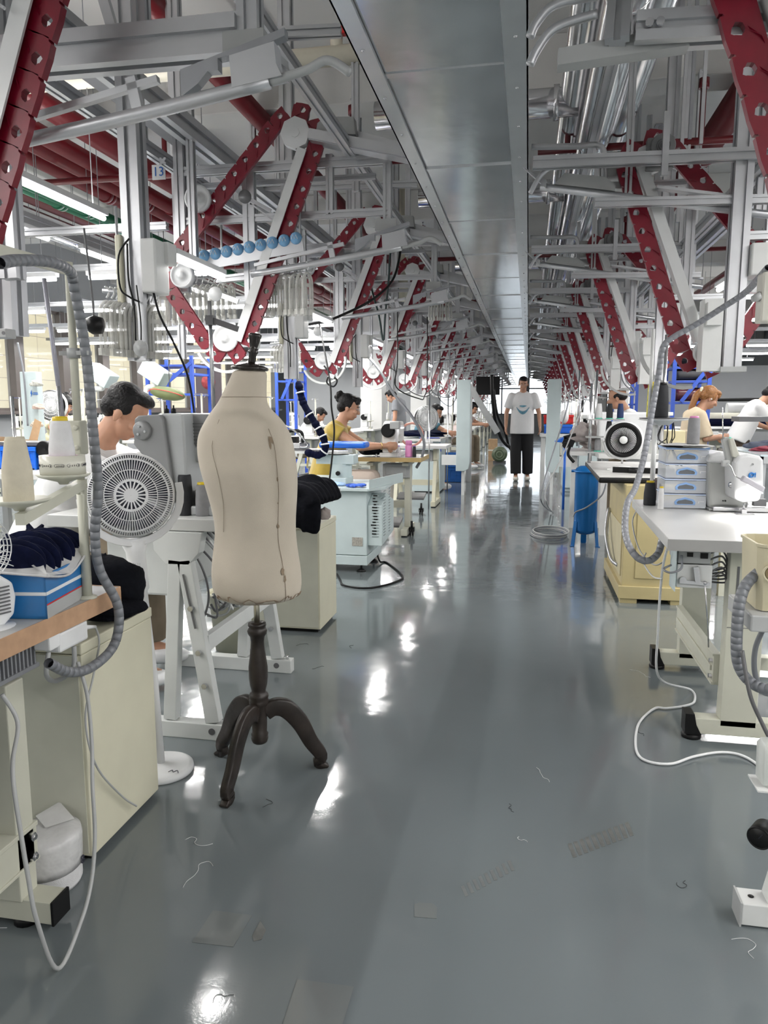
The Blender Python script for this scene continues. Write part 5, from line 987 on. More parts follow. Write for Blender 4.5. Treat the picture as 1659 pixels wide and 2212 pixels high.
p=aty(1028,870,12.2); a=aty(1015,835,12.2); b=aty(1075,935,12.2); MB(a).beam(a,b,.05,.10).build('slanted_arm',GREYP,label='grey slanted machine arm left of the walking man',cat='arm'); MB(a).bx(a.x-.04,a.x+.04,12.2,12.28,0,a.z+.02).build('arm_post',GREYP,label='grey post carrying the slanted machine arm',cat='post')
p=aty(1100,858,30); MB(p).bx(-1.1,-.6,15.9,15.95,1.48,1.86).build('ceiling_monitor',BLK,label='black monitor hanging at the far end left of the walking man',cat='monitor')
t=thing('carton_box','small brown cardboard box on the floor beside the blower motor','box',(-.78,17.3,.0)); MB().bx(-.1,.1,-.1,.1,0,.5).build('carton_body',CARD,t); MB().bx(-.1,.1,-.101,-.1,.23,.26).build('tape_strip',TAPE,t)
# ================= RIGHT FOREGROUND
ZR=.77; o=(.9,3.2,0); YR0=g(1444,1164,ZR).y; XR0=g(1444,1164,ZR).x; YR1=g(1368,1078,ZR).y
t=thing('sewing_table','white topped sewing table with grey edge and post legs at the lower right','table',o)
MB(o).prism([(XR0,YR0),(1.45,YR0),(1.45,YR1),(XR0+.03,YR1)],(0,0,ZR-.04),X_,Y_,(0,0,.039)).build('tabletop',TOP,t,bevel=.003)
MB(o).bx(XR0-.002,1.45,YR0-.003,YR0,ZR-.041,ZR-.001).build('edge_band',mat('pewter_edge',(.36,.36,.35),.5),t)
for yy in (2.80,3.56):
    l=MB(o).bx(.72,.845,yy-.03,yy+.03,.06,ZR-.04).build('leg',CREAMD,t,bevel=.003)
    if yy<3:
        MB(o).bx(.745,.753,yy-.032,yy-.03,.46,.66).bx(.81,.818,yy-.032,yy-.03,.46,.66).build('slot',DKGREY,l); MB(o).cyl((.755,yy-.03,.40),(.755,yy-.036,.40),.012,n=16).build('bolt',STEEL,l)
        MB(o).bx(.722,.843,yy-.0315,yy-.030,.435,.437).build('sleeve_joint',DKGREY,l)
    f=MB(o).bx(.615,1.35,yy-.03,yy+.03,.025,.085).build('foot_bar',CREAMD,t,bevel=.003)
    MB(o).prism([(.60,.03),(.60,.10),(.632,.10),(.64,.06),(.655,.03),(.66,.022),(.6,.022)],(0,yy-.033,0),X_,Z_,(0,.066,0)).lathe([(.034,0),(.036,.008),(.03,.02),(.0,.022)],(.63,yy,0),n=20).build('end_cap',BLK,f)
s=MB(o).bx(.70,.722,2.83,3.53,.20,.31).bx(.695,.725,2.83,3.53,.305,.315).bx(.695,.725,2.83,3.53,.195,.205).bx(.693,.70,2.85,3.5,.245,.265).build('stretcher',CREAMD,t,bevel=.002)
MB(o).cyl((.70,2.845,.285),(.688,2.845,.285),.009,n=6).cyl((.70,2.845,.225),(.688,2.845,.225),.009,n=6).build('bolt',STEEL,s)
MB(o).bx(.93,1.2,2.72,2.95,ZR-.14,ZR-.04).build('drive_housing',GREYP,t,bevel=.012)
# steel plate & control box with ports below the left edge
MB(o).bx(XR0+.04,XR0+.043,YR0+.06,YR0+.16,ZR-.20,ZR-.04).build('steel_hanger_plate',BLGR,t)
cb=MB(o).bx(XR0+.05,XR0+.16,YR0+.08,YR0+.24,ZR-.10,ZR-.042).build('control_unit',GREYP,t,bevel=.003); MB(o).bx(XR0+.08,XR0+.10,YR0+.076,YR0+.081,ZR-.075,ZR-.06).bx(XR0+.125,XR0+.15,YR0+.076,YR0+.081,ZR-.08,ZR-.06).build('port',BLK,cb)
pl=MB(o).bx(XR0+.05,XR0+.17,YR0+.085,YR0+.2,ZR-.19,ZR-.105).build('power_unit',WHM,t,bevel=.004); MB(o).beam((XR0+.11,YR0+.075,ZR-.11),(XR0+.12,YR0+.075,ZR-.165),.018,.015).cyl((XR0+.07,YR0+.08,ZR-.16),(XR0+.07,YR0+.07,ZR-.16),.012).beam((XR0+.06,YR0+.078,ZR-.165),(XR0+.16,YR0+.078,ZR-.172),.01,.012).build('lever',STEEL,pl)
MB(o).tube([(XR0+.145,YR0+.08,ZR-.17),(XR0+.18,YR0+.14,.42),(XR0+.20,YR0+.2,.33)],.003,6,1).ball((XR0+.145,YR0+.078,ZR-.168),.008).build('pedal_rod',STEEL,pl)
for i in range(5): cable('unit_cable','dark cable looping from the unit under the white topped table, %s of five'%ORD[i],[(XR0+.16,YR0+.12,ZR-.07-.025*i),(XR0+.21,YR0+.13,ZR-.06-.02*i),(XR0+.235,YR0+.16,ZR-.12-.015*i),(XR0+.19,YR0+.2,ZR-.15-.01*i)],.0035,DKGREY,'cable','cables under the white topped table')
cable('unit_cable','blue-grey cable curling in front of the unit under the white topped table',[(XR0+.06,YR0+.07,ZR-.07),(XR0+.055,YR0+.04,ZR-.11),(XR0+.02,YR0+.03,ZR-.125),(XR0+.0,YR0+.06,ZR-.12),(XR0+.03,YR0+.09,ZR-.11)],.004,HOSE)
cable('power_cable','white power cable hanging from the table and snaking over the floor at the right',[(XR0+.02,YR0+.13,ZR-.06),(XR0+.02,YR0+.2,.60),(XR0+.035,YR0+.3,.35),(XR0+.07,YR0+.42,.12),g(1492,1490,.01),g(1500,1515,.006),g(1478,1525,.006),g(1440,1530,.006),g(1415,1530,.006),g(1385,1555,.006),g(1374,1585,.006),g(1376,1625,.006),g(1400,1645,.006),g(1450,1650,.006),g(1500,1634,.006),g(1560,1625,.006),g(1610,1635,.006),g(1659,1670,.006),g(1740,1740,.006)],.0048,WH,sub=10)
cable('thin_cable','thin grey cable hanging in an arc from the left corner of the white topped table',[(XR0+.01,3.5,ZR-.01),(XR0-.02,3.4,ZR-.06),(XR0-.015,3.2,ZR-.14),(XR0+.01,3.0,ZR-.16),(XR0+.03,2.9,ZR-.13)],.003,GREYP)
# drawers
a=aty(1432,1105,3.48); w=.182; t=thing('drawer_tower','clear four-drawer tower with pale blue handles on the white topped table','drawer tower',(a.x+w/2,3.48,ZR)); hh=.067
for k in range(4):
    z=k*hh
    d=MB().bx(-w/2+.003,w/2-.003,.002,.2,z+.004,z+.006).bx(-w/2+.003,w/2-.003,0,.003,z+.004,z+hh-.008).bx(-w/2+.002,-w/2+.004,0,.2,z+.004,z+hh-.008).bx(w/2-.004,w/2-.002,0,.2,z+.004,z+hh-.008).build('drawer',CLRB,t,bevel=.001)
    pts=[(-.042,-.012),(-.045,0),(-.036,.012),(-.02,.016),(0,.022),(.02,.016),(.036,.012),(.045,0),(.042,-.012)]; inn=[(x*.78,y*.62-.001) for x,y in pts]; n=len(pts); zc=z+hh*.46
    vs=[(x,-.003,zc+y) for x,y in pts]+[(x,-.003,zc+y) for x,y in inn]+[(x,.001,zc+y) for x,y in pts]+[(x,.001,zc+y) for x,y in inn]
    MB().add(vs,[(j,(j+1)%n,n+(j+1)%n,n+j) for j in range(n)]+[((j+1)%n,j,2*n+j,2*n+(j+1)%n) for j in range(n)]).build('handle',PBLUE,d)
    MB().prism(inn,(0,.0005,zc),X_,Z_,(0,-.001,0)).build('handle_opening',mat('drawer_dark_gap',(.16,.17,.19),.5),d)
    MB().bx(-w/2,w/2,-.002,.203,z+hh-.006,z+hh).build('shelf_rim',mat('rim_pale_blue',(.55,.65,.85),.35),t,bevel=.001)
MB().bx(-w/2-.002,w/2+.002,-.004,.206,4*hh,4*hh+.006).build('lid',PBLUE,t,bevel=.002)
mk=MB(); 
for k in (0,2,3): mk.bx(.055,.08,-.0015,-.0005,k*hh+.033,k*hh+.036).bx(.055,.06,-.0015,-.0005,k*hh+.026,k*hh+.033)
mk.build('tape_mark',WH,t)
p=V((a.x+w/2-.005,3.50,ZR+4*hh+.006)); m=MB(p)
for k in range(4): m.add([p+V((x*.105+.008*math.sin(k*2),y*.1,.0035*k+.002+.004*math.sin(x*3+y*5+k))) for x,y in ((-1.0,-.5),(-.4,-1),(.5,-.95),(1,-.4),(.95,.9),(-.2,1),(-.9,.8))],[(0,1,2,3,4,5,6)]).add([p+V((x*.105+.008*math.sin(k*2),y*.1,.0035*k+.0005+.004*math.sin(x*3+y*5+k))) for x,y in ((-1.0,-.5),(-.4,-1),(.5,-.95),(1,-.4),(.95,.9),(-.2,1),(-.9,.8))],[(6,5,4,3,2,1,0)])
m.build('fabric_patches',mat('white_grey_felt',(.6,.6,.6),.9),label='few white and grey cloth patches lying on the drawer tower',cat='fabric')
cone('thread_cone','grey thread cone with pink cap standing on the drawer tower',p+V((.035,.03,.014)),.115,.027,.024,TH_G,PINK)
for px,py,yy,h,r,m_,c_,l in ((1403,1087,3.60,.105,.028,TH_K,YCAP,'navy black thread cone with yellow cap left of the drawer tower'),(1419,1060,3.80,.10,.024,mat('maroon_brown_thread',(.12,.09,.09),.8),None,'dark brown thread cone behind the yellow capped navy cone'),(1427,1094,3.45,.095,.013,TH_W,YCAP,'slim white thread cone with yellow cap touching the drawer tower')):
    p=aty(px,py,yy); cone('thread_cone',l,(p.x,yy,ZR),h,r,r*.8,m_,c_)
# machine with the bright lamp
ym=3.40; o=aty(1590,1095,ym); o.z=ZR; t=thing('sewing_machine','large silver and white sewing machine with lit lamp and blue logo at the right edge','sewing machine',o)
SIL=mat('silver_casting',(.42,.43,.42),.32,.35); PRL=mat('pearl_white_casing',(.68,.69,.70),.3)
def P2(l,Y): return [(aty(a,b,Y).x,aty(a,b,Y).z) for a,b in l]
body=P2([(1526,1097),(1522,1060),(1524,1000),(1530,986),(1550,980),(1590,980),(1612,988),(1612,1097)],ym+.10)
MB(o).prism(body,(0,ym+.06,0),X_,Z_,(0,.18,0)).build('body_column',SIL,t,bevel=.018,seg=4)
MB(o).prism(P2([(1528,1000),(1534,983),(1560,977),(1600,983),(1600,1003)],ym+.02),(0,ym+.04,0),X_,Z_,(0,.2,0)).build('top_cover',PRL,t,bevel=.014,seg=3)
hd=MB(o).prism(P2([(1588,1080),(1586,1000),(1596,984),(1615,981),(1642,985),(1650,994),(1650,1050),(1642,1083),(1606,1086)],ym-.10),(0,ym-.10,0),X_,Z_,(0,.20,0)).build('head_casing',PRL,t,bevel=.013,seg=4)
lgc=aty(1626,1026,ym-.105); BL=mat('logo_blue',(.01,.19,.58),.4)
lg=MB(o).ring(lgc+V((-.005,0,0)),(0,1,0),.0085,.0026,28,4); lg.box(lgc+V((.010,0,0)),(.0035,.002,.020)).beam(lgc+V((.012,0,0)),lgc+V((.002,0,.008)),.002,.003).beam(lgc+V((-.013,0,-.005)),lgc+V((.001,0,.006)),.002,.003).beam(lgc+V((-.016,0,-.003)),lgc+V((-.012,0,-.012)),.002,.003); lg.build('logo_mark',BL,hd)
q=aty(1626,1003,ym-.104); MB(o).ring(q,(0,1,0),.0035,.0008,16,4).beam(q-V((.002,0,0)),q+V((.002,0,0)),.001).build('slotted_screw',DKGREY,hd)
MB(o).lathe([(0,-.01),(.012,-.01),(.014,0),(.014,.02),(0,.02)],aty(1584,1047,ym-.03),(-.6,-.8,0),18).build('tension_knob',STEEL,t)
q=aty(1562,1082,ym+.055); MB(o).cyl(q+V((0,0,0)),q+V((0,.008,0)),.0028).cyl(q+V((.010,0,0)),q+V((.010,.008,0)),.0036).build('screw_hole',BLK,t)
nb=aty(1607,1090,ym-.05); MB(o).cyl(nb+V((0,0,.005)),(nb.x,nb.y,ZR+.02),.0045).cyl(nb+V((.014,0,.005)),(nb.x+.014,nb.y,ZR+.035),.003).box((nb.x,nb.y,ZR+.012),(.02,.03,.02)).build('needle_bar',STEEL,t); MB(o).box((nb.x+.005,nb.y,ZR+.002),(.07,.05,.003)).build('needle_plate',STEEL,t)
MB(o).beam((o.x-.09,ym+.02,ZR+.012),(o.x+.25,ym+.02,ZR+.012),.02,.02).build('front_rail',STEEL,t,bevel=.004); MB(o).bx(o.x-.1,o.x+.4,ym+.03,ym+.26,ZR,ZR+.012).build('bed_plate',SIL,t,bevel=.003)
pn=MB(o).prism(P2([(1560,950),(1566,945),(1576,944),(1583,985),(1583,1010),(1571,1000)],ym-.06),(0,ym-.06,0),X_,Z_,(0,.03,0)).build('control_panel_mount',SIL,t,bevel=.003); MB(o).prism(P2([(1575,949),(1585,946),(1598,983),(1590,990),(1583,987)],ym-.08),(0,ym-.08,0),X_,Z_,(0,.05,0)).build('control_panel',mat('panel_beige_grey',(.52,.52,.46),.4),t,bevel=.004); MB(o).ball(aty(1575,947,ym-.05),(.012,.01,.006)).build('mint_knob',TEALP,t)
MB(o).box(aty(1567,1001,ym-.12),(.028,.03,.026)).build('lamp_switch_box',GREYP,t,bevel=.003)
lm=thing('gooseneck_lamp','small lit lamp on a gooseneck in front of the silver machine head','lamp',aty(1627,1045,ym-.20)); lo_=lm.location; MB(lo_).tube([aty(1570,1001,ym-.14),aty(1580,1010,ym-.15),aty(1588,1028,ym-.16),aty(1605,1037,ym-.18)],.0028,8).build('gooseneck',STEEL,lm)
A=aty(1603,1032,ym-.19);B=aty(1648,1058,ym-.19); MB(lo_).beam(A,B,.035,.024,uv=(0,1,0)).build('lamp_shade',mat('lamp_lilac_grey',(.50,.49,.54),.4),lm,bevel=.005); MB(lo_).beam(A+V((.003,0,-.013)),B+V((-.003,0,-.013)),.026,.003,uv=(0,1,0)).build('lamp_emitter',TUBE,lm)
area('gooseneck_light',(A+B)/2+V((-.006,0,-.02)),.05,.02,1.6,(1,.98,.93),rot=(0,R(-25),0)).location.y+=0.0
q=aty(1640,1085,ym+.05); MB(q).box(q,(.05,.03,.03)).build('junction_box',DKGREY,label='small dark box behind the needle of the silver machine',cat='box')
# tall spool tree behind the drawers
p=aty(1416,905,3.85); t=thing('thread_stand','white pole with black round dish carrying cones left of the drawer tower','thread stand',(p.x,3.85,ZR)); o=(p.x,3.85,ZR); zd=p.z
MB(o).cyl((p.x,3.85,ZR),(p.x,3.85,zd-.03),.012,n=16).cyl((p.x-.03,3.85,zd-.03),(p.x-.03,3.85,aty(1437,710,3.85).z),.0085,n=12).build('pole',WHM,t)
dc=V((p.x+.035,3.83,zd)); MB(o).lathe([(.0,-.03),(.03,-.028),(.05,-.012),(.115,-.004),(.118,0),(.0,.001)],dc,n=36).build('dish_underside',WHM,t); MB(o).lathe([(0,0.001),(.112,.001),(.114,.006),(0,.007)],dc,n=36).build('dish_pad',DKGREY,t)
MB(o).cyl(dc+V((-.05,0,0)),dc+V((-.05,0,.21)),.003).cyl(dc+V((-.01,0,0)),dc+V((-.01,0,.20)),.003).build('spindle',STEEL,t)
cone('thread_cone','large black thread cone on the black round dish',dc+V((-.022,-.03,.0075)),.155,.036,.030,TH_K,BLK); cone('thread_cone','yellow patterned thread cone behind the large black cone',dc+V((-.055,.035,.0075)),.16,.022,.02,mat('yellow_patterned_paper',(.75,.62,.05),.6,0,.5,45),YCAP)
HB=[(1659,578,3.2),(1640,600,3.3),(1610,632,3.45),(1560,665,3.55),(1500,703,3.6),(1455,728,3.6),(1432,750,3.6),(1424,800,3.6),(1410,880,3.55),(1398,950,3.5),(1388,1000,3.45),(1372,1055,3.3),(1356,1085,3.15),(1350,1130,3.05),(1355,1170,2.95),(1375,1203,2.9),(1400,1212,2.9),(1422,1195,2.95),(1430,1165,3.0)]
m=MB(aty(*HB[0])).hose([aty(*h) for h in HB],.0135,.026); m.build('wrapped_hose',mat('light_spiral_hose',(.30,.31,.34),.35),label='light grey spiral wrapped hose sweeping from the right frame down past the drawer tower',cat='hose')
cable('hanging_cable','thin pale cable looping below the left corner of the white topped table',[aty(1395,1195,2.95),aty(1390,1215,2.9),aty(1410,1245,2.85),aty(1430,1250,2.8)],.003,WHM)
HB=[(1640,1235,2.0),(1612,1262,1.98),(1598,1300,1.96),(1592,1360,1.95),(1592,1420,1.95),(1604,1455,1.95),(1630,1480,1.93),(1665,1490,1.9),(1700,1480,1.88)]
m=MB(aty(*HB[0])).hose([aty(*h) for h in HB],.014,.017); m.build('wrapped_hose',HOSE,label='grey spiral wrapped hose hanging in a bend under the cream bin at the right edge',cat='hose')
cable('hanging_cable','dark grey cable running down to the floor at the right edge',[aty(1603,1405,1.93),aty(1620,1500,1.9),aty(1645,1560,1.9),aty(1670,1610,1.9)],.005,DKGREY)
cable('hanging_cable','grey tube curving down under the cream bin at the right edge',[aty(1650,1355,2.0),aty(1632,1400,2.0),aty(1630,1450,2.0),aty(1645,1490,2.0),aty(1662,1500,2.0)],.007,HOSE)
# cream bin on its rail
p0=aty(1617,1312,2.0); t=thing('cream_bin','cream plastic bin with oval grip hole at the right picture edge','bin',(p0.x+.12,2.05,p0.z)); h=.165
b=MB(); ring=lambda s,z,f=1:[V((sx_*(.115*s),sy_*(.09*s),z)) for sx_,sy_ in ((-1,-.75),(-.9,-.95),(-.7,-1),(.7,-1),(.9,-.95),(1,-.75),(1,.75),(.9,.95),(.7,1),(-.7,1),(-.9,.95),(-1,.75))]
b.loft([ring(.93,0),ring(1,h)[:],],False,False).loft([ring(1.0,h),ring(1.03,h-.002),ring(1.03,h+.006),ring(.97,h+.006),ring(.965,h),ring(.90,.004)],False,False); b.add(ring(.93,0),[tuple(range(11,-1,-1))]); b.add(ring(.90,.004),[tuple(range(12))]); b.build('bin_body',mat('cream_plastic',(.62,.57,.40),.45),t,bevel=.001)
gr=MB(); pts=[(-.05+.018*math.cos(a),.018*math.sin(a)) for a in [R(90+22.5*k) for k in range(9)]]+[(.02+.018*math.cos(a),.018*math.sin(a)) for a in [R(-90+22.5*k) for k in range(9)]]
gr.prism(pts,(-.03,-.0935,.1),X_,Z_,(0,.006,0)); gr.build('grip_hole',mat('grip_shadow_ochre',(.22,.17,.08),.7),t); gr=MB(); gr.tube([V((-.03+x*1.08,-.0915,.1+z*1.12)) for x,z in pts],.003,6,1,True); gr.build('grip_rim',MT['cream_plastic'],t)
o=(p0.x+.1,2.0,p0.z-.03); t=thing('support_rail','sloping grey metal rail carrying the cream bin at the right edge','rail',o); A=aty(1607,1300,2.05); MB(o).bx(p0.x-.012,p0.x+.3,1.93,2.15,p0.z-.045,p0.z-.002).build('rail_channel',mat('rail_grey',(.48,.49,.49),.4),t,bevel=.004); MB(o).bx(p0.x+.2,p0.x+.24,2.0,2.05,0,p0.z-.045).build('rail_post',WHM,t)
# white cart foot, bottle and gauge at the lower right edge
t=thing('machine_stand','white steel stand foot with bolt hole at the lower right corner','stand',(.62,1.8,0)); o=(.62,1.8,0)
MB(o).bx(.528,.80,1.735,1.80,.004,.058).build('foot_bar',WHM,t,bevel=.002); MB(o).bx(.524,.528,1.733,1.802,.0,.06).build('end_plate',GREYP,t); MB(o).lathe([(.0,.0),(.006,.0),(.007,.001),(0,.001)],(.555,1.768,.058),n=18).build('bolt_hole',BLK,t); MB(o).lathe([(0,0),(.010,0),(.010,.001),(0,.001)],(.60,1.7345,.03),(0,-1,0),18).build('foot_hole',BLK,t)
MB(o).prism([(.585,.058),(.66,.058),(.70,.34),(.64,.34)],(0,1.745,0),X_,Z_,(0,.05,0)).build('sloping_post',WHM,t,bevel=.003); MB(o).bx(.60,.80,1.69,1.80,.335,.352).build('mount_plate',WHM,t)
MB(o).cyl((.645,1.72,.305),(.66,1.72,.305),.006).cyl((.66,1.72,.30),(.66,1.72,.335),.006).build('gauge_pipe',STEEL,t)
c=aty(1640,1810,1.72); t=thing('pressure_gauge','round black pressure gauge with white dial at the right edge','gauge',c); ax=V((-.55,-.83,0)); MB().lathe([(.026,-.003),(.027,0),(.027,.045),(0,.045)],(0,0,0),ax*-1,28).build('gauge_case',BLK,t); MB().lathe([(0,0),(.022,0),(.022,.001),(0,.001)],ax*.0015,ax,28).build('dial_face',WH,t); MB().beam(ax*.004,ax*.004+V((.006,-.004,.012)),.001).build('needle',INK,t); MB().ring(ax*.001,ax,.0245,.0028,28,6).build('bezel',BLK,t)
c=aty(1650,1792,1.74); t=thing('oil_bottle','translucent white oil bottle with ink mark at the right edge','bottle',(c.x+.02,1.76,.353)); MB().loft([[V((x*s,y*s*.8,z)) for x,y in ((-.9,-1),(.9,-1),(1,-.8),(1,.8),(.9,1),(-.9,1),(-1,.8),(-1,-.8))] for z,s in ((0,.025),(.008,.034),(.09,.036),(.102,.03),(.108,.016),(.135,.015),(.137,.002))]).build('bottle_body',mat('milky_polythene',(.70,.73,.70),.3,0,.03,8,alpha=.9),t,bevel=.002); MB().tube([(-.012,-.031,.07),(-.002,-.032,.078),(.008,-.032,.070),(-.002,-.032,.062),(-.012,-.031,.07)],.0014,5,4).build('ink_mark',INK,t)
MB(c).box((c.x+.02,1.76,.3505),(.09,.08,.004)).build('bottle_tray',WHM,label='small white tray under the oil bottle',cat='tray')
# --- second right table with black edge, ochre cabinet, fan
Z2=.785; a=g(1295,1030,Z2); b_=g(1265,996,Z2); c_=g(1480,1038,Z2); o=(.9,5.4,0)
t=thing('sewing_table','white topped table with black rounded edge over the ochre cabinet','table',o); P_=[(a.x,a.y),(1.35,a.y+.05),(1.35,b_.y),(b_.x,b_.y)]
MB(o).prism(P_,(0,0,Z2-.004),X_,Y_,(0,0,.004)).build('tabletop',mat('off_white_laminate',(.70,.69,.67),.25),t); MB(o).prism([(a.x-.004,a.y-.004),(1.355,a.y+.046),(1.355,b_.y),(b_.x-.004,b_.y)],(0,0,Z2-.04),X_,Y_,(0,0,.036)).build('edge_band',BLK,t,bevel=.012,seg=3); MB(o).bx(1.25,1.3,a.y+.2,a.y+.25,0,Z2-.04).bx(1.25,1.3,b_.y-.2,b_.y-.15,0,Z2-.04).build('leg',CREAMD,t)
t=thing('pedestal_cabinet','ochre wooden look pedestal cabinet under the black edged table','cabinet',(.8,5.1,0)); o=(.8,5.1,0); y0=4.75
MB(o).bx(.605,.98,y0,5.62,.07,Z2-.04).build('carcass',YEL,t,bevel=.004); MB(o).bx(.585,1.0,y0-.015,5.64,.03,.11).build('plinth',YEL,t,bevel=.003); MB(o).bx(.60,.70,y0-.005,y0+.08,0,.03).bx(.9,.98,y0-.005,y0+.08,0,.03).bx(.60,.70,5.5,5.6,0,.03).build('foot_block',YEL,t)
MB(o).bx(.68,.84,y0-.006,y0,.16,.66).build('raised_panel',YEL,t,bevel=.004); MB(o).bx(.598,.605,y0+.06,5.55,.16,.48).build('side_panel',mat('pale_ochre_panel',(.58,.52,.34),.45),t)
MB(o).tube([(.59,5.5,.50),(.56,5.35,.35),(.57,5.1,.22),(.60,4.95,.20)],.012,8).build('bent_tube',ALU,t)
t=thing('circulator_fan','round white desk fan with black spiral grille on the black edged table','fan',(0,0,0)); c=aty(1347,951,5.35); t.location=(c.x,5.35,Z2); lc=V((0,0,c.z-Z2)); ax=V((-.12,-.99,.08)).normalized(); u,w_,d=frame(ax)
MB().lathe([(.118,.03),(.128,.02),(.135,-.03),(.12,-.09),(.09,-.12),(0,-.13)],lc,ax,40).build('white_shell',WH,t); 
m=MB().lathe([(.084,.018),(.086,.034),(.112,.045),(.120,.036),(.120,.018)],lc,ax,44); m.lathe([(.12,.02),(.12,-.0)],lc,ax,44); m.build('black_bezel',BLK,t)
m=MB()
for k in range(44):
    a0=2*PI*k/44; m.tube([lc+ax*(.046-.012*(r/.086))+ (u*math.cos(a0+tw)+w_*math.sin(a0+tw))*r for r,tw in ((.026,0),(.045,.28),(.066,.5),(.086,.62))],.0018,4,2)
m.build('spiral_grille',BLK,t); MB().lathe([(0,.048),(.024,.048),(.027,.044),(.027,.03)],lc,ax,24).build('hub_badge',WHM,t)
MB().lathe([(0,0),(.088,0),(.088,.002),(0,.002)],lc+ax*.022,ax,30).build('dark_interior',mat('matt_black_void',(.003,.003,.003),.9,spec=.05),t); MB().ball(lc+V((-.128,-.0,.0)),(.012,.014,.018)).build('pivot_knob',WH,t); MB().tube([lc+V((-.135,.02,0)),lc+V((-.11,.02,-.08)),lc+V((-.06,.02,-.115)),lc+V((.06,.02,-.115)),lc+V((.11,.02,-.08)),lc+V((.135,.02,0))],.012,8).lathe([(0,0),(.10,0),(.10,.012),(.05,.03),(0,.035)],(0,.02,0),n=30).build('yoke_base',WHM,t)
MB((.6,5.3,Z2)).beam((c.x-.08,5.2,Z2+.012),(c.x+.30,5.12,Z2+.012),.02,.05).cyl((c.x+.02,5.16,Z2+.018),(c.x+.09,5.14,Z2+.018),.018).build('black_tool',BLK,label='flat black tool lying in front of the white desk fan',cat='tool')
# blue air tank
p=g(1262,1178,0); t=thing('air_tank','blue metallic air tank on three legs beside the aisle','tank',(p.x,p.y,0)); zt_=aty(1262,1006,p.y).z
MB().lathe([(0,.10),(.05,.105),(.085,.12),(.1,.15),(.1,zt_-.06),(.1,zt_-.05),(0,zt_-.05)],n=40).build('tank_body',BLUEM,t); MB().lathe([(.0,zt_-.055),(.122,zt_-.055),(.124,zt_-.05),(.122,zt_-.038),(.10,zt_-.035),(.092,zt_-.02),(.06,zt_-.002),(0,zt_)],n=40).build('tank_lid',BLUEM,t)
MB().cyl((-.135,-.02,zt_-.046),(-.11,-.02,zt_-.046),.012).cyl((.11,-.05,zt_-.046),(.13,-.06,zt_-.046),.012).build('lid_bolt',BLUEM,t)
for a in (-150,-30,90): u_=V((math.cos(R(a)),math.sin(R(a)),0)); MB().beam(u_*.098+V((0,0,.22)),u_*.122+V((0,0,.004)),.006,.05,uv=tuple(u_)).box(u_*.125+V((0,0,.003)),(.04,.04,.006)).build('leg',BLUEM,t)
cable('tank_hose','grey hose wrapping diagonally across the blue air tank',[(p.x-.11,p.y-.1,.27),(p.x-.09,p.y-.09,.31),(p.x+.0,p.y-.125,.36),(p.x+.12,p.y-.1,.46),(p.x+.16,p.y-.05,.56)],.007,HOSE)
for i in range(4): cable('coiled_cable','grey cable coil lying on the floor left of the blue tank, loop %s'%ORD[i],[(p.x-.30+.17*math.cos(a)+.008*i,p.y+.5+.28*math.sin(a),.008+.012*i) for a in [2*PI*k/10 for k in range(11)]],.006,(HOSE,GREYP)[i%2],'cable','cable coil left of the blue tank')
cable('drooping_cable','outer grey cable drooping to the coil left of the blue tank',[aty(1240,800,7.6),aty(1225,880,7.5),aty(1200,960,7.4),aty(1172,1050,7.2),aty(1170,1085,7.1),g(1190,1105,.02)],.007,HOSE); cable('drooping_cable','inner grey cable drooping to the coil left of the blue tank',[aty(1285,820,7.4),aty(1250,900,7.3),aty(1215,985,7.3),aty(1180,1055,7.2),aty(1182,1090,7.1),g(1195,1108,.02)],.006,GREYP)
# thread rack behind the fan
q=aty(1300,980,6.0); t=thing('thread_rack','two-shelf steel thread rack with mint feet behind the white desk fan','rack',(q.x,6.05,Z2)); zz=[aty(1300,v,6.0).z-Z2 for v in (976,943,905)]
MB().cyl((-.09,0,0),(-.09,0,.62),.012).cyl((.16,0,0),(.16,0,.3),.008).build('pole',STEEL,t)
for z in zz[:]: MB().box((.02,0,z-.006),(.28,.12,.01)).build('shelf',GREYP,t)
for i,(dx,k,m_,l) in enumerate(((-.03,2,TH_W,'white'),(.05,2,TH_K,'black'),(.13,2,mat('navy_thread',(.02,.04,.12),.8),'navy'),(-.03,0,TH_G,'taupe'),(.04,0,TH_G,'grey'),(.10,0,TH_G,'pale grey'),(.05,1,TH_K,'dark'))):
    cone('thread_cone','%s thread cone on mint foot, %s shelf of the thread rack'%(l,('lower','middle','top')[k]),(q.x+dx,6.04,Z2+zz[k]+.008),.11,.025,.018,m_,None); MB((q.x+dx,6.04,Z2+zz[k])).lathe([(.03,0),(.03,.004),(.022,.008),(0,.008)],(q.x+dx,6.04,Z2+zz[k]),n=16).build('spool_foot',TEALP,label='mint plastic foot under the %s cone of the thread rack'%l,cat='spool foot')
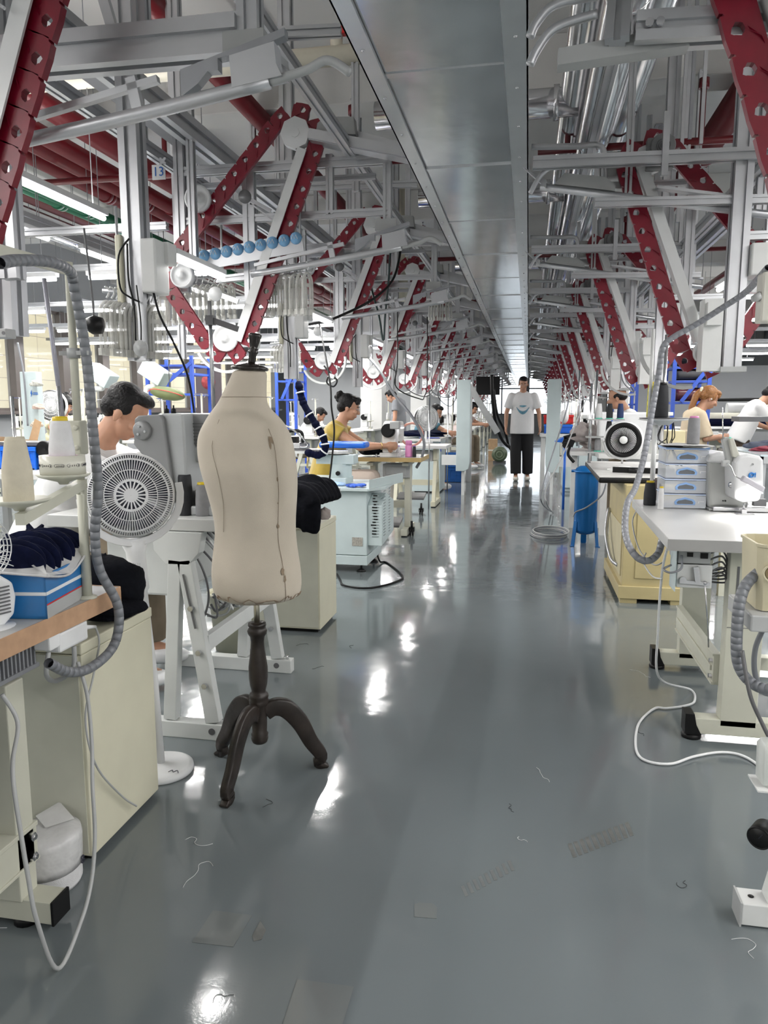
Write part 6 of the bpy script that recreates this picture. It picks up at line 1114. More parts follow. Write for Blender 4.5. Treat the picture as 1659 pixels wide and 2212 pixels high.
# big white machine with label and its head in front of the bald man
a=aty(1295,890,7.4); b=aty(1400,960,7.4); t=thing('sewing_machine','wide white sewing machine body with small blue label before the bald man','sewing machine',((a.x+b.x)/2,7.5,Z2))
o=((a.x+b.x)/2,7.5,Z2); MB(o).bx(a.x,b.x,7.4,7.62,Z2+.12,a.z).build('machine_body',PRL,t,bevel=.02,seg=3); MB(o).bx(a.x+.12,b.x+.22,7.44,7.6,a.z-.035,a.z).build('top_arm',WHM,t,bevel=.006); q=aty(1322,908,7.39); MB(o).box(q,(.018,.003,.018)).build('blue_label',BLUEP,t); MB(o).box(q+V((.055,-.001,0)),(.06,.002,.004)).box(q+V((.04,-.001,.006)),(.03,.002,.003)).build('label_strip',BINK,t); MB(o).bx(a.x,b.x+.1,7.4,7.65,Z2,Z2+.12).build('machine_base',SIL,t)
MB((1,7.5,.78)).bx(.66,1.6,7.2,7.9,Z2-.04,Z2).bx(.70,.76,7.3,7.36,0,Z2-.04).bx(1.5,1.56,7.3,7.36,0,Z2-.04).bx(.70,.76,7.75,7.81,0,Z2-.04).bx(1.5,1.56,7.75,7.81,0,Z2-.04).build('machine_table',TOP,label='white machine table behind the black edged table',cat='table')
m=MB(aty(1260,950,7.9)); c=aty(1262,948,7.8); crumple(m,c+V((.02,0,.03)),(.16,.12,.11),61,amp=.2); crumple(m,c+V((.15,.05,-.05)),(.2,.14,.1),62,amp=.2); m.build('taupe_fabric',mat('pinkish_grey_cloth',(.36,.32,.31),.9,0,.1,20),label='heaped pinkish grey fabric left of the thread rack',cat='fabric')
MB(c).bx(.42,.86,7.6,8.3,Z2-.04,Z2).bx(.44,.5,7.7,7.76,0,Z2-.04).bx(.78,.84,8.2,8.26,0,Z2-.04).build('small_table',TOP,label='small white table under the pinkish grey fabric',cat='table')
m=MB(aty(1230,950,7.6)); c=aty(1228,955,7.6); m.box(c,(.11,.05,.07),Mx.Rotation(R(20),3,'Y')).box(c+V((.01,0,.06)),(.12,.05,.03),Mx.Rotation(R(-15),3,'Y')).cyl(c+V((-.03,-.03,-.03)),c+V((-.03,-.06,-.03)),.03).tube([c+V((.02,0,-.03)),c+V((.0,0,-.12)),c+V((.06,0,-.2))],.015); m.build('black_clamp',BLK,label='black clamp device sticking out left of the pinkish grey fabric',cat='clamp')
a=aty(1218,958,11.0); b=aty(1241,1060,11.0); MB((a.x,11,0)).bx(a.x,a.x+.55,11.0,11.5,.06,a.z).bx(a.x+.03,a.x+.5,11.05,11.45,0,.06).build('white_cabinet',BLGR,label='tall white machine cabinet behind the blue air tank',cat='cabinet',bevel=.01)
crate('red plastic basket on top of the blue one right of the walking man',(aty(1207,905,11.2).x,11.35,.98),.40,.28,.13,RED); crate('blue plastic basket under the red one right of the walking man',(aty(1207,905,11.2).x,11.35,.84),.38,.26,.13,BLUEP)
MB((.4,11.4,0)).bx(.18,.85,11.15,11.6,.79,.835).bx(.2,.26,11.2,11.26,0,.79).bx(.78,.84,11.2,11.26,0,.79).bx(.2,.26,11.5,11.56,0,.79).build('basket_table',TOP,label='white table under the red and blue baskets',cat='table')
p=aty(1222,953,9.0); MB(p).prism([(-.12,-.01),(.05,-.025),(.12,.02),(.1,.05),(-.02,.045)],(p.x,9.0,p.z),X_,Z_,(0,.25,0)).cyl((p.x,9.1,0),(p.x,9.1,p.z),.015).build('blue_cover',BLUEP,label='blue plastic cover left of the thread rack',cat='cover')
p=aty(1219,900,8.8); MB(p).ball(p,(.05,.035,.08)).cyl(p+V((0,0,.05)),p+V((0,0,.35)),.004).build('plastic_bag',WH,label='white plastic bag hanging left of the thread rack',cat='bag')
for px,y,l in ((1290,8.0,'thick white pole rising left of the bald man'),(1252,8.6,'thin white pole far left of the bald man'),(1440,5.2,'steel pole behind the large black cone')):
    a=aty(px,810 if px<1400 else 740,y); MB((a.x,y,.7)).cyl((a.x,y,.79),(a.x,y,a.z+.05),.012).build('service_pole',STEEL,label=l,cat='pole')
# cream overlock box behind
a=aty(1444,930,6.2); b=aty(1478,995,6.2); MB((a.x,6.2,Z2)).bx(a.x,b.x,6.2,6.5,b.z,a.z).bx(a.x+.02,b.x-.02,6.25,6.45,.0,b.z).build('cream_cabinet',mat('pale_yellow_paint',(.62,.55,.34),.42),label='pale yellow machine housing behind the grey cone',cat='machine',bevel=.01)
for i in range(7):
    rr=random.Random(i+50); a=aty(1425+rr.uniform(0,30),912+rr.uniform(-5,10),5.0); cable('dark_wire','thin dark wire in the tangle behind the black round dish, strand %s'%ORD[i],[a,a+V((.03*rr.uniform(-1,1),0,-.1)),a+V((.08*rr.uniform(-1,1),0,-.16)),a+V((.08*rr.uniform(-.3,1),0,-.3))],.003,BLK,'cable','wire tangle behind the black dish')
# rack, rolls, cutting area
def rack(lab,px0,px1,ys,Y,m,z0=0,dep=.6):
    a=aty(px0,800,Y).x; b=aty(px1,800,Y).x; t=thing('storage_rack',lab,'rack',((a+b)/2,Y,0)); o=((a+b)/2,Y,0); top=aty(px0,ys[0],Y).z+.12
    for x in (a,b):
        for y in (Y,Y+dep): MB(o).bx(x-.025,x+.025,y-.02,y+.02,0,top).build('upright',m,t)
    for v in ys: z=aty(px0,v,Y).z; MB(o).bx(a,b,Y,Y+dep,z-.03,z).build('shelf',m,t)
    z1=aty(px0,ys[-1],Y).z; MB(o).beam((b,Y-.02,top-.1),(a+.1,Y-.02,z1),.02,.05).build('brace',m,t); return a,b
a,b=rack('blue steel rack with dark fabric rolls behind the woman with the ponytail',1457,1534,(792,822,868),10.6,BLUER)
for i,(v,dx,dz,r,m_,l) in enumerate(((792,.3,.05,.07,BLKC,'black fabric roll lying on the top shelf of the near blue rack, left'),(820,.35,.08,.08,BLKC,'thick black fabric roll on the middle shelf of the near blue rack'),(820,.75,.07,.06,mat('charcoal_cloth',(.04,.04,.045),.8),'charcoal fabric roll beside the black one on the middle shelf'),(866,.3,.08,.09,BLKC,'black fabric bale on the bottom shelf of the near blue rack'),(866,.7,.07,.08,mat('dark_maroon_satin',(.07,.01,.02),.35),'dark maroon fabric roll on the bottom shelf of the near blue rack'))):
    z=aty(1457,v,10.6).z; x=a+(b-a)*.5; MB((x,10.7,z)).lathe([(0,0),(r*.9,0),(r,.03),(r,b-a-.1),(r*.9,b-a-.06),(0,b-a-.06)],(a+.04,10.65+.22*(i%2),z+r),(1,0,0),20).build('fabric_roll',m_,label=l,cat='fabric roll')
rack('smaller blue rack behind the bald man',1330,1378,(838,872),14,BLUER); rack('blue rack behind the dress form neck at the far left',597,638,(800,822,862),12.9,BLUER); rack('blue rack in front of the left windows',318,414,(788,806,850),10,BLUER)
a=aty(1440,885,12); t=thing('cutting_table','long cutting table with white fabric rolls at the right','table',(4,12.4,0)); o=(4,12.4,0); MB(o).bx(2.2,7,12,13.4,.86,.90).build('tabletop',GREYP,t)
for x in (2.4,4,5.6): MB(o).bx(x,x+.07,12.1,12.17,0,.86).build('leg',GREYP,t)
for i,(py,r,m_,x0_,l) in enumerate(((883,.11,WHM,2.9,'long white fabric roll on the cutting table, upper'),(903,.10,mat('ivory_cloth',(.68,.66,.55),.8),2.3,'ivory fabric roll on the cutting table, lower'),(912,.07,NAVY,2.3,'navy fabric roll on the cutting table'))):
    z=aty(1600,py,12).z; MB((x0_,12,z)).cyl((x0_,11.9-.1*i,z),(6.5,11.9-.1*i,z),r*.8,n=20).build('fabric_roll',m_,label=l,cat='fabric roll')
MB((2.8,12,1)).tube([(2.55,11.8,1.15),(2.6,11.8,1.28),(2.75,11.8,1.33),(5.5,11.8,1.33)],.025).build('bent_bar',BLK,label='black bent bar over the white fabric roll',cat='bar')
# light table with garments
t=thing('light_table','glass topped inspection table on steel frame at the right','table',(2.7,7.6,0)); o=(2.7,7.6,0)
MB(o).bx(1.98,3.5,6.9,8.3,.80,.815).build('glass_top',GLASS,t); MB(o).bx(1.96,3.52,6.88,6.92,.74,.80).bx(1.96,2.0,6.88,8.32,.74,.80).bx(1.96,3.52,8.28,8.32,.74,.80).build('steel_frame',ALU,t)
for x,y in ((1.98,6.9),(3.45,6.9),(1.98,8.25),(3.45,8.25)): MB(o).bx(x,x+.05,y,y+.05,0,.74).build('leg',ALU,t)
for sd_,c,r,m_,l in ((71,(2.35,7.9,.845),(.22,.16,.05),mat('slate_denim',(.05,.06,.09),.85,0,.2,20),'dark slate garment heaped on the glass topped table'),(72,(2.6,8.1,.85),(.15,.12,.05),TSH,'white garment lying behind the slate one on the glass topped table'),(73,(2.85,7.7,.84),(.25,.14,.04),BLKC,'black garment on the glass topped table'),(74,(3.1,8.0,.86),(.24,.16,.06),TSH,'white cloth draped at the right on the glass topped table'),(75,(2.2,7.5,.83),(.14,.1,.03),mat('dark_red_cloth',(.2,.02,.04),.8),'small dark red cloth on the glass topped table')):
    crumple(MB(c),c,r,sd_,amp=.2).build('garment',m_,label=l,cat='garment')
crate('blue basket on the glass topped table at the right edge',(3.05,7.3,.816),.4,.25,.14,BLUEP)
a=aty(1625,905,8.2); MB(a).box((a.x+.2,8.15,a.z),(.75,.3,.05)).cyl((a.x+.2,8.2,.815),(a.x+.2,8.2,a.z-.02),.02).build('dark_tray',DKGREY,label='dark tray raised above the glass topped table',cat='tray')
MB(aty(1565,900,8.6)).cyl((aty(1565,920,8.2).x,8.2,.815),(aty(1562,860,8.2).x,8.2,aty(1562,880,8.2).z),.006).build('thin_stand',STEEL,label='thin steel thread stand in front of the ponytail woman',cat='stand')
# dangling junction box at the right top edge
p=aty(1642,640,3.2); t=thing('junction_box','white electrical junction box at the right picture edge','junction box',p); MB().bx(-.0,.12,-.02,.06,-.10,.09).build('box_body',mat('aged_white_plastic',(.66,.65,.58),.4),t,bevel=.008); MB().cyl((.0,0,.0),(-.03,0,-.01),.02,.012).build('cable_gland',GREYP,t)

for i,(px,y0,y1,l) in enumerate(((1464,185,480,'flat slotted ceiling strap, leftmost of three by the thick red pipe'),(1490,190,300,'dark threaded ceiling rod by the thick red pipe'),(1514,140,310,'perforated ceiling strap nearest the thick red pipe'))):
    a=aty(px,y1,6.0); b=aty(px,y0,6.0); MB(a).bx(a.x-.012,a.x+.012,5.99,6.01,a.z,ZC-.003).bx(a.x-.03,a.x+.03,5.97,6.03,ZC-.01,ZC-.002).build('ceiling_strap' if i!=1 else 'threaded_rod',ALUD if i==1 else ALU,label=l,cat='strap' if i!=1 else 'rod')
# ================= PEOPLE (local frame: facing +X, left side +Y, feet on z=0)
def hand(mb,wr,d,n,side,curl=.6,s=1.):
    "palm + four fingers + thumb; d = along the hand, n = palm normal"
    d=V(d).normalized(); n=(V(n)-d*V(n).dot(d)).normalized(); w=d.cross(n)*side
    mb.ball(wr+d*.042*s,(.020*s,.040*s,.048*s),Mx((n,w,d)).transposed(),12,8); mb.cyl(wr-d*.03,wr+d*.02*s,.023*s,.021*s,10)
    for k,(l,o_) in enumerate(((.060,.028),(.070,.010),(.065,-.009),(.050,-.026))):
        b=wr+d*(.078*s)+w*o_*s; a1=curl*.5; p1=b+(d*math.cos(a1)+n*math.sin(a1))*l*.45*s; a2=curl*1.4; p2=p1+(d*math.cos(a2)+n*math.sin(a2))*l*.35*s; a3=curl*2.1; p3=p2+(d*math.cos(a3)+n*math.sin(a3))*l*.25*s
        for p,q,r0,r1 in ((b-d*.02,p1,.0095,.009),(p1,p2,.009,.008),(p2,p3,.008,.007)): mb.cyl(p,q,r0*s,r1*s,8); mb.ball(q,r1*s,None,8,6)
    b=wr+d*.025*s+w*.026*s; p1=b+(d*.6+w*.7+n*.3)*.035*s; p2=p1+(d*.9+w*.1+n*.4)*.032*s
    for p,q,r0,r1 in ((b,p1,.012,.0105),(p1,p2,.010,.008)): mb.cyl(p,q,r0*s,r1*s,8); mb.ball(q,r1*s,None,8,6)
def limb(mb,a,b,r0,r1,n=14):
    mb.cyl(a,b,r0,r1,n); mb.ball(a,r0,None,14,10); mb.ball(b,r1,None,14,10)
def head(t,mb,c,pitch,yaw=0,roll=0,s=1.,hair='short',hm=None,face=True,skin=SKIN):
    M=Mx.Rotation(yaw,3,'Z')@Mx.Rotation(pitch,3,'Y')@Mx.Rotation(roll,3,'X'); P=lambda x,y,z:c+M@V((x*s,y*s,z*s)); S=lambda *r:[q*s for q in r]
    mb.ball(P(-.012,0,.035),S(.094,.074,.082),M,24,16); mb.ball(P(.028,0,-.035),S(.058,.056,.075),M,20,14); mb.ball(P(.048,0,-.085),S(.026,.026,.020),M)
    mb.ball(P(.055,0,.02),S(.030,.052,.035),M); mb.cyl(P(.082,0,.012),P(.104,0,-.026),.009*s,.013*s,10); mb.ball(P(.100,0,-.028),S(.013,.015,.010),M,10,8); mb.ball(P(.066,.03,-.02),S(.024,.026,.022),M); mb.ball(P(.066,-.03,-.02),S(.024,.026,.022),M)
    mb.ball(P(.079,0,-.055),S(.012,.024,.007),M,10,8); mb.ball(P(.078,0,-.066),S(.012,.022,.008),M,10,8)
    for y in (-1,1): mb.ball(P(-.006,.074*y,-.008),S(.019,.009,.032),M,12,8); mb.ball(P(-.004,.074*y,-.03),S(.011,.009,.014),M,10,6)
    if face:
        for y in (-1,1):
            e=MB().ball(P(.0795,.029*y,.008),S(.0075,.0145,.0065),M,12,8).build('eye',mat('eye_white',(.6,.58,.55),.3),t); MB().ball(P(.0838,.029*y,.008),S(.004,.0062,.0058),M,10,8).build('iris',INK,e)
            MB().tube([P(.080,.012*y,.030),P(.086,.028*y,.035),P(.076,.046*y,.030)],.0032*s,6,3).build('eyebrow',HAIR,t)
        MB().ball(P(.0845,0,-.060),S(.0065,.020,.0055),M,12,8).build('lips',mat('lip_tone',(.38,.13,.11),.5),t)
    h=MB(); hm=hm or HAIR
    if hair=='short':
        h.ball(P(-.026,0,.050),S(.090,.080,.078),M,24,16).ball(P(-.058,0,.0),S(.056,.070,.060),M,20,12).ball(P(.030,0,.094),S(.056,.062,.030),M,20,12).ball(P(.055,.02,.082),S(.024,.04,.018),M).ball(P(-.01,.066,.03),S(.045,.016,.035),M).ball(P(-.01,-.066,.03),S(.045,.016,.035),M)
    if hair=='bun':
        h.ball(P(-.030,0,.048),S(.092,.084,.082),M,24,16).ball(P(-.06,0,.0),S(.06,.074,.066),M,20,12).ball(P(.035,0,.092),S(.056,.066,.034),M).ball(P(.064,-.03,.070),S(.02,.032,.026),M).ball(P(.064,.03,.070),S(.02,.032,.026),M).ball(P(-.008,-.07,.035),S(.035,.014,.045),M).ball(P(-.008,.07,.035),S(.035,.014,.045),M)
        rr=random.Random(2)
        for k in range(16): h.ball(P(-.115+rr.uniform(-.03,.03),rr.uniform(-.035,.035),.075+rr.uniform(-.035,.035)),.024*s,None,10,8)
    if hair=='pony':
        h.ball(P(-.028,0,.046),S(.092,.083,.084),M,24,16).ball(P(-.058,0,.005),S(.056,.072,.058),M,20,12).ball(P(.04,0,.088),S(.05,.064,.034),M).ball(P(.066,-.02,.06),S(.02,.042,.03),M).ball(P(.0,-.07,.02),S(.04,.014,.05),M)
        B=P(-.12,0,.03); pts=[B,B+V((-.05,0,-.06)),B+V((-.09,0,-.18)),B+V((-.11,0,-.32)),B+V((-.10,0,-.42))]
        for i in range(4): h.cyl(pts[i],pts[i+1],(.026,.036,.032,.02)[i],(.036,.032,.02,.006)[i],12); h.ball(pts[i+1],(.036,.032,.02,.006)[i],None,10,8)
    if hair=='bald':
        h.ball(P(-.05,0,.005),S(.062,.077,.048),M,20,12).ball(P(-.015,.068,.02),S(.045,.013,.03),M).ball(P(-.015,-.068,.02),S(.045,.013,.03),M).ball(P(-.045,0,.075),S(.05,.05,.034),M)
    blob('hair',h,hm,t,.006,2); return P
def figure(lab,loc,rz,J,shirt,trous,hair='short',hm=None,skin=SKIN,voxel=.007,s=1.,sleeve=.55,face=True,shoes=WH,curl=.6,pn=None,scale=1.,cat='person',fat=1.):
    t=thing('person',lab,cat,loc,rz); q={k:V(v) for k,v in J.items() if isinstance(v,(tuple,list))}
    b=MB(); P=head(t,b,q['head'],J.get('pitch',0),J.get('yaw',0),J.get('roll',0),1.,hair,hm,face)
    nk=q['neck']; hb=q['head']+ (nk-q['head'])*.35
    limb(b,nk-V((0,0,.03)),hb,.058,.052); sl,sr=q['shl'],q['shr']; ch=(sl+sr)/2
    limb(b,sl,sr,.045,.045); limb(b,nk-V((0,0,.04)),(ch+q['pel'])/2,.07,.09); limb(b,(ch+q['pel'])/2,q['pel'],.09,.10)
    for sd,S_,E_,W_ in ((1,'shl','ell','wrl'),(-1,'shr','elr','wrr')):
        limb(b,q[S_],q[E_],.046*fat,.037*fat); limb(b,q[E_],q[W_],.037*fat,.025); f=(q[W_]-q[E_]); hd_=V(J.get('hd',f)) if 'hd' in J else f; hand(b,q[W_],hd_,V(J.get('pn',(0,-sd,0))) if 'pn' not in J else V(J['pn']),sd if 'pn' not in J else sd,curl)
    for k in 'lr':
        hp=q['pel']+V((0,.09 if k=='l' else -.09,-.02)); limb(b,hp,q['kn'+k],.075,.05); limb(b,q['kn'+k],q['an'+k],.05,.035); limb(b,q['an'+k],q['an'+k]+V((.12,0,-.03)),.032,.025)
    blob('body',b,skin,t,voxel,3)
    # shirt
    m=MB(); w=(q['pel']*.45+ch*.55); ax=(ch-q['pel']).normalized(); lat=(sl-sr).normalized(); fr=lat.cross(ax); M=Mx((fr,lat,ax)).transposed(); hw=(sl-sr).length/2
    m.ball(ch-ax*.10,(.118*fat,hw+.005,.20),M,24,16); m.ball(w,(.125*fat,hw*.86*fat,.20),M,24,16); m.ball(q['pel']+ax*J.get('hem',.02),(.13*fat,hw*.86*fat,.085),M,24,14); limb(m,sl-lat*.01-ax*.005,sr+lat*.01-ax*.005,.062,.062); limb(m,nk-V((0,0,.075)),ch-ax*.03,.075,.09)
    m.cyl(q['pel']+ax*(J.get('hem',.02)-.09),w,.15*fat,.14*fat,24); vs=m.v[-48:]; 
    
    for v in vs: c=q['pel'].lerp(w,.5); dd=(v-c).dot(fr); d2=(v-c).dot(lat); v+=lat*d2*.30-fr*dd*.05

    for S_ in ('shl','shr'): limb(m,nk-V((0,0,.06)),q[S_]-V((0,0,.012)),.052,.058)
    for S_,E_ in (('shl','ell'),('shr','elr')):
        e=q[S_].lerp(q[E_],sleeve); m.cyl(q[S_],e,.066*fat,.074*fat,16); m.ball(q[S_],.066*fat,None,14,10)
    so_=blob('shirt',m,shirt,t,voxel*1.3,5)
    cr=MB().ring(nk-V((-.01,0,.035)),V((.35,0,1)) if J.get('pitch',0)<.3 else V((.8,0,1)),.066,.006,28,6).build('collar',shirt,so_)
    m=MB(); m.ball(q['pel'],(.12*fat,.165*fat,.12),None,20,12)
    for k in 'lr':
        hp=q['pel']+V((0,.085 if k=='l' else -.085,-.02)); a=q['an'+k]+V((0,0,.035)); lw=J.get('leg',.078); limb(m,hp,q['kn'+k],.098*fat,lw); m.cyl(q['kn'+k],a,lw,lw*.95,16); m.ball(q['kn'+k],lw,None,14,10)
    tr=blob('trousers',m,trous,t,voxel*1.3,4)
    for k in 'lr':
        a=q['an'+k]; m=MB().ball(a+V((.05,0,-.045)),(.135,.048,.045),None,18,10).ball(a+V((-.02,0,-.03)),(.06,.042,.055),None,16,10)
        for v in m.v: v.z=max(v.z,a.z-.08)
        m.build('shoe',shoes,t)
    t.scale=(scale,)*3; return t,P,q
# walking man
Wm=dict(pel=(0,0,.90),head=(.045,0,1.60),neck=(.0,0,1.47),shl=(-.01,.185,1.40),shr=(-.01,-.185,1.40),ell=(-.03,.27,1.13),elr=(-.02,-.265,1.13),wrl=(.03,.29,.90),wrr=(.05,-.27,.89),knl=(.03,.10,.48),knr=(.07,-.10,.48),anl=(.0,.105,.08),anr=(.10,-.09,.08),pitch=.28,hem=-.03,leg=.094)
t,P,q=figure('man in white t-shirt with blue print and black trousers walking down the aisle',(-.093,12.72,0),R(-88),Wm,TSH,mat('black_trousers',(.008,.008,.009),.9,0,.1),voxel=.0065,sleeve=.72,shoes=mat('off_white_shoes',(.6,.58,.52),.7),fat=1.03)
PR=mat('teal_print',(.10,.25,.33),.7,0,.4,30); pr=MB()
def crescent(pr,w,h0,h1,zc,x=.158):
    n=14; top=[];bt=[]
    for k in range(n+1): u=-1+2*k/n; top.append(V((x-.05*u*u,u*w,zc+h0*u*u))); bt.append(V((x-.05*u*u,u*w*1.0,zc+h0*u*u-h1*(1-u*u*.7))))
    pr.add(top+bt,[(k,k+1,n+2+k,n+1+k) for k in range(n)])
crescent(pr,.105,.075,.05,1.155,.150); crescent(pr,.06,.015,-.03,1.225,.150); pr.build('print',PR,t)
# woman in mustard, seated, arms to the machine
Wo=dict(pel=(-.18,0,.55),head=(.06,0,1.215),neck=(-.03,0,1.085),shl=(-.06,.165,1.01),shr=(-.06,-.165,1.01),ell=(.17,.2,.86),elr=(.19,-.19,.865),wrl=(.40,.06,.86),wrr=(.41,-.08,.87),knl=(.26,.12,.56),knr=(.26,-.12,.56),anl=(.24,.13,.10),anr=(.24,-.13,.10),pitch=.30,hem=.03)
p=aty(752,880,6.75); t,P,q=figure('woman in mustard shirt with dark hair bun and glasses seated at the oak edged table',(p.x-.05,6.75,0),R(4),Wo,OLIVE,PALETR,'bun',voxel=.0065,sleeve=.30,fat=1.1)
gl=MB(); 
for y in (-1,1): gl.ring(P(.094,.031*y,.006),(math.cos(.3),0,-math.sin(.3)),.021,.0013,24,5)
gl.tube([P(.094,-.01,.008),P(.094,.01,.008)],.0013,5,1).tube([P(.092,-.052,.01),P(.0,-.078,.008)],.0013,5,1); gl.build('glasses',STEEL,t)
MB().ring(q['elr'].lerp(q['wrr'],.82),q['wrr']-q['elr'],.031,.003,24,6).build('bracelet',mat('gold',(.8,.55,.2),.25,1),t)
# seated man at the heavy grey machine
Mn=dict(pel=(-.30,0,.58),head=(.10,0,1.195),neck=(-.02,0,1.085),shl=(-.09,.18,1.02),shr=(-.08,-.18,1.01),ell=(.13,.24,.90),elr=(.14,-.22,.89),wrl=(.36,.08,.885),wrr=(.36,-.08,.885),knl=(.12,.14,.60),knr=(.12,-.14,.60),anl=(.12,.15,.10),anr=(.12,-.15,.10),pitch=.62,hem=.03)
p=aty(262,893,2.95); figure('man in white t-shirt with short black hair bent over the heavy grey machine',(p.x-.09,2.95,0),R(12),Mn,TSH,KHAKI,'short',voxel=.0055,sleeve=.6,fat=1.08)
# bald man facing left
p=aty(1333,862,8.15); Bm=dict(Mn); Bm.update(pitch=.25,head=(.07,0,1.315),neck=(-.03,0,1.19),shl=(-.06,.19,1.11),shr=(-.06,-.19,1.11),pel=(-.15,0,.62),ell=(.15,.24,.93),elr=(.15,-.22,.93),wrl=(.36,.08,.90),wrr=(.36,-.08,.90)); figure('balding man in white t-shirt facing left behind the wide white machine',(p.x+.08,8.25,0),R(170),Bm,TSH,KHAKI,'bald',voxel=.008,sleeve=.6,fat=1.1)
# ponytail woman standing
p=aty(1546,862,8.35); Pw=dict(pel=(-.07,0,.78),head=(.08,0,1.315),neck=(-.02,0,1.20),shl=(-.06,.16,1.13),shr=(-.06,-.16,1.13),ell=(-.01,.2,.90),elr=(.0,-.2,.90),wrl=(.20,.07,.90),wrr=(.21,-.08,.91),knl=(-.03,.09,.43),knr=(.02,-.09,.43),anl=(-.07,.09,.08),anr=(-.05,-.09,.08),pitch=.55,hem=-.06)
t,P,q=figure('woman with auburn ponytail in beige t-shirt standing at the glass topped table',(p.x-.12,8.45,0),R(8),Pw,TEE,KHAKI,'pony',HAIRB,voxel=.0075,sleeve=.95,fat=1.05)
sc=MB()
for k in range(7): a=2*PI*k/7; sc.ball(P(-.125,.022*math.cos(a),.028+.022*math.sin(a)),.014,None,8,6)
sc.build('scrunchie',mat('cream_satin',(.75,.68,.5),.5),t); MB().ball(P(.0,-.085,-.01),(.007,.006,.01)).build('earphone',WH,t)
# bent man at the cutting table
p=aty(1652,858,10.3); Cm=dict(pel=(-.25,0,.86),head=(.09,0,1.37),neck=(-.03,0,1.29),shl=(-.08,.18,1.23),shr=(-.08,-.18,1.23),ell=(.04,.22,1.0),elr=(.04,-.22,1.0),wrl=(.2,.1,.93),wrr=(.21,-.14,.93),knl=(-.24,.1,.46),knr=(-.24,-.1,.46),anl=(-.27,.1,.08),anr=(-.27,-.1,.08),pitch=.8,hem=.0)
figure('man in white t-shirt and dark patterned trousers bending over at the right edge',(p.x,10.4,0),R(5),Cm,TSH,mat('brown_camouflage',(.07,.05,.035),.9,0,.8,14),'short',voxel=.009,sleeve=.6)
# teal shirt man
p=aty(944,893,11.3); Tm=dict(Mn); Tm.update(pitch=.5); figure('man in teal shirt seated behind the round desk fan left of the pale panel',(p.x-.12,11.45,-.05),R(-20),Tm,TEAL,KHAKI,'short',voxel=.009)
# distant workers
p=aty(150,868,9.2); figure('dark haired worker in pale yellow seated near the left windows',(p.x-.1,9.2,0),R(-30),dict(Mn,head=(.10,0,1.25),neck=(-.02,0,1.13),shl=(-.09,.18,1.05),shr=(-.08,-.18,1.05)),mat('pale_yellow_shirt',(.7,.66,.45),.85),KHAKI,'bun',voxel=.01)
p=aty(690,885,12); figure('worker with dark hair and white band bent low left of the mustard woman',(p.x-.1,12,-.1),R(10),dict(Mn,pitch=.8),TSH,KHAKI,'short',voxel=.01)
p=aty(855,850,13.5); figure('worker in grey shirt standing bent behind the mustard woman',(p.x+.05,13.5,-.1),R(170),dict(Wm,pitch=.6,head=(.14,0,1.52)),mat('grey_shirt',(.25,.26,.28),.85),KHAKI,'short',voxel=.01)
p=aty(1022,884,15); figure('distant worker in pale shirt seated left of the walking man',(p.x-.1,15,0),R(-20),Mn,mat('pale_pink_shirt',(.6,.5,.48),.85),KHAKI,'short',voxel=.012)
# ================= BACKGROUND ROWS
side=random.Random(11)
BT=None;BM_=None;BS=None;BC_=None
def putset(x,y,rz,lab,grp,stand=True,m=True,c=True):
    global BT,BM_,BS,BC_
    if BT is None: BT=htable('sewing table, '+lab,(x,y,0),rz,1.15,.55,.76,TOP,None,CREAMD,grp='sewing tables '+grp,style='A')
    else: copyt(BT,(x,y,0),rz,'sewing table, '+lab,'sewing tables '+grp)
    ca,sa=math.cos(rz),math.sin(rz)
    if m:
        if BM_ is None: BM_=machine('white sewing machine '+lab,(x,y,.761),rz,WHM,'sewing machines '+grp)
        else: copyt(BM_,(x,y,.761),rz,'white sewing machine '+lab,'sewing machines '+grp)
    if stand:
        p=(x+ca*.45-sa*.18,y+sa*.45+ca*.18,.761)
        if BS is None: BS=thread_stand('thread stand '+lab,p,rz,.60,'thread stands '+grp)
        else: copyt(BS,p,rz,'thread stand '+lab,'thread stands '+grp)
        if c:
            p2=(p[0]+ca*.10,p[1]+sa*.10,.761+.178)
            if BC_ is None: BC_=cone('thread_cone','white thread cone on the stand '+lab,p2,.15,.035,.024,TH_W,None,'thread cones '+grp)
            else: copyt(BC_,p2,None,'white thread cone on the stand '+lab,'thread cones '+grp)
for r,x in enumerate((-3.5,-5.3,-7.2)):
    for i in range(7):
        y=5.6+2.1*i+.3*(r%2); putset(x,y,R(90) if r%2 else R(-90),'left hall row %s, %s from camera'%(ORD[r],ORD[i]),'of the left hall')
for i in range(8):
    y=12.9+2.1*i; putset(-1.75,y,R(0),'far left of the aisle, number %s'%ORD[i],'left of the far aisle'); putset(1.25,y+.4,R(180),'far right of the aisle, number %s'%ORD[i],'right of the far aisle')
for i in range(1): putset(3.2,14.2+2.1*i,R(90),'behind the cutting table, number %s'%ORD[i],'of the right hall')
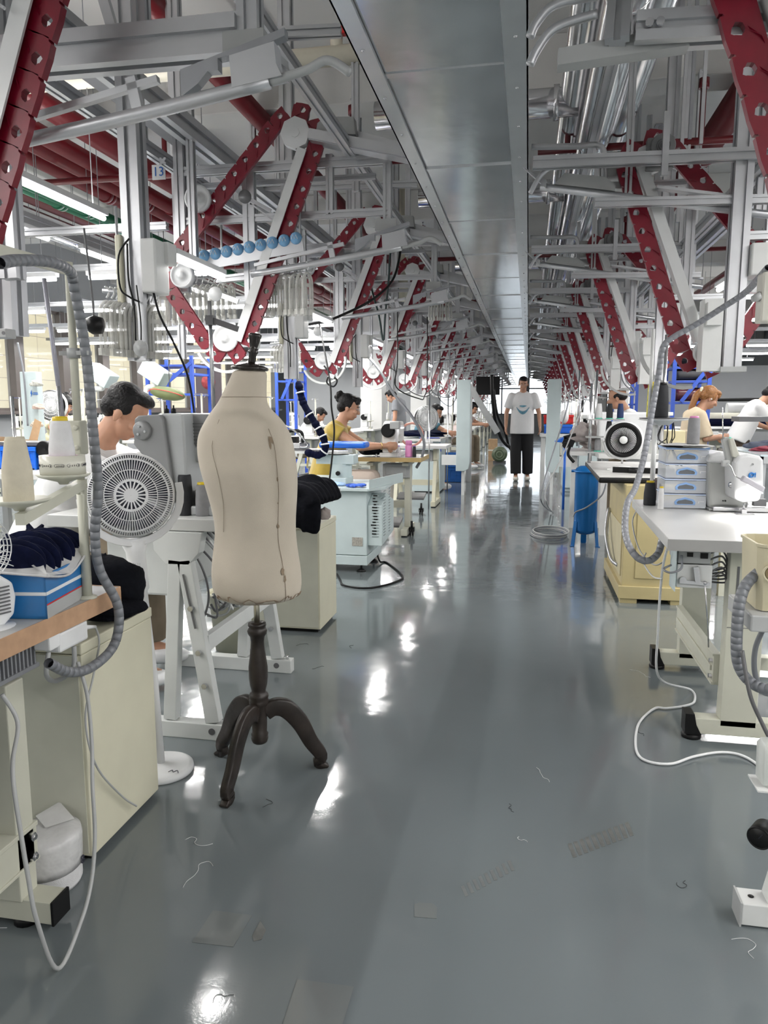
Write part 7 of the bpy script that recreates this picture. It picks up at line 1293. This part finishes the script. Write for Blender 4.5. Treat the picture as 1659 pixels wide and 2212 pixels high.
# blue crate and cardboard at the far left, white panel machine by the windows
ZL=.80; a=g(90,975,ZL)
t=thing('sewing_table','white topped table under the bright blue crate at the left','table',(-4.3,4.6,0)); o=(-4.3,4.6,0)
MB(o).bx(-5.6,-2.45,4.2,5.0,.76,.80).build('tabletop',TOP,t,bevel=.004)
for x in (-5.4,-2.6): MB(o).bx(x-.03,x+.03,4.5,4.6,.05,.76).bx(x-.03,x+.03,4.25,4.95,0,.05).build('leg',CREAMD,t)
c=aty(56,950,4.6); crate('bright blue ribbed plastic crate on the left table',(c.x,4.6,.801),.30,.24,.155,BLUEP,ribs=7)
MB(c).bx(c.x-.17,c.x+.19,4.5,4.75,.962,.985).build('dark_board',DKGREY,label='dark folded cloth on the bright blue crate',cat='fabric')
c=aty(110,945,4.5); t=thing('pulley_guard','black machine end cover with round pulley right of the bright blue crate','machine part',(c.x,4.5,.801)); MB().prism([(-.09,0),(.07,0),(.06,.06),(-.01,.15),(-.09,.15)],(0,0,0),X_,Z_,(0,.1,0)).build('guard_plate',BLK,t); MB().lathe([(0,0),(.012,-.01),(.03,.0),(.05,-.025),(.055,-.02),(.055,.01),(0,.01)],(-.05,-.0,.14),(0,1,0),28).build('pulley',BLK,t)
machine('cream sewing machine before the worker by the left windows',(aty(165,900,6.6).x,6.6,.80),R(10),CREAM); MB((-4.4,6.6,.8)).bx(-5.4,-3.6,6.3,6.9,.76,.80).bx(-5.3,-5.24,6.5,6.56,0,.76).bx(-3.7,-3.64,6.5,6.56,0,.76).build('machine_table',TOP,label='white table under the cream sewing machine by the left windows',cat='table')
p=aty(70,870,6.0); z0=aty(70,930,6).z; z1=aty(50,803,6).z; t=thing('sample_board','tall pale machine board with taped samples by the left windows','panel',(p.x,6.0,0)); o=(p.x,6.0,0)
MB(o).bx(p.x-.11,p.x+.055,6,6.08,.8,z1).bx(p.x-.05,p.x+.05,6.01,6.06,0,.8).build('board',BLGR,t,bevel=.004); cable('board_hose','lilac grey hose running down the tall pale machine board',[aty(38,740,5.95),aty(50,800,5.94),aty(55,850,5.94),aty(60,920,5.94)],.008,HOSE,'hose')
for i,(px,py,m_,l,sx_,sz_) in enumerate(((78,830,mat('sample_bag_grey',(.5,.5,.45),.4,0,.3,60),'grey sample bag taped high on the pale board',.11,.07),(82,880,mat('sample_pink',(.6,.45,.38),.7,0,.3,60),'pinkish sample bundle taped to the pale board',.11,.06),(80,918,mat('sample_beige',(.55,.47,.38),.7,0,.3,60),'beige bag hanging low on the pale board',.13,.07))):
    c=aty(px,py,5.96); crumple(MB(c),c,(sx_/2,.03,sz_/2),80+i,amp=.15).build('sample_bag',m_,label=l,cat='bag')
q=aty(67,850,5.993); MB(o).prism([(-.004,-.03),(.0,-.005),(-.008,.0),(.004,.03),(.006,.004),(.012,.002)],q,X_,Z_,(0,.004,0)).box(q+V((.045,0,.006)),(.045,.004,.006)).box(q+V((.045,0,-.006)),(.05,.004,.006)).build('blue_emblem',BINK,t)
p=aty(100,876,6.6); desk_fan('white round desk fan with tan rim beside the pale board',(p.x,6.7,.80),R(5),.15,p.z-.8,body=WH)
p=aty(20,905,5.2); t=thing('carton_box','open brown cardboard box at the left edge','box',(p.x,5.3,.80)); MB().bx(-.1,.08,-.12,-.115,0,.16).bx(-.1,.08,.115,.12,0,.16).bx(-.1,-.095,-.12,.12,0,.16).bx(.075,.08,-.12,.12,0,.16).bx(-.1,.08,-.12,.12,0,.005).build('carton_walls',CARD,t); MB().add([(.0,.12,.16),(.08,.12,.16),(.11,.14,.30),(.05,.14,.33)],[(0,1,2,3)]).add([(-.1,-.12,.16),(.08,-.12,.16),(.07,-.18,.19),(-.08,-.2,.2)],[(0,1,2,3)]).build('flap',CARD,t)
MB((p.x,5.3,.4)).bx(p.x-.25,p.x+.25,5.05,5.6,.74,.80).bx(p.x-.2,p.x-.15,5.3,5.35,0,.74).bx(p.x+.15,p.x+.2,5.3,5.35,0,.74).build('small_table',TOP,label='small table carrying the open cardboard box at the left edge',cat='table')
p=aty(12,935,4.9); t=thing('plastic_basin','violet blue plastic basin at the left edge','basin',(p.x,4.85,.985-.12)); MB().lathe([(0,0),(.10,0),(.13,.09),(.14,.09),(.14,.095),(.125,.095),(.095,.006),(0,.006)],n=30).build('basin_body',mat('violet_blue_plastic',(.10,.10,.65),.35),t)
# angled white machine covers & olive bag by the windows
for i,(px,py,yy,l) in enumerate(((220,815,7.5,'left'),(335,810,7.5,'right'))):
    c=aty(px,py,yy); t=thing('machine_cover','angled white machine cover with vacuum pipe before the left windows, %s of two'%l,'machine',c); MB().box((0,0,.02),(.28,.2,.16),Mx.Rotation(R(32),3,'Y')).build('cover',BLGR,t,bevel=.01); MB().tube([(-.02,0,-.06),(-.0,0,-.12),(-.1,0,-.14),(-.12,0,-.3),(-.12,0,-c.z+.8)],.028,10).build('vacuum_pipe',WHM,t); MB().cyl((-.12,0,-c.z),(-.12,0,-c.z+.82),.05).build('pipe_base',DKGREY,t)
c=aty(362,850,7.4); m=MB(c); m.ball(c,(.20,.1,.07),Mx.Rotation(R(10),3,'Y'),24,14); m.build('olive_bag',mat('olive_drab_fabric',(.14,.17,.07),.6,0,.1,10),label='olive green fabric bag with red piping slung before the windows',cat='bag'); MB(c).tube([c+V((-.2,-.05,.02)),c+V((-.1,-.1,.045)),c+V((.1,-.1,.01)),c+V((.2,-.05,-.03))],.004).build('bag_piping',RED,label='red piping along the olive green bag',cat='trim')
MB(c).cyl(c+V((0,.05,.0)),c+V((0,.05,1.7)),.004).build('support_string',DKGREY,label='cord the olive green bag hangs from',cat='cord')
# poster with red figure behind the chain
p=aty(450,825,12.5); t=thing('wall_poster','dark poster with red shape behind the nearest chain loop','poster',(p.x,12.5,0)); MB().bx(-.24,.24,0,.03,.0,p.z+.32).build('poster_board',mat('dark_poster',(.08,.06,.07),.4),t); MB().lathe([(0,0),(.13,0),(.13,.002),(0,.002)],(0,-.004,p.z),(0,-1,0),20).build('red_shape',mat('dull_red_print',(.35,.05,.06),.6,0,.5,12),t)
# slim uprights and stand poles along the aisle rows
for i in range(8):
    for s_,x in (('left',-1.15),('right',.72)):
        y=8.8+2.1*i; MB((x,y,0)).cyl((x,y,0),(x,y,1.42),.009).tube([(x,y,1.42),(x+(.12 if s_=='left' else -.12),y,1.47),(x+(.22 if s_=='left' else -.22),y+.1,1.36)],.006).build('service_pole',STEEL,label='slim service pole with curved cable on the %s, %s from the camera'%(s_,ORD[i]),cat='pole',group='service poles %s of the aisle'%s_)
# ================= FLOOR LITTER
def squig(px,py,lab,m,sc=1.,seed=0,r=.0006):
    sc*=.7
    rr=random.Random(seed); c=g(px,py,.0); pts=[c+V((0,0,.0012))]; a=rr.uniform(0,6.28)
    for k in range(6): a+=rr.uniform(-1.4,1.4); pts.append(pts[-1]+V((math.cos(a),math.sin(a),0))*.014*sc)
    MB(c).tube(pts,r,5,4).build('thread_scrap',m,label=lab,cat='thread')
for i,(px,py,m,s_,l) in enumerate(((1360,1447,TH_W,2.2,'curled white thread on the floor in front of the far table foot'),(1187,1690,TH_W,1.8,'looped white thread on the right half of the floor'),(400,1815,TH_W,2,'white thread curl right of the cream cabinet'),(395,1918,TH_W,2.6,'tangled white thread on the floor at the lower left'),(1580,2030,TH_W,2,'white thread left of the white stand foot'),(1462,1907,TH_K,1.2,'dark thread scrap left of the white stand foot'),(575,1727,TH_K,1.2,'dark lint tangle on the floor beyond the dress form feet'),(640,1395,TH_K,1.5,'dark lint on the floor before the second cream cabinet'),(760,1400,TH_K,1.2,'dark scrap on the floor below the pressing table reflection'),(1110,1755,TH_K,1.,'small dark scrap in the middle of the floor'),(505,2150,TH_K,1.,'dark scuff thread near the bottom left of the floor'),(700,1440,TH_K,1.2,'dark lint right of the white foot bar'),(15,2005,TH_W,3,'long white thread curl at the lower left edge'),(1140,1820,TH_W,.8,'tiny pale scrap on the middle floor'),(1390,1590,TH_K,1,'dark fleck beside the white cable'))):
    squig(px,py,l,m,s_,i,.0007)
TP=mat('clear_floor_tape',(.17,.185,.185),.07,0,.03,6,coat=.6); STN=mat('dry_stain',(.13,.135,.13),.4,0,.25,30)
def patch(pts,lab,m,h=.0008,nm='tape_patch'):
    P_=[g(a,b,0) for a,b in pts]; MB(P_[0]).prism([(p.x,p.y) for p in P_],(0,0,.0003),X_,Y_,(0,0,h)).build(nm,m,label=lab,cat='tape' if m is TP else 'stain')
patch([(460,1967),(545,1978),(504,2046),(415,2036)],'square patch of clear tape on the floor at the lower left',TP); patch([(642,2116),(765,2132),(735,2230),(605,2230)],'large faint tape rectangle on the floor at the bottom',TP); patch([(895,1955),(905,1950),(935,1952),(944,1960),(943,1985),(895,1981)],'small rounded tape patch on the floor left of centre',TP)
patch([(562,1990),(575,2010),(565,2030),(548,2034),(545,2022)],'dull dried stain beside the square tape patch',STN)
for i in range(11):
    a=i/10; x=1232+(1355-1232)*a; y=1838-(1838-1792)*a; patch([(x-6,y-14),(x+2,y-17),(x+14,y+13),(x+6,y+15)],'faint shoe print bar on the right floor, %s of eleven'%ORD[i],STN,.0003,'shoe_print_bar')
for i in range(9):
    a=i/8; x=1000+100*a; y=1925-55*a; patch([(x-5,y-10),(x+2,y-12),(x+12,y+10),(x+5,y+12)],'faint shoe print bar in the middle of the floor, %s of nine'%ORD[i],mat('faint_stain',(.15,.16,.16),.3),.0003,'shoe_print_bar')

rr=random.Random(77)
for i in range(14):
    sd_='left' if i<8 else 'right'; j=i if i<8 else i-8; y=7.2+1.7*j; x=(-1.35 if i<8 else .95)+rr.uniform(-.15,.15); z=rr.uniform(1.38,1.5)
    cable('slack_cable','thin dark cable sagging between machines %s of the aisle, %s from camera'%(sd_,ORD[j]),[(x,y,2.25),(x,y+.02,z+.25),(x+rr.uniform(-.05,.05),y+.1,z),(x+rr.uniform(.05,.2),y+.35,z-rr.uniform(.1,.22)),(x+rr.uniform(.1,.25),y+.7,z-rr.uniform(0,.15)),(x+rr.uniform(.1,.2),y+1.0,z+.08),(x+.15,y+1.05,2.2)],.006,(BLK,DKGREY,HOSE)[i%3],'cable','slack cables %s of the aisle'%sd_)
